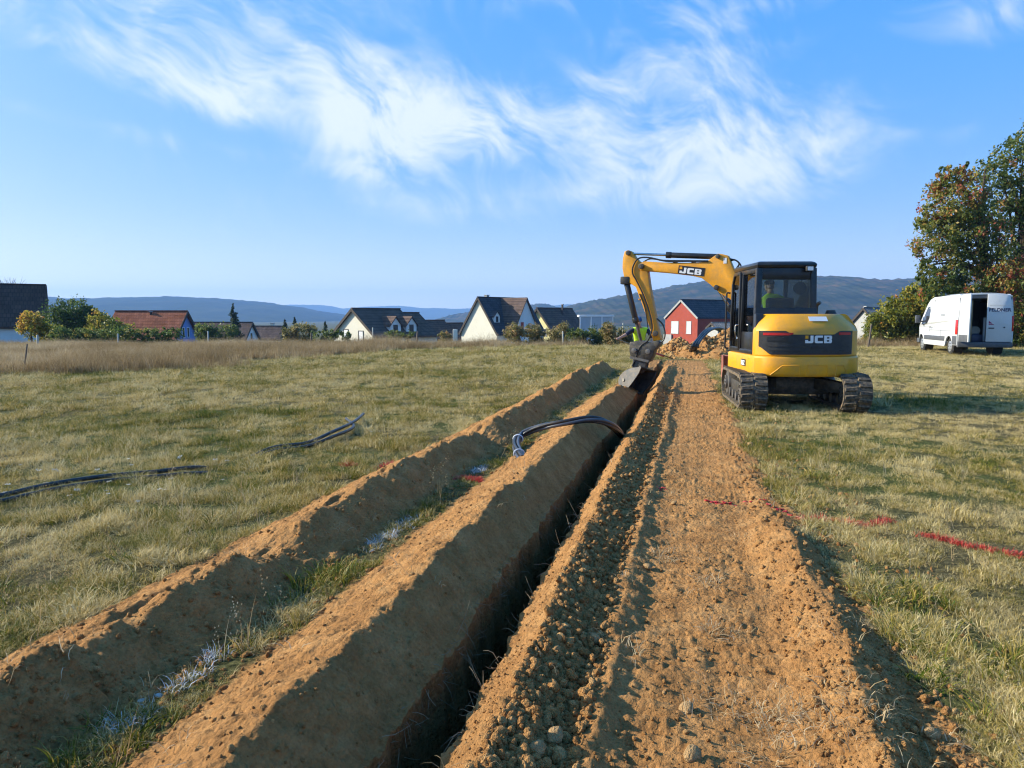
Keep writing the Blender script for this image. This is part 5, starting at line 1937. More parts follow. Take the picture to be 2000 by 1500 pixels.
def build_van():
    # origin below the middle of the rear axle; x right, y forward
    p = on_ground(1855, 692)
    head = R(14)
    fwd = Vector((math.sin(head), math.cos(head), 0))
    rgt = Vector((math.cos(head), -math.sin(head), 0))
    o = Vector((p.x, p.y, 0)) + rgt * .92
    gz = ground_z(o.x, o.y)
    van = empty('delivery_van', (o.x, o.y, gz), -head)
    W, WB = 1.0, 3.75
    yr, yf = -.98, 4.62            # rear and front ends
    zt = 2.50

    def side(s):
        """one flank: profile with wheel arches, leaning in above the waist"""
        def arch(cy, r, n=9):
            return [(cy + r * math.cos(math.pi - math.pi * i / n), .36 + r * math.sin(math.pi * i / n) * 1.02) for i in range(n + 1)]
        prof = [(yr, .42)] + [(q[0], max(q[1], .42)) for q in arch(0, .42)] + [(.5, .34), (WB - .5, .34)] + [(q[0], max(q[1], .40)) for q in arch(WB, .42)] + [(yf - .1, .40), (yf, .55), (yf - .02, .95), (yf - .18, 1.12), (yf - .62, 1.28), (yf - 1.45, 2.16), (yf - 1.75, 2.36), (yf - 2.2, zt - .04), (yr + .25, zt), (yr + .04, zt - .08), (yr, zt - .3)]

        def f(a, b):
            lean = .0 if b < 1.15 else .10 * ((b - 1.15) / 1.35) ** 1.6
            nose = .16 * max(0, (a - (yf - .9)) / .9) ** 2
            return (s * (W - lean - nose), a, b)
        mb = MB()
        k = len(prof)
        vs = [Vector(f(*q)) for q in prof] + [Vector(f(*q)) - Vector((s * .06, 0, 0)) for q in prof]
        mb.add(vs, [tuple(range(k)), tuple(range(2 * k - 1, k - 1, -1))] + [(i, (i + 1) % k, (i + 1) % k + k, i + k) for i in range(k)])
        return mb, f
    for s, nm in ((-1, 'side_panel'), (1, 'side_panel')):
        mb, f = side(s)
        # split the big n-gon so the lean bends it
        me = mb.mesh(nm)
        bm = bmesh.new()
        bm.from_mesh(me)
        for zc in (1.15, 1.45, 1.75, 2.0, 2.2, 2.35):
            bmesh.ops.bisect_plane(bm, geom=bm.verts[:] + bm.edges[:] + bm.faces[:], plane_co=(0, 0, zc), plane_no=(0, 0, 1))
        for v in bm.verts:
            y_, z_ = v.co.y, v.co.z
            inner = abs(v.co.x) < abs(f(y_, z_)[0]) - .03
            v.co.x = f(y_, z_)[0] - (s * .06 if inner else 0)
        bmesh.ops.recalc_face_normals(bm, faces=bm.faces)
        bm.to_mesh(me)
        bm.free()
        me.materials.append(M_VAN)
        sp = link(nm, me, van)
        X = lambda z: s * (W - (0 if z < 1.15 else .10 * ((z - 1.15) / 1.35) ** 1.6))
        # pressed lines, rub strip, sliding rail
        MB().box2((min(X(.7), X(.7) + s * .018), .52, .56), (max(X(.7), X(.7) + s * .018), WB - .5, .76)).build('rub_strip', M_VGREY, sp, bevel=.006)
        MB().box2((min(X(.7), X(.7) + s * .02), yr + .05, .44), (max(X(.7), X(.7) + s * .02), -.46, .80)).build('rear_corner_guard', M_VGREY, sp, bevel=.006)
        for zz in (1.02, 1.98):
            MB().bar((X(zz) + s * .002, yr + .3, zz), (X(zz) + s * .002, yf - 1.75, zz), .012, .02).build('pressed_line', M_VAN, sp)
        for yy in (1.05, 2.55):
            MB().bar((X(1.1) + s * .001, yy, .50), (X(1.1) + s * .001, yy, 1.12), .010, .006).build('panel_gap', M_VGREY, sp)
        MB().box2((min(X(1.12), X(1.12) + s * .03), 2.35, 1.10), (max(X(1.12), X(1.12) + s * .03), 2.52, 1.15)).build('door_handle', M_VGREY, sp, bevel=.006)
        # cab side window
        wp = [(yf - 1.62, 1.30), (yf - .86, 1.22), (yf - 1.0, 1.44), (yf - 1.55, 2.02), (yf - 1.85, 2.06), (yf - 1.98, 1.85), (yf - 1.92, 1.5)]
        mbw = MB()
        vs = [Vector(f(*q)) + Vector((s * .004, 0, 0)) for q in wp]
        vi = [Vector(f(*q)) + Vector((-s * .02, 0, 0)) for q in wp]
        k = len(wp)
        mbw.add(vs + vi, [tuple(range(k)), tuple(range(2 * k - 1, k - 1, -1))] + [(i, (i + 1) % k, (i + 1) % k + k, i + k) for i in range(k)])
        mbw.build('side_window', P_GLASSDARK, sp)
        mr = MB()
        mr.bar((s * .98, yf - .98, 1.36), (s * 1.14, yf - 1.0, 1.40), .06, .06)
        mr.box((s * 1.22, yf - 1.02, 1.48), (.2, .14, .36))
        mr.build('wing_mirror', M_VGREY, van, bevel=.03)
        # tail lamp column
        tl = MB().box2((min(s * .93, s * 1.006), yr - .012, 1.0), (max(s * .93, s * 1.006), yr + .12, 1.62)) if s > 0 else MB().box2((-1.012, yr + .0, .86), (-.97, yr + .24, 1.46))
        tl.build('tail_lamp', M_REDL, van, bevel=.012)
        for cy_ in (0, WB):
            w = MB().cyl((s * .70, cy_, .345), (s * .93, cy_, .345), .345, 30)
            wh = w.build('wheel', M_TYRE, van, bevel=.035, ang=50)
            hc = MB().cyl((s * .90, cy_, .345), (s * .938, cy_, .345), .225, 24)
            ho = hc.build('hubcap', M_RIM, wh, bevel=.012, ang=50)
            for k in range(6):
                a = 2 * math.pi * k / 6
                MB().cyl((s * .93, cy_ + .145 * math.cos(a), .345 + .145 * math.sin(a)), (s * .9395, cy_ + .145 * math.cos(a), .345 + .145 * math.sin(a)), .034, 10).build('hub_slot', M_TYRE, ho)
            MB().cyl((s * .55, cy_, .40), (s * .90, cy_, .40), .41, 24).build('wheel_arch', M_BLK2, van)
    # roof, nose, screen
    rf = MB()
    ys = [yr, yr + .25, 1.0, yf - 2.2, yf - 1.75]
    zs = [zt - .03, zt + .005, zt + .03, zt - .03, 2.37]
    vs, fs = [], []
    n = 10
    for y_, z_ in zip(ys, zs):
        for i in range(n + 1):
            t = -1 + 2 * i / n
            vs.append((t * .91, y_, z_ + .05 * (1 - t * t) - .04 * abs(t) ** 6))
    m_ = len(vs)
    vs += [(a, b, c - .04) for a, b, c in vs]
    for r_ in range(len(ys) - 1):
        for i in range(n):
            a = r_ * (n + 1) + i
            fs.append((a, a + 1, a + n + 2, a + n + 1))
            fs.append((m_ + a + n + 1, m_ + a + n + 2, m_ + a + 1, m_ + a))
    for i in range(n):
        fs.append((i + 1, i, m_ + i, m_ + i + 1))
        a = (len(ys) - 1) * (n + 1) + i
        fs.append((a, a + 1, m_ + a + 1, m_ + a))
    rf.add(vs, fs)
    rf.build('roof', M_VAN, van, smooth=True)
    MB().add([(-.90, yf - 1.72, 2.35), (.90, yf - 1.72, 2.35), (.86, yf - .62, 1.30), (-.86, yf - .62, 1.30)], [(0, 1, 2, 3)]).build('windscreen', P_GLASSDARK, van)
    MB().prism([(yf - .66, 1.27), (yf - .2, 1.10), (yf - .04, .95), (yf - .03, .45), (yf - .9, .45)], lambda a, b: (0, a, b), (1, 0, 0), -.80, .80).build('nose', M_VAN, van, bevel=.03)
    MB().box2((-.93, yf - .3, .36), (.93, yf + .04, .58)).build('front_bumper', M_VGREY, van, bevel=.04)
    # load floor, lining, bulkhead
    MB().box2((-.93, yr + .03, .50), (.93, yf - 1.3, .56)).build('load_floor', M_VINT, van)
    MB().box2((-.93, 2.2, .56), (.93, 2.25, 2.35)).build('bulkhead', M_VINT, van)
    for s in (-1, 1):
        MB().box2((min(s * .84, s * .86), yr + .12, .57), (max(s * .84, s * .86), 2.19, 2.25)).build('lining', M_VINT, van)
    MB().box2((-.86, yr + .12, 2.30), (.86, 2.19, 2.34)).build('ceiling_lining', M_VINT, van)
    # rear frame, bumper, doors
    fr = MB()
    fr.box2((-.94, yr - .002, .56), (-.84, yr + .1, 2.36)).box2((.84, yr - .002, .56), (.90, yr + .1, 2.36)).box2((-.84, yr + .001, 2.33), (.84, yr + .1, 2.45))
    fr.build('rear_frame', M_VGREY, van)
    MB().box2((-.99, yr - .10, .34), (.99, yr + .1, .56)).build('rear_bumper', M_VGREY, van, bevel=.04)
    # closed right door
    d = MB()
    pr = [(.02, .58), (.92, .58), (.93, 1.2), (.875, 2.2), (.82, 2.42), (.70, 2.47), (.02, 2.49)]
    d.prism(pr, lambda a, b: (a, yr - .05, b), (0, 1, 0), 0, .045)
    rd = d.build('rear_door', M_VAN, van, bevel=.012)
    rd['label'] = 'closed right rear door with company lettering'
    for zz in (1.30, 2.05):
        MB().bar((.08, yr - .052, zz), (.84, yr - .052, zz), .012, .02).build('pressed_line', M_VAN, rd)
    MB().box2((.10, yr - .075, 1.10), (.30, yr - .051, 1.15)).build('door_handle', M_VGREY, rd, bevel=.005)
    MB().cyl((.66, yr - .05, 1.16), (.66, yr - .075, 1.16), .03, 10).build('lock', M_VGREY, rd)
    me = text_mesh('FELDNER', .185, M_NAVY, 'lettering', 1.05)
    t = link('lettering', me, rd)
    t.location = (.47, yr - .0555, 1.80)
    t.rotation_euler = (math.pi / 2, 0, 0)
    MB().bar((.24, yr - .054, 1.74), (.72, yr - .054, 1.74), .006, .012).build('text_underline', M_PALEGREY, rd)
    MB().prism([(.10, 1.26), (.30, 1.26), (.10, 1.42)], lambda a, b: (a, yr - .0505, b), (0, -1, 0), 0, .005).build('triangle_mark', M_MAG, rd)
    # open left door, folded back along the flank
    hinge = Vector((-.95, yr - .02, 0))
    d = MB()
    pr = [(0, .58), (.92, .58), (.92, 2.49), (.24, 2.47), (.10, 2.42), (.05, 2.2), (-.01, 1.2)]
    d.prism(pr, lambda a, b: (a, 0, b), (0, 1, 0), -.03, .03)
    # closed it spans x 0..0.92 to the right of the hinge; swung out and forward
    DM = Matrix.Translation(hinge) @ Matrix.Rotation(-R(85), 4, 'Z')
    ld = d.build('rear_door', M_VAN, van, M=DM, bevel=.012)
    ld['label'] = 'open left rear door swung out'
    MB().box2((.08, -.04, .58), (.84, .04, .86)).build('door_guard', M_VGREY, ld, M=DM, bevel=.004)
    me = text_mesh('FELDNER', .13, M_PALEGREY, 'lettering', 1.05)
    t = link('lettering', me, van)
    t.location = (-1.004, .9, 1.62)
    t.rotation_euler = (math.pi / 2, 0, -math.pi / 2)
    t.location.x = -(W - .10 * ((1.66 - 1.15) / 1.35) ** 1.6) - .006
    # shelves fixed in the load bay
    sh = MB()
    for zz in (1.0, 1.45, 1.9):
        sh.box2((-.83, -.8, zz), (-.42, 1.9, zz + .03))
    for yy in (-.8, .5, 1.87):
        sh.box2((-.83, yy, .57), (-.42, yy + .03, 2.25))
    sh.build('shelf_rack', M_PLY, van, bevel=.003)
    tag(van, 'white high-roof delivery van with one rear door open', 'van')
    # loose things in the load bay
    M = Matrix.Translation((o.x, o.y, gz)) @ Matrix.Rotation(-head, 4, 'Z')

    def thing(name, mb, mat, label, cat, **kw):
        ob = mb.build(name, mat, None, M=M, **kw)
        tag(ob, label, cat)
        return ob
    thing('tool_case', MB().box2((-.38, -.72, .565), (.02, -.35, .86)).box2((-.3, -.60, .86), (-.06, -.46, .90)), solid('blue_case', (.02, .035, .08), .5), 'dark blue tool case on the van load floor', 'case', bevel=.02)
    thing('orange_bucket', MB().cyl((.33, -.62, .565), (.33, -.62, 1.0), .14, 18, .18), solid('orange_bucket_plastic', (.42, .09, .02), .5), 'rusty orange bucket in the back of the van', 'bucket', smooth=True)
    thing('cable_reel', MB().cyl((-.2, -.55, 1.02), (-.2, -.35, 1.02), .12, 18).cyl((-.2, -.57, 1.02), (-.2, -.55, 1.02), .17, 18).cyl((-.2, -.35, 1.02), (-.2, -.33, 1.02), .17, 18), solid('pale_reel', (.24, .23, .20), .6), 'pale cable reel on top of the dark blue case', 'reel')
    thing('pvc_pipe', MB().cyl((.15, -.45, .57), (.17, -.40, 1.55), .05, 14), solid('white_pvc', (.66, .68, .68), .4), 'white upright plastic pipe inside the van', 'pipe', smooth=True)
    j = MB()
    j.tube([(.40, -.5, 2.1), (.42, -.5, 1.95), (.43, -.52, 1.6), (.42, -.5, 1.25), (.44, -.52, 1.05)], [.05, .15, .17, .15, .12], 10)
    thing('work_jacket', j, solid('olive_jacket', (.13, .12, .05), .9, var=.35, scale=10), 'olive work jacket hanging inside the van', 'jacket', smooth=True)


build_van()

# ------------------------------------------------------------------ cables, pipes, posts, heaps
M_CABLE = solid('black_conduit', (.014, .016, .021), .38, var=.2, scale=9, spec=.5, dirt=(.20, .14, .08), dirt_amt=.18)
M_TIE = solid('white_cable_tie', (.75, .77, .80), .45, var=.05)
M_STRIPE = solid('pale_conduit', (.05, .055, .07), .35, var=.15, scale=9, spec=.6)
M_POST = solid('weathered_post', (.13, .10, .075), .9, var=.3, scale=8, bump=.01, bscale=30)
M_POSTL = solid('pale_post', (.42, .40, .35), .8, var=.2, scale=8)


def world_path(pix):
    return [on_ground(px, py, z) for px, py, z in pix]


# the bundle looping from the grass strip over the middle bank into the trench
core = spline(world_path([(1020, 897, .04), (1011, 880, .05), (1008, 866, .07), (1016, 852, .10), (1034, 842, .16), (1063, 833, .23), (1100, 826, .29), (1145, 819, .335), (1175, 822, .31), (1198, 834, .20), (1212, 848, .02), (1219, 858, -.2), (1222, 866, -.5)]), 8)
nP = len(core)
for k in range(4):
    P = []
    for i, p in enumerate(core):
        d = (core[min(i + 1, nP - 1)] - core[max(i - 1, 0)]).normalized()
        a = d.cross(Vector((0, 0, 1))).normalized()
        b = a.cross(d)
        ph = 1.57 * k + i / nP * 5.2
        P.append(p + (a * math.cos(ph) + b * math.sin(ph) * .75) * .034)
    o = MB().tube(P, .0205, 12).build('conduit', M_CABLE if k % 2 else M_STRIPE, smooth=True, ang=60)
    tag(o, ['black conduit of the looped bundle ending upper left in the grass strip', 'black conduit twisted round the others over the middle bank', 'paler grey conduit in the bundle looping into the trench', 'lowest black conduit of the bundle resting on the middle bank'][k], 'conduit', 'conduits looped over the middle bank')
for i0, lb in ((5, 'white plastic tie near the open end of the conduit bundle'), (21, 'white plastic tie where the conduit bundle bends')):
    p, q = core[i0], core[i0 + 1]
    d = (q - p).normalized()
    a = d.cross(Vector((0, 0, 1))).normalized()
    b = a.cross(d)
    ring = [p + (a * math.cos(t) * .060 + b * math.sin(t) * .050) for t in np.linspace(0, 2 * math.pi, 25)]
    o = MB().tube(ring, .0075, 6).build('cable_tie', M_TIE, smooth=True)
    tag(o, lb, 'cable tie', 'ties round the conduit bundle')

# long black pipes lying in the grass on the left
for k, (off, lb) in enumerate(((0.0, 'upper of two black pipes lying in the grass on the left'), (1.0, 'lower of two black pipes lying in the grass on the left'))):
    pix = [(-260, 1030), (-100, 985), (0, 968), (100, 946), (200, 929), (300, 917), (375, 909), (450, 893), (530, 876), (600, 862), (650, 849), (690, 832), (710, 816)]
    P = []
    for i, (px, py) in enumerate(pix):
        g_ = on_ground(px, py + off * (7 if px < 420 else 4) + (3 * off if px > 640 else 0), .05)
        lift = .05 + (0.02 if off == 0 else 0) + (.05 if px > 600 else 0) - (.12 if 380 < px < 520 else .03)
        P.append(Vector((g_.x - (.25 * off if px == 710 else 0), g_.y, ground_z(g_.x, g_.y) + lift)))
    o = MB().tube(spline(P, 8), .021, 12).build('black_pipe', M_CABLE, smooth=True, ang=60)
    tag(o, lb, 'pipe', 'black pipes on the grass')

# pipes climbing out of the far end of the trench
for k in range(3):
    P = [on_ground(1338 + 5 * k, 704, -.05), on_ground(1344 + 5 * k, 694, .1), at(1352 + 5 * k, 676, 26.5), at(1364 + 4 * k, 660, 27.2), at(1378 + 5 * k, 645, 28.2), at(1392 + 7 * k, 641, 29.5), at(1410 + 8 * k, 648, 31)]
    o = MB().tube(spline(P, 6), .045, 10).build('drain_pipe', M_CABLE, smooth=True)
    tag(o, ['leftmost black pipe rising over the far soil heap', 'middle black pipe rising over the far soil heap', 'rightmost black pipe rising over the far soil heap'][k], 'pipe', 'black pipes at the far end of the trench')


def heap(label, px, D, rx, ry, h, seed, n=900):
    c = at(px, 650, D)
    gz = ground_z(c.x, c.y)
    rs, na = 26, 64
    rr = np.linspace(0, 1, rs)
    aa = np.linspace(0, 2 * math.pi, na, endpoint=False)
    Rg, Ag = np.meshgrid(rr, aa, indexing='ij')
    edge = 1 + .22 * gnoise(np.cos(Ag) * 1.4 + seed, np.sin(Ag) * 1.4, seed)
    X = Rg * np.cos(Ag) * rx * edge
    Y = Rg * np.sin(Ag) * ry * edge

    def hz(X_, Y_, r_):
        return h * (1 - r_ ** 1.5) ** 1.1 * (1 + .3 * fbm(X_, Y_, .8, 3, seed)) + .10 * np.abs(fbm(X_, Y_, 3.2, 3, seed + 4)) * (1 - r_ ** 3) - .03
    Z = hz(X, Y, Rg)
    P = np.stack([X, Y, Z], -1).reshape(-1, 3)
    I = np.arange(rs * na).reshape(rs, na)
    J = np.roll(I, -1, 1)
    q = np.stack([I[:-1], I[1:], J[1:], J[:-1]], -1).reshape(-1, 4)
    o = mesh_grid('soil_heap', P, np.ones(len(P)), q, GROUND_MAT)
    o.location = (c.x, c.y, gz)
    tag(o, label, 'soil heap', 'soil heaps at the far end of the trench')
    r = np.random.default_rng(seed)
    rad = np.sqrt(r.random(n))
    an = r.uniform(0, 6.283, n)
    ed = 1 + .22 * gnoise(np.cos(an) * 1.4 + seed, np.sin(an) * 1.4, seed)
    x, y = rad * np.cos(an) * rx * ed, rad * np.sin(an) * ry * ed
    return o, x, y, hz(x, y, rad), r


HEAPS = [heap('large stony soil heap behind the excavator cab', 1430, 27.5, 2.3, 1.9, .95, 31), heap('smaller soil heap in front of the brick red house', 1322, 30.0, .9, 1.3, .62, 32), heap('low stony spoil right of the far black pipes', 1385, 29.5, 1.0, 1.2, .75, 33)]


def post(label, px0, py0, px1, py1, D, r, mat, cat='fence post'):
    """from its foot pixel to its head pixel at distance D"""
    a, b = at(px0, py0, D), at(px1, py1, D)
    gz = ground_z(a.x, a.y) - .1
    foot = Vector((a.x, a.y, gz))
    mid = foot.lerp(b, .5) + Vector((r * .3, 0, 0))
    mb = MB().tube([foot, mid, b, b + Vector((0, 0, r * .3))], [r * 1.05, r, r * .95, r * .6], 8)
    o = mb.build('fence_post', mat, smooth=True, ang=50)
    tag(o, label, cat, 'posts along the field edge')


post('thin dark stick standing in the dry grass far left', 46, 722, 53, 672, 22.0, .022, M_POST)
post('pale fence post in front of the barn wall', 73, 676, 73, 655, 40.0, .06, M_POSTL)
post('pale fence post before the low hedge on the left', 230, 672, 230, 652, 44.0, .05, M_POSTL)
post('pale fence post right of the blue gable', 406, 668, 406, 647, 46.0, .05, M_POSTL)
post('weathered post below the olive bush', 607, 672, 608, 650, 44.0, .05, M_POST)
post('pale post in front of the long brown roof', 727, 668, 728, 640, 48.0, .045, M_POSTL)
post('dark leaning post right of the two dormers', 812, 676, 816, 648, 42.0, .06, M_POST)
post('pale post before the rusty shrubs', 1099, 668, 1099, 647, 48.0, .05, M_POSTL)
post('dark leaning post between excavator and van', 1695, 676, 1702, 634, 38.0, .05, M_POST)
post('thin white marker behind the worker', 1217, 650, 1217, 631, 60.0, .05, M_POSTL)


# ------------------------------------------------------------------ people
M_SKIN = solid('skin', (.48, .27, .18), .55, var=.08, scale=12)
M_NAVYC = solid('navy_workwear', (.022, .027, .055), .85, var=.2, scale=18)
M_TROU = solid('dark_trousers', (.050, .048, .045), .9, var=.25, scale=14)
M_BOOT = solid('leather_boots', (.12, .08, .045), .7, var=.2, scale=14)
M_CAP = solid('blue_cap', (.035, .09, .22), .8, var=.1, scale=14)


def person(label, J, E, mats, loc=(0, 0, 0), M=None, hat=None, vest=None, face_dir=(0, -1, 0)):
    """J: joint -> (point, radius); E: bones (a, b, material index). One skinned surface; the clothes are regions of it."""
    names = list(J)
    me = bpy.data.meshes.new('body')
    me.from_pydata([J[k][0] for k in names], [(names.index(a), names.index(b)) for a, b, _ in E], [])
    ob = bpy.data.objects.new('body', me)
    COL.objects.link(ob)
    sk = ob.modifiers.new('skin', 'SKIN')
    sk.use_smooth_shade = True
    sk.branch_smoothing = .3
    lay = me.skin_vertices[0].data if me.skin_vertices else None
    if lay is None:
        bpy.context.view_layer.objects.active = ob
        lay = me.skin_vertices.new().data
    for i, k in enumerate(names):
        r = J[k][1]
        lay[i].radius = (r, r) if isinstance(r, (int, float)) else r
        lay[i].use_root = (k == 'pelvis')
    ss = ob.modifiers.new('sub', 'SUBSURF')
    ss.levels = 2
    ss.render_levels = 2
    dg = bpy.context.evaluated_depsgraph_get()
    dg.update()
    m2 = bpy.data.meshes.new_from_object(ob.evaluated_get(dg))
    bpy.data.objects.remove(ob)
    m2.materials.clear()
    for mm in mats:
        m2.materials.append(mm)
    segs = [(Vector(J[a][0]), Vector(J[b][0]), mi) for a, b, mi in E]
    for p in m2.polygons:
        c = p.center
        best, bi = 1e9, 0
        for a, b, mi in segs:
            ab = b - a
            t = max(0, min(1, (c - a).dot(ab) / max(ab.length_squared, 1e-9)))
            d = (c - (a + ab * t)).length
            if d < best:
                best, bi = d, mi
        p.material_index = bi
        p.use_smooth = True
    root = empty('person', loc)
    bo = link('body', m2, root)
    # head: skull with brow, nose, jaw, ears, set on the neck
    hc = Vector(J['head'][0])
    fd = Vector(face_dir).normalized()
    rt = fd.cross(Vector((0, 0, 1))).normalized()
    up = rt.cross(fd).normalized()
    bm = bmesh.new()
    bmesh.ops.create_uvsphere(bm, u_segments=20, v_segments=14, radius=1)
    for v in bm.verts:
        x, y, z = v.co
        f = y
        w = .078 * (1 - .22 * max(0, -z) ** 1.4)
        dep = .098 * (1 - .10 * max(0, -z))
        v.co = hc + rt * x * w + fd * (y * dep + (.012 if (y > .8 and -.5 < z < 0) else 0)) + up * z * .118
    for f in bm.faces:
        f.smooth = True
    hm = bpy.data.meshes.new('head')
    bm.to_mesh(hm)
    bm.free()
    hm.materials.append(M_SKIN)
    ho = link('head', hm, root)
    n = MB().add([hc + fd * .090 + up * .03, hc + fd * .090 - rt * .017 - up * .022, hc + fd * .090 + rt * .017 - up * .022, hc + fd * .122 - up * .018], [(0, 1, 3), (0, 3, 2), (1, 2, 3)])
    n.build('nose', M_SKIN, ho)
    for s in (-1, 1):
        MB().cyl(hc + fd * .084 + rt * s * .03 + up * .018, hc + fd * .094 + rt * s * .03 + up * .018, .010, 8).build('eye', M_BLK, ho)
        MB().cyl(hc + rt * s * .070, hc + rt * s * .084, .028, 10).build('ear', M_SKIN, ho)
    MB().bar(hc + fd * .088 - rt * .022 - up * .055, hc + fd * .088 + rt * .022 - up * .055, .012, .008).build('mouth', M_MAG, ho)
    if hat is not None:
        bm = bmesh.new()
        bmesh.ops.create_uvsphere(bm, u_segments=18, v_segments=12, radius=1)
        bmesh.ops.delete(bm, geom=[v for v in bm.verts if v.co.z < -.05], context='VERTS')
        for v in bm.verts:
            x, y, z = v.co
            v.co = hc + rt * x * .092 + fd * y * .110 + up * (z * .105 + .032)
        for f in bm.faces:
            f.smooth = True
        cm = bpy.data.meshes.new('cap')
        bm.to_mesh(cm)
        bm.free()
        cm.materials.append(hat)
        link('cap', cm, root)
    if M is not None:
        for o in [bo, ho] + list(ho.children) + [c for c in root.children if c.name.startswith('cap')]:
            o.data.transform(M)
    tag(root, label, 'person')
    return root


def hand_chain(J, E, wrist, palm, dirs, base, mi, tag_, r=.0095):
    """palm with four fingers and a thumb, curled round a handle running along 'dirs[0]'"""
    along, across, curl = (Vector(d).normalized() for d in dirs)
    p = Vector(palm)
    J[tag_ + 'palm'] = (tuple(p), (.036, .020))
    E.append((wrist, tag_ + 'palm', mi))
    for k in range(4):
        ln = (.030, .034, .032, .025)[k]
        a = p + across * (-.03 + .02 * k) + along * .035
        b = a + along * ln + curl * .012
        c = b - along * .006 + curl * ln * .9
        J[f'{tag_}f{k}a'] = (tuple(a), r)
        J[f'{tag_}f{k}b'] = (tuple(b), r * .95)
        J[f'{tag_}f{k}c'] = (tuple(c), r * .8)
        E += [(tag_ + 'palm', f'{tag_}f{k}a', mi), (f'{tag_}f{k}a', f'{tag_}f{k}b', mi), (f'{tag_}f{k}b', f'{tag_}f{k}c', mi)]
    a = p - across * .04
    b = a - across * .012 + curl * .03 + along * .012
    J[tag_ + 't1'] = (tuple(a), r * 1.1)
    J[tag_ + 't2'] = (tuple(b), r * .9)
    E += [(tag_ + 'palm', tag_ + 't1', mi), (tag_ + 't1', tag_ + 't2', mi)]


def build_worker():
    D = 20.0
    base = at(1250, 725, D)
    gz = ground_z(base.x, base.y)

    def q(px, py, dy=0.0):
        p = at(px, py, D + dy)
        return (p.x, p.y, p.z)
    J = {'pelvis': (q(1250, 674, .12), (.155, .115)), 'belly': (q(1250, 664, .06), (.150, .11)), 'chest': (q(1250, 650, -.04), (.175, .12)), 'neck0': (q(1249, 640, -.08), (.085, .075)), 'neck': (q(1248, 635, -.12), .052), 'head': (q(1247, 627.5, -.16), .05),
         'shL': (q(1237, 643, -.06), .072), 'elL': (q(1222, 654, -.2), .050), 'wrL': (q(1209, 660.5, -.36), .030),
         'shR': (q(1264, 643, -.06), .072), 'elR': (q(1275, 661, -.1), .050), 'wrR': (q(1265, 679, -.30), .030),
         'hipL': (q(1244, 680, .12), .098), 'knL': (q(1240, 700, -.06), .068), 'anL': (q(1240, 720, .08), .045),
         'hipR': (q(1257, 680, .12), .098), 'knR': (q(1262, 700, -.06), .068), 'anR': (q(1262, 720, .08), .045)}
    for s in 'LR':
        a = Vector(J['an' + s][0])
        a.z = gz + .09
        J['an' + s] = (tuple(a), .048)
        J['toe' + s] = ((a.x, a.y - .16, gz + .045), .042)
        J['heel' + s] = ((a.x, a.y + .05, gz + .05), .042)
    E = [('pelvis', 'belly', 2), ('belly', 'chest', 1), ('chest', 'neck0', 1), ('neck0', 'neck', 0), ('neck', 'head', 0), ('chest', 'shL', 1), ('shL', 'elL', 3), ('elL', 'wrL', 0), ('chest', 'shR', 1), ('shR', 'elR', 3), ('elR', 'wrR', 0),
         ('pelvis', 'hipL', 2), ('hipL', 'knL', 2), ('knL', 'anL', 2), ('anL', 'toeL', 4), ('anL', 'heelL', 4), ('pelvis', 'hipR', 2), ('hipR', 'knR', 2), ('knR', 'anR', 2), ('anR', 'toeR', 4), ('anR', 'heelR', 4)]
    h0, h1 = Vector(q(1203, 662, -.42)), Vector(q(1312, 701, -.30))
    sd = (h1 - h0).normalized()
    fw = Vector((0, -1, 0))
    hand_chain(J, E, 'wrL', tuple(h0 + sd * .04 + Vector((.0, .02, .022))), (fw, sd, (0, 0, -1)), None, 0, 'L')
    hand_chain(J, E, 'wrR', tuple(h0 + (h1 - h0) * .58 + Vector((0, .02, .022))), (fw, sd, (0, 0, -1)), None, 0, 'R')
    person('worker in yellow-green safety vest and blue cap holding a shovel behind the digger arm', J, E, [M_SKIN, M_VEST, M_TROU, M_NAVYC, M_BOOT], hat=M_CAP, face_dir=(.25, -1, -.35))
    # the shovel
    sh = empty('shovel', tuple(h0))
    L0 = Vector((0, 0, 0))
    L1 = h1 - h0
    MB().tube([L0 - sd * .05, L0 + L1 * .4, L0 + L1 * .72], [.018, .017, .017], 10).build('shaft', M_PLY, sh, smooth=True)
    MB().tube([L1 * .70, L1 * .80, L1 * .86], [.024, .026, .032], 10).build('socket', solid('red_socket', (.50, .08, .06), .6), sh, smooth=True)
    a = sd.cross(Vector((0, 0, 1))).normalized()
    n = a.cross(sd)
    bl = MB()
    rows = [(0, .05), (.02, .10), (.12, .115), (.22, .10), (.29, .045)]
    vs, fs = [], []
    for t, w in rows:
        for k in range(5):
            s = -1 + k / 2
            vs.append(L1 * .84 + sd * t + a * s * w + n * (.022 * s * s))
    for i in range(len(rows) - 1):
        for k in range(4):
            b = i * 5 + k
            fs.append((b, b + 1, b + 6, b + 5))
    nv = len(vs)
    vs2 = [v + n * .006 for v in vs]
    fs2 = [tuple(reversed([i + nv for i in f])) for f in fs]
    rim = [0, 1, 2, 3, 4, 9, 14, 19, 24, 23, 22, 21, 20, 15, 10, 5]
    fr = [(rim[i], rim[(i + 1) % 16], rim[(i + 1) % 16] + nv, rim[i] + nv) for i in range(16)]
    bl.add(vs + vs2, fs + fs2 + fr)
    bl.build('blade', M_STEEL, sh, smooth=True)
    tag(sh, 'shovel with red socket held by the worker', 'shovel')


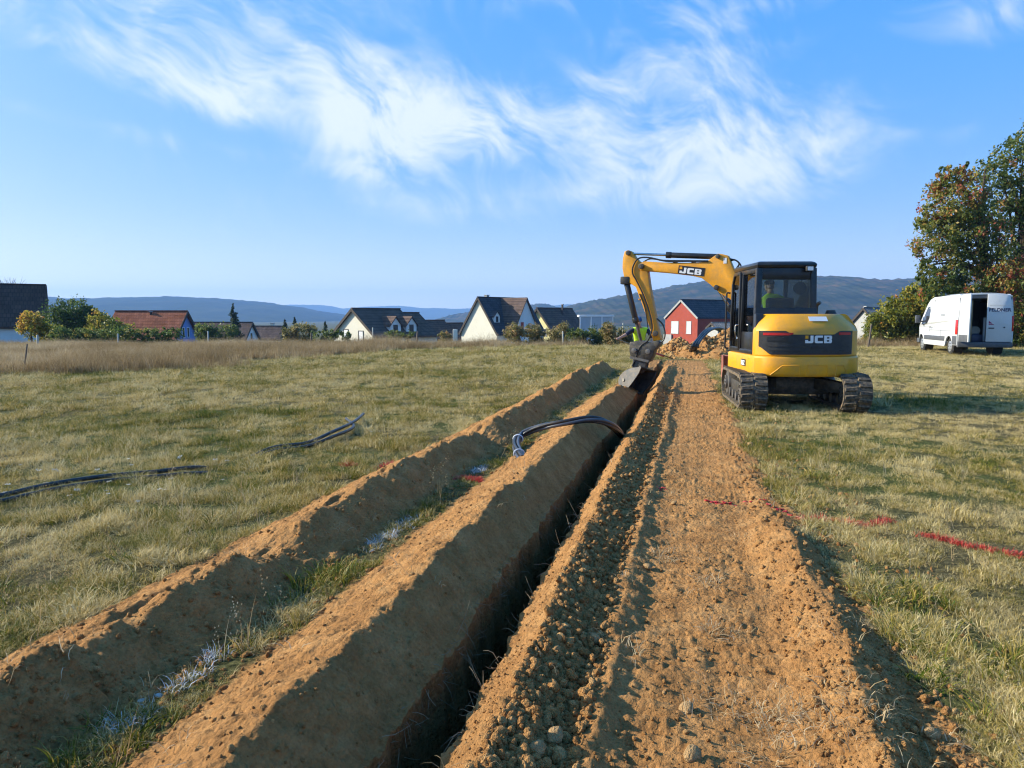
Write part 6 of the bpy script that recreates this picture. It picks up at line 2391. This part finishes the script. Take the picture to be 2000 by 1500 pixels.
def build_operator():
    M = Matrix.Translation(EXCAVATOR.location) @ EXC_HM
    J = {'pelvis': ((-.23, .0, 1.52), (.16, .11)), 'belly': ((-.25, -.01, 1.64), (.15, .11)), 'chest': ((-.30, .0, 1.82), (.175, .115)), 'neck0': ((-.31, .03, 1.96), (.08, .07)), 'neck': ((-.31, .06, 2.01), .052), 'head': ((-.31, .12, 2.11), .05),
         'shL': ((-.48, .02, 1.90), .07), 'elL': ((-.55, .18, 1.66), .048), 'wrL': ((-.52, .38, 1.60), .03), 'shR': ((-.12, .02, 1.90), .07), 'elR': ((-.02, .16, 1.66), .048), 'wrR': ((.05, .36, 1.60), .03),
         'hipL': ((-.33, .06, 1.50), .095), 'knL': ((-.38, .50, 1.47), .07), 'anL': ((-.37, .60, 1.08), .048), 'toeL': ((-.37, .76, 1.045), .04), 'hipR': ((-.13, .06, 1.50), .095), 'knR': ((-.08, .50, 1.47), .07), 'anR': ((-.09, .60, 1.08), .048), 'toeR': ((-.09, .76, 1.045), .04)}
    E = [('pelvis', 'belly', 1), ('belly', 'chest', 1), ('chest', 'neck0', 1), ('neck0', 'neck', 0), ('neck', 'head', 0), ('chest', 'shL', 1), ('shL', 'elL', 1), ('elL', 'wrL', 0), ('chest', 'shR', 1), ('shR', 'elR', 1), ('elR', 'wrR', 0),
         ('pelvis', 'hipL', 2), ('hipL', 'knL', 2), ('knL', 'anL', 2), ('anL', 'toeL', 3), ('pelvis', 'hipR', 2), ('hipR', 'knR', 2), ('knR', 'anR', 2), ('anR', 'toeR', 3)]
    hand_chain(J, E, 'wrL', (-.525, .43, 1.60), ((0, 1, -.2), (1, 0, 0), (0, .2, -1)), None, 0, 'L')
    hand_chain(J, E, 'wrR', (.055, .41, 1.60), ((0, 1, -.2), (1, 0, 0), (0, .2, -1)), None, 0, 'R')
    person('operator in bright yellow-green jacket sitting in the excavator cab', J, E, [M_SKIN, M_VEST, M_TROU, M_BOOT], M=M, hat=M_TROU, face_dir=(-.3, 1, -.1))


build_worker()
build_operator()

# ------------------------------------------------------------------ grass, weeds, clods and roots (countless: one object each)
def blade_mesh(name, nbl, h, spread, lean, width, mat, seed, lying=0.0, curl=.5, seedhead=0.0, segs=3):
    rnd = random.Random(seed)
    v, f, sh = [], [], []
    for i in range(nbl):
        a = rnd.uniform(0, 2 * math.pi)
        r = spread * math.sqrt(rnd.random())
        bx, by = r * math.cos(a), r * math.sin(a)
        d = a + rnd.uniform(-.9, .9)
        hh = h * rnd.uniform(.45, 1.15)
        ln = lean * rnd.uniform(.3, 1.3)
        if rnd.random() < lying:
            ln = rnd.uniform(1.1, 1.5)
        w = width * rnd.uniform(.6, 1.2)
        ca, sa = math.cos(d), math.sin(d)
        tw = rnd.uniform(0, math.pi)
        px, py = math.cos(tw), math.sin(tw)
        b0 = len(v)
        x, y, z = bx, by, -.01
        ang = ln * .35
        s = rnd.random()
        for k in range(segs + 1):
            t = k / segs
            ww = w * (1 - t) ** .7 * .5
            if k == segs:
                v.append((x, y, z))
                sh.append(s)
            else:
                v.append((x - px * ww, y - py * ww, z))
                v.append((x + px * ww, y + py * ww, z))
                sh += [s, s]
            st = hh / segs
            x += math.sin(ang) * ca * st
            y += math.sin(ang) * sa * st
            z += math.cos(ang) * st
            ang += ln * curl * rnd.uniform(.5, 1.3)
            ang = min(ang, 2.0)
            if z < .004:
                z = .004
        for k in range(segs - 1):
            q = b0 + 2 * k
            f.append((q, q + 1, q + 3, q + 2))
        q = b0 + 2 * (segs - 1)
        f.append((q, q + 1, q + 2))
        if rnd.random() < seedhead:
            # a loose plume: a few small flecks round the tip
            for e in range(9):
                ox, oy, oz = (rnd.gauss(0, .012) for _ in range(3))
                c = Vector((x + ox, y + oy, z - .014 * e + oz))
                b = len(v)
                g = .0042
                v += [tuple(c + Vector((g, 0, -g))), tuple(c + Vector((-g, g * .4, 0))), tuple(c + Vector((0, -g * .5, g * 1.6)))]
                sh += [s * .8] * 3
                f.append((b, b + 1, b + 2))
    me = bpy.data.meshes.new(name)
    me.from_pydata(v, [], f)
    a = me.attributes.new('shade', 'FLOAT', 'POINT')
    a.data.foreach_set('value', np.array(sh, dtype=np.float32))
    me.materials.append(mat)
    return me


GR = [(0.0, (.052, .088, .005)), (.25, (.135, .148, .010)), (.45, (.26, .205, .028)), (.65, (.42, .30, .080)), (.85, (.56, .42, .16)), (1.0, (.66, .54, .28))]
M_GRASS = ramp_mat('grass_blades', 'tint', 'INSTANCER', GR, rough=.6, trans=.25, jamt=.6)
M_DRY = ramp_mat('dry_tall_grass', 'tint', 'INSTANCER', [(0, (.20, .135, .06)), (.4, (.38, .27, .135)), (.7, (.50, .38, .22)), (1, (.62, .51, .34))], rough=.7, trans=.3)
M_RED = ramp_mat('red_sprayed_blades', 'tint', 'INSTANCER', [(0, (.38, .02, .02)), (.6, (.58, .07, .05)), (1, (.62, .24, .15))], rough=.5, trans=.1)
M_WHITE = ramp_mat('white_sprayed_blades', 'tint', 'INSTANCER', [(0, (.30, .33, .30)), (.4, (.62, .66, .72)), (1, (.80, .82, .88))], rough=.5, trans=.1)
T_SHORT = [blade_mesh('tuft', 16, .046, .038, .9, .0046, M_GRASS, 10 + i, .45) for i in range(4)]
T_MAT = [blade_mesh('straw', 15, .105, .07, 1.25, .0042, M_GRASS, 20 + i, 1.0) for i in range(4)]
T_LONG = [blade_mesh('long_tuft', 20, .12, .05, 1.0, .0062, M_GRASS, 30 + i, .3, .6, 0, 4) for i in range(4)]
T_TALL = [blade_mesh('stalks', 16, .62, .10, .32, .011, M_DRY, 40 + i, .08, .4, .75) for i in range(4)]
T_FAR = [blade_mesh('far_tuft', 14, .12, .16, .9, .02, M_GRASS, 50 + i, .35) for i in range(3)]

rng = np.random.default_rng(7)


def wedge(n, d0, d1, power, amax=R(47)):
    """points round the camera, density falling with distance as d**-power"""
    q = rng.random(n)
    k = 2 - power
    d = (d0 ** k + q * (d1 ** k - d0 ** k)) ** (1 / k)
    a = rng.uniform(-amax, amax, n)
    return d * np.sin(a), d * np.cos(a)


EXC = (4.93, 12.85)


def free_of_things(x, y):
    """no tufts inside the tracks or under the tyres"""
    ok = np.ones(len(x), bool)
    for cx in (-.75, .87):
        c, s = math.cos(R(9)), math.sin(R(9))
        dx, dy = x - EXC[0], y - EXC[1]
        lx, ly = dx * c - dy * s, dx * s + dy * c
        ok &= ~((np.abs(lx - cx) < .27) & (np.abs(ly) < 1.25))
    return ok


def field_edge(x):
    """distance at which the tall dry growth starts"""
    return np.interp(x, [-40, -13, -7.5, 0, 7, 12, 18, 22, 40], [10, 18.5, 27, 40, 45, 46, 40, 41, 44])


def build_grass():
    x, y = wedge(460000, 1.9, 46, 1.6)
    # and the ground just beside the camera, out of view from here
    x2, y2 = wedge(90000, .8, 12, 1.3, R(85))
    k2 = np.abs(np.arctan2(x2, y2)) > R(47)
    x, y = np.concatenate([x, x2[k2]]), np.concatenate([y, y2[k2]])
    u, v = xy_uv(x, y)
    s = soil_mask(u, v - wob(u))
    ok = (s < .35) & free_of_things(x, y) & (y > -1.5)
    ok &= rng.random(len(x)) < -.05 + 1.6 * np.clip(.42 + 1.2 * fbm(x, y, 3.4, 2, 79), 0, 1)
    ok &= ~((v > -2.4) & (v < -1.7) & (u < 21) & (rng.random(len(x)) < .4))
    ok &= (y < field_edge(x) + 2)
    # worn grass right of the dirt track edge and thin turf near the banks
    x, y, u, v = x[ok], y[ok], u[ok], v[ok]
    n = len(x)
    z = z_all(x, y)
    d = np.hypot(x, y)
    # how green: drifting patches, drier to the right of the track and with distance
    g = .5 + .62 * fbm(x, y, .33, 3, 70) + .65 * fbm(x, y, 2.4, 2, 74)
    right = sstep(.3, 2.0, v)
    tint = .57 - .55 * (g - .5) + .17 * right + rng.normal(0, .21, n)
    tint += .05 * sstep(6, 22, d)
    tint -= .06 * ((v < -3) & (d < 8))
    # trampled, straw-littered patches and greener hollows
    pt = fbm(x, y, .75, 2, 180)
    tint += .30 * sstep(.18, .45, pt) - .26 * sstep(.2, .5, -pt)
    tint = np.clip(tint, .02, 1)
    kind = rng.random(n)
    longness = sstep(.05, .5, fbm(x, y, .8, 2, 77))
    idx = np.where(kind < .40 - .2 * longness, rng.integers(0, 4, n), np.where(kind < .98 - .17 * longness, 4 + rng.integers(0, 4, n), 8 + rng.integers(0, 4, n)))
    strip = (v > -2.3) & (v < -1.75) & (u < 21)
    idx = np.where(strip & (rng.random(n) < .25), 8 + rng.integers(0, 4, n), idx)
    tint = np.where((idx >= 4) & (idx < 8), np.clip(tint + .16, 0, 1), tint)
    tint = np.where(idx >= 8, np.clip(tint - .06, 0, 1), tint)
    sc = rng.uniform(.5, 1.1, n) * (1 + .04 * np.clip(d - 4, 0, 30))
    sc = sc * np.clip(.92 + .7 * fbm(x, y, 1.6, 2, 85), .4, 1.6)
    sc = np.where(idx >= 8, sc * .85, sc)
    sc = np.where(strip, sc * .75, sc)
    sc = sc * (1 - .28 * right)
    # a few lush clumps one notices
    for (px, py, rad, k, tt, ss) in [(600, 1115, .16, 46, .16, 1.5), (640, 1150, .12, 20, .4, 1.3), (1640, 1150, .18, 46, .55, 1.45), (560, 1270, .10, 18, .5, 1.2), (80, 1480, .2, 40, .2, 1.2), (1700, 1170, .25, 40, .15, 1.1), (300, 1440, .12, 20, .3, 1.2), (1830, 1300, .25, 24, .25, 1.1), (1560, 925, .25, 24, .6, 1.4), (1795, 785, .3, 26, .35, 1.9), (1700, 790, .15, 10, .9, 2.6), (480, 1190, .1, 14, .45, 1.1), (200, 1180, .5, 60, .28, 1.1), (420, 1080, .4, 40, .3, 1.1)]:
        c = on_ground(px, py)
        ex, ey = c.x + rng.normal(0, rad, k), c.y + rng.normal(0, rad, k)
        eu, ev = xy_uv(ex, ey)
        kp = soil_mask(eu, ev - wob(eu)) < .4
        ex, ey = ex[kp], ey[kp]
        k = len(ex)
        x, y, z = np.concatenate([x, ex]), np.concatenate([y, ey]), np.concatenate([z, z_all(ex, ey)])
        idx = np.concatenate([idx, 8 + rng.integers(0, 4, k)])
        tint = np.concatenate([tint, np.clip(rng.normal(tt, .1, k), 0, 1)])
        sc = np.concatenate([sc, ss * rng.uniform(.7, 1.1, k)])
    n = len(x)
    # the mown swards lie over in drifting directions
    la = 6.3 * fbm(x, y, .5, 2, 88)
    lm = .12 + .30 * np.clip(fbm(x, y, .9, 2, 89) + .4, 0, 1)
    rz_ = rng.uniform(0, 6.283, n)
    rot = np.stack([lm * np.cos(la - rz_) + rng.normal(0, .16, n), lm * np.sin(la - rz_) + rng.normal(0, .16, n), rz_], -1)
    scatter('grass', np.stack([x, y, z], -1), rot, sc, idx, tint, T_SHORT + T_MAT + T_LONG, 'short dry and green grass covering the whole field', 'grass')
    # tall dry growth along the far edge of the field
    x, y = wedge(150000, 14, 84, 1.15, R(50))
    fe = field_edge(x)
    n0 = fbm(x, y, .16, 3, 90) * 9
    t = (y - fe + n0)
    keep = (t > 0) & (rng.random(len(x)) < sstep(0, 5, t) * .95 + .05)
    # around the van and the far end of the works it stays low
    keep &= ~((x > 14) & (y < 36.5) & (x < 30)) & ~((x > 5) & (x < 13) & (y < 52))
    x, y = x[keep], y[keep]
    n = len(x)
    z = z_all(x, y)
    tint = np.clip(.45 + .5 * fbm(x, y, .14, 3, 95) + rng.normal(0, .2, n), 0, 1)
    sc = rng.uniform(.6, 1.15, n) * np.clip(1 + .7 * fbm(x, y, .35, 2, 96), .35, 1.7) * np.interp(np.hypot(x, y), [18, 45, 80], [.52, .42, .38])
    sc = sc * np.interp(x, [-40, -20, -8, 8, 12, 60], [.85, .9, 1.25, 1.4, 1.5, 1.5])
    rot = np.stack([rng.normal(0, .12, n), rng.normal(0, .12, n), rng.uniform(0, 6.283, n)], -1)
    scatter('tall_dry_grass', np.stack([x, y, z], -1), rot, np.stack([sc * 1.7, sc * 1.7, sc], -1), rng.integers(0, 4, n), tint, T_TALL, 'tall brown seeding grass along the far edge of the field', 'grass')
    # single dry stalks standing in the mown part and at the lower right
    x, y = wedge(1500, 2.2, 26, 1.3)
    u, v = xy_uv(x, y)
    keep = (soil_mask(u, v - wob(u)) < .2) & free_of_things(x, y)
    x, y = x[keep], y[keep]
    n = len(x)
    tall1 = [blade_mesh('stalk', 3, .34, .03, .5, .0045, M_DRY, 60 + i, .1, .4, .9) for i in range(3)]
    rot = np.stack([rng.normal(0, .2, n), rng.normal(0, .2, n), rng.uniform(0, 6.283, n)], -1)
    scatter('dry_stalks', np.stack([x, y, z_all(x, y)], -1), rot, rng.uniform(.5, 1.0, n), rng.integers(0, 3, n), np.clip(rng.normal(.5, .2, n), 0, 1), tall1, 'thin single brown stalks standing in the short grass', 'weeds')


def umbel_mesh(seed, mat_stem, mat_head):
    rnd = random.Random(seed)
    mb = MB()
    h = rnd.uniform(.14, .22)
    top = Vector((rnd.gauss(0, .03), rnd.gauss(0, .03), h))
    mb.tube([(0, 0, -.01), top * .5 + Vector((.005, 0, 0)), top], [.0016, .0014, .0012], 4)
    k0 = len(mb.f)
    for i in range(16):
        a, r = rnd.uniform(0, 6.28), .021 * math.sqrt(rnd.random())
        c = top + Vector((r * math.cos(a), r * math.sin(a), .006 + rnd.gauss(0, .002)))
        g = .0055
        mb.add([c + Vector((g, 0, 0)), c + Vector((0, g, .002)), c + Vector((-g, 0, 0)), c + Vector((0, -g, .002))], [(0, 1, 2, 3)])
    me = bpy.data.meshes.new('umbel')
    me.from_pydata([tuple(p) for p in mb.v], [], mb.f)
    me.materials.append(mat_stem)
    me.materials.append(mat_head)
    for i, p in enumerate(me.polygons):
        p.material_index = 1 if i >= k0 else 0
    return me


def build_flowers():
    ms = solid('flower_stem', (.16, .15, .06), .8)
    mh = solid('white_umbel', (.62, .60, .54), .8, var=.1)
    P = []
    for (px, py, k, rad) in [(250, 960, 14, .5), (120, 960, 6, .3), (60, 985, 4, .3), (420, 945, 4, .3), (640, 880, 3, .3), (330, 1010, 4, .4), (700, 800, 3, .5)]:
        c = on_ground(px, py)
        P += [(c.x + rng.normal(0, rad), c.y + rng.normal(0, rad)) for _ in range(k)]
    p = np.array(P)
    n = len(p)
    z = z_all(p[:, 0], p[:, 1])
    rot = np.stack([rng.normal(0, .12, n), rng.normal(0, .12, n), rng.uniform(0, 6.28, n)], -1)
    scatter('white_flowers', np.stack([p[:, 0], p[:, 1], z], -1), rot, rng.uniform(.7, 1.1, n), rng.integers(0, 3, n), np.full(n, .5), [umbel_mesh(i, ms, mh) for i in range(3)], 'small white flower heads in the grass near the black pipes', 'flowers')


def clod_mesh(seed, mat):
    rnd = random.Random(seed)
    bm = bmesh.new()
    bmesh.ops.create_icosphere(bm, subdivisions=2, radius=1)
    off = [Vector((rnd.gauss(0, 1), rnd.gauss(0, 1), rnd.gauss(0, 1))).normalized() for _ in range(7)]
    cut = [rnd.uniform(.55, .85) for _ in off]
    for v in bm.verts:
        p = v.co.copy()
        for o, c in zip(off, cut):
            d = p.dot(o)
            if d > c:
                p -= o * (d - c) * .85
        v.co = p * rnd.uniform(.93, 1.07)
        v.co.z *= .8
    for f in bm.faces:
        f.smooth = True
    me = bpy.data.meshes.new('clod')
    bm.to_mesh(me)
    bm.free()
    me.materials.append(mat)
    return me


M_CLOD = solid('clod_soil', (.42, .26, .12), .95, var=.35, scale=1.6, bump=.12, bscale=5, spec=.1)
M_CLODTINT = None


def clod_material():
    m, nt, p, out = new_mat('clod_crumbs')
    L = nt.links.new
    a = N(nt, 'ShaderNodeAttribute')
    a.attribute_type = 'INSTANCER'
    a.attribute_name = 'tint'
    cr = N(nt, 'ShaderNodeValToRGB')
    e = cr.color_ramp.elements
    e[0].position, e[0].color = 0, (.30, .140, .048, 1)
    e[1].position, e[1].color = 1, (.54, .315, .13, 1)
    e.new(.55).color = (.44, .225, .08, 1)
    L(a.outputs['Fac'], cr.inputs[0])
    tc = N(nt, 'ShaderNodeTexCoord')
    n = N(nt, 'ShaderNodeTexNoise')
    n.inputs['Scale'].default_value = 2.5
    n.inputs['Detail'].default_value = 5
    L(tc.outputs['Object'], n.inputs['Vector'])
    mx = N(nt, 'ShaderNodeMix')
    mx.data_type = 'RGBA'
    mx.blend_type = 'MULTIPLY'
    mx.inputs['Factor'].default_value = .6
    L(cr.outputs[0], mx.inputs['A'])
    mr = N(nt, 'ShaderNodeMapRange')
    L(n.outputs['Fac'], mr.inputs['Value'])
    mr.inputs['From Min'].default_value = .3
    mr.inputs['From Max'].default_value = .7
    mr.inputs['To Min'].default_value = .5
    mr.inputs['To Max'].default_value = 1.4
    L(mr.outputs[0], mx.inputs['B'])
    L(mx.outputs['Result'], p.inputs['Base Color'])
    b = N(nt, 'ShaderNodeBump')
    b.inputs['Distance'].default_value = .25
    b.inputs['Strength'].default_value = .6
    L(n.outputs['Fac'], b.inputs['Height'])
    L(b.outputs[0], p.inputs['Normal'])
    p.inputs['Roughness'].default_value = .95
    p.inputs['Specular IOR Level'].default_value = .1
    return m


def soil_surface(u, v):
    """world point on the worked strip for (u, v) with the wobble put in"""
    va = v + wob(u) * (1 - sstep(4, 6, np.abs(v + 1)))
    x, y = uv_xy(u, va)
    zb = z_base(x, y) * (1 - .7 * sstep(1.0, .0, np.abs(v + 1) - 2.6) * sstep(27, 24, u))
    return x, y, zb + z_soil(u, v) + soil_mask(u, v) * lumps(u, va) * np.where((v > -.7) & (v < -.4), 1.5, 1)


def build_clods():
    mat = clod_material()
    protos = [clod_mesh(i, mat) for i in range(6)]

    def strip(n, u0, u1, v0, v1, smin, smax, pw=3.0, upow=1.6):
        q = rng.random(n)
        k = 1 - upow
        u = (u0 ** k + q * (u1 ** k - u0 ** k)) ** (1 / k)
        v = rng.uniform(v0, v1, n)
        s = smin + (smax - smin) * rng.random(n) ** pw
        return u, v, s
    sets = [strip(9500, 1.6, 16, -.66, -.36, .003, .027, 5), strip(7500, 1.5, 18, -.36, 1.0, .0025, .012, 5), strip(4500, 1.5, 14, .45, 1.02, .003, .022, 6),
            strip(1100, 1.2, 16, -1.85, -1.33, .002, .012, 6), strip(1500, 1.2, 14, -1.33, -1.08, .002, .010, 6), strip(900, 1.5, 18, -3.08, -2.5, .002, .016, 6),
            strip(2200, 1.5, 12, -2.5, -2.12, .003, .016, 4), strip(1600, 1.5, 14, -.82, -.66, .002, .008, 4), strip(900, 1.8, 12, -2.2, -1.85, .005, .02, 3), strip(900, 2.2, 12, .9, 1.5, .005, .02, 3)]
    u = np.concatenate([s[0] for s in sets])
    v = np.concatenate([s[1] for s in sets])
    s = np.concatenate([s[2] for s in sets])
    x, y, z = soil_surface(u, v)
    n = len(u)
    rot = rng.uniform(0, 6.283, (n, 3))
    sc = np.stack([s * rng.uniform(.8, 1.25, n), s * rng.uniform(.8, 1.25, n), s], -1)
    tint = np.clip(rng.normal(.5, .22, n), 0, 1)
    scatter('soil_crumbs', np.stack([x, y, z + s * .25], -1), rot, sc, rng.integers(0, 6, n), tint, protos, 'loose crumbs and lumps of brown soil strewn over banks and track', 'soil')
    # fist-sized stones and clods one can pick out
    spots = [(1160, 1255, .036, 'pale rounded stone at the foot of the lumpy ridge slope'), (1083, 1445, .040, 'largest stone among the clods at the bottom edge, right of the trench'), (1265, 1110, .028, 'brown stone beside the low shoulder halfway along the track'),
             (1046, 1470, .034, 'stone in the clods nearest the trench at the bottom edge'), (1465, 873, .05, 'big clod at the right border of the track, closest to the excavator'), (1340, 1390, .030, 'stone lying in the middle of the track near the camera'),
             (1316, 985, .026, 'small stone beside the red paint on the track'), (1820, 1440, .034, 'clod in the spilt soil at the lower right corner'), (1350, 1484, .036, 'stone on the track at the very bottom of the view')]
    stone_mesh = [clod_mesh(90 + i, M_CLOD) for i in range(4)]
    rnd = random.Random(3)
    for i, (px, py, r, lb) in enumerate(spots):
        p = on_ground(px, py, .02)
        uu, vv = xy_uv(p.x, p.y)
        zz = float(z_all(np.array([p.x]), np.array([p.y]))[0])
        p = on_ground(px, py, zz)
        o = link('stone', stone_mesh[i % 4])
        o.location = (p.x, p.y, zz + r * .45)
        o.scale = (r * rnd.uniform(.9, 1.2), r * rnd.uniform(.9, 1.2), r * rnd.uniform(.8, 1))
        o.rotation_euler = (rnd.uniform(-.5, .5), rnd.uniform(-.5, .5), rnd.uniform(0, 6))
        tag(o, lb, 'stone', 'larger stones lying on the soil')


def build_roots():
    """fine torn roots along both lips of the cut"""
    rnd = random.Random(11)
    mb = MB()
    for i in range(430):
        u = 1.7 * (12 / 1.7) ** rnd.random()
        left = rnd.random() < .55
        w = float(wob(np.array([u]))[0])
        v = (LIP_L if left else LIP_R) + w
        x, y = uv_xy(u, v)
        z = -rnd.random() ** 2 * .16 - .01 if rnd.random() < .8 else .02
        sgn = 1 if left else -1
        pts = []
        du, dv, dz = rnd.gauss(0, .5), sgn * rnd.uniform(.3, 1), rnd.gauss(-.1, .6)
        uu, vv, zz = u, v - sgn * .02, z
        st = rnd.uniform(.012, .028)
        for k in range(5):
            a, b = uv_xy(uu, vv)
            pts.append((a, b, zz))
            uu += du * st
            vv += dv * st
            zz += dz * st
            du += rnd.gauss(0, .4)
            dz += rnd.gauss(-.12, .35)
        mb.tube(pts, [.0014, .0013, .0012, .001, .0006], 4, cap=False)
    m = solid('root_fibre', (.30, .22, .13), .8, var=.3, scale=8)
    o = mb.build('torn_roots', m)
    tag(o, 'thin torn roots sticking out of the trench lips', 'roots', kind='stuff')
    # dead straw lying on the bare soil
    x, y = wedge(600, 1.9, 12, 1.4, R(40))
    u, v = xy_uv(x, y)
    v0 = v - wob(u)
    keep = (soil_mask(u, v0) > .9) & (np.abs(v0 + .95) > .2) & (gnoise(x * 1.3, y * 1.3, 140) > .0)
    u, v0 = u[keep], v0[keep]
    for (px, py, k, rad) in [(1390, 1140, 16, .05), (1405, 1225, 18, .06), (1480, 1395, 40, .12), (1640, 1420, 40, .14), (1300, 1088, 16, .04), (1330, 960, 10, .06), (1240, 1290, 5, .03), (1560, 1440, 30, .12), (1700, 1250, 14, .08)]:
        c = on_ground(px, py)
        eu, ev = xy_uv(c.x + rng.normal(0, rad, k), c.y + rng.normal(0, rad, k))
        u, v0 = np.concatenate([u, eu]), np.concatenate([v0, ev - wob(eu)])
    X, Y, Z = soil_surface(u, v0)
    n = len(X)
    mesh = [blade_mesh('straw_wisp', 6, .10, .05, 1.3, .0035, M_DRY, 70 + i, 1.0, .6, 0, 4) for i in range(4)]
    rot = np.stack([rng.normal(0, .25, n), rng.normal(0, .25, n), rng.uniform(0, 6.283, n)], -1)
    scatter('loose_straw', np.stack([X, Y, Z + .006], -1), rot, rng.uniform(.6, 1.6, n), rng.integers(0, 4, n), np.clip(rng.normal(.7, .15, n), 0, 1), mesh, 'wisps of dead straw lying on the bare soil', 'straw')


def paint_line(name, label, segs, mats, halfw, dens, tint_mu, tall=.085, seed=1, crumbs=None):
    """sprayed marks: the blades and crumbs that caught the paint"""
    pts = []
    for (a, b) in segs:
        pa, pb = on_ground(*a), on_ground(*b)
        L = (pb - pa).length
        n = int(dens * L)
        t = rng.random(n)
        x = pa.x + (pb.x - pa.x) * t + rng.normal(0, halfw, n)
        y = pa.y + (pb.y - pa.y) * t + rng.normal(0, halfw, n)
        pts.append(np.stack([x, y], -1))
    p = np.concatenate(pts)
    x, y = p[:, 0], p[:, 1]
    u, v = xy_uv(x, y)
    z = z_all(x, y)
    s = soil_mask(u, v - wob(u)) > .5
    X, Y, Z = soil_surface(u, v - wob(u))
    z = np.where(s, Z, z)
    kp = ~s | (rng.random(len(x)) < .38)
    x, y, z, s = x[kp], y[kp], z[kp], s[kp]
    n = len(x)
    protos = [blade_mesh('sprayed_tuft', 8, tall, .03, 1.2, .0045, mats, 80 + seed * 5 + i, .9) for i in range(3)]
    protos += [clod_mesh(120 + i, mats) for i in range(2)]
    idx = np.where(s, 3 + rng.integers(0, 2, n), rng.integers(0, 3, n))
    r = rng.uniform(.006, .014, n)
    sc = np.where(s[:, None], np.stack([r * 1.5, r * 1.5, r * .6], -1), rng.uniform(.7, 1.2, n)[:, None].repeat(3, 1))
    rot = np.stack([rng.normal(0, .15, n), rng.normal(0, .15, n), rng.uniform(0, 6.283, n)], -1)
    scatter(name, np.stack([x, y, z + np.where(s, .004, .012)], -1), rot, sc, idx, np.clip(rng.normal(tint_mu, .2, n), 0, 1), protos, label, 'paint')


build_grass()
build_flowers()
build_clods()
build_roots()
paint_line('red_paint_line', 'bright red sprayed marking line crossing the track and the grass on the right', [((1440, 978), (1490, 985)), ((1495, 988), (1540, 1008)), ((1550, 1010), (1600, 1018)), ((1590, 1015), (1700, 1032)), ((1600, 1016), (1680, 1030)), ((1795, 1046), (1860, 1060)), ((1860, 1060), (1990, 1088)), ((1700, 1028), (1740, 1020)), ((1375, 978), (1440, 982)), ((1285, 953), (1296, 956))], M_RED, .024, 190, .45, .05, 1)
paint_line('red_paint_mark', 'short red sprayed mark on the grass strip between the two banks', [((890, 934), (944, 940))], M_RED, .03, 300, .5, .055, 2)
paint_line('red_paint_mark', 'small red sprayed dash on the grass left of the outer bank', [((748, 916), (772, 912)), ((674, 910), (690, 910))], M_RED, .03, 300, .6, .07, 3)
paint_line('white_paint_mark', 'large white sprayed patch on the grass strip nearest the camera', [((205, 1440), (240, 1425)), ((225, 1425), (290, 1385)), ((215, 1420), (250, 1400))], M_WHITE, .04, 75, .2, .07, 4)
paint_line('white_paint_mark', 'thin white sprayed dashes on the grass strip beside the banks', [((315, 1365), (355, 1345)), ((360, 1340), (400, 1318)), ((400, 1305), (425, 1270))], M_WHITE, .022, 70, .25, .06, 5)
paint_line('white_paint_mark', 'white sprayed streak on the grass strip halfway along the banks', [((715, 1075), (770, 1040)), ((770, 1040), (810, 1012))], M_WHITE, .04, 65, .15, .06, 6)
paint_line('white_paint_mark', 'faint white sprayed streak beside the cable bundle end', [((925, 925), (945, 912))], M_WHITE, .04, 120, .2, .06, 7)

# stony lumps lying over the far heaps
mat_ = clod_material()
mat_.name = 'heap_lumps'
pr_ = [clod_mesh(150 + i, mat_) for i in range(4)]
for i, (o_, x_, y_, z_, r_) in enumerate(HEAPS):
    n_ = len(x_)
    s_ = .02 + .09 * r_.random(n_) ** 3
    P_ = np.stack([x_ + o_.location.x, y_ + o_.location.y, z_ + o_.location.z + s_ * .3], -1)
    lb_ = ['stony lumps strewn over the large heap behind the cab', 'stony lumps strewn over the heap before the red house', 'stony lumps on the low spoil right of the pipes'][i]
    scatter('heap_lumps', P_, r_.uniform(0, 6.28, (n_, 3)), s_, r_.integers(0, 4, n_), np.clip(r_.normal(.75, .25, n_), 0, 1), pr_, lb_, 'soil')
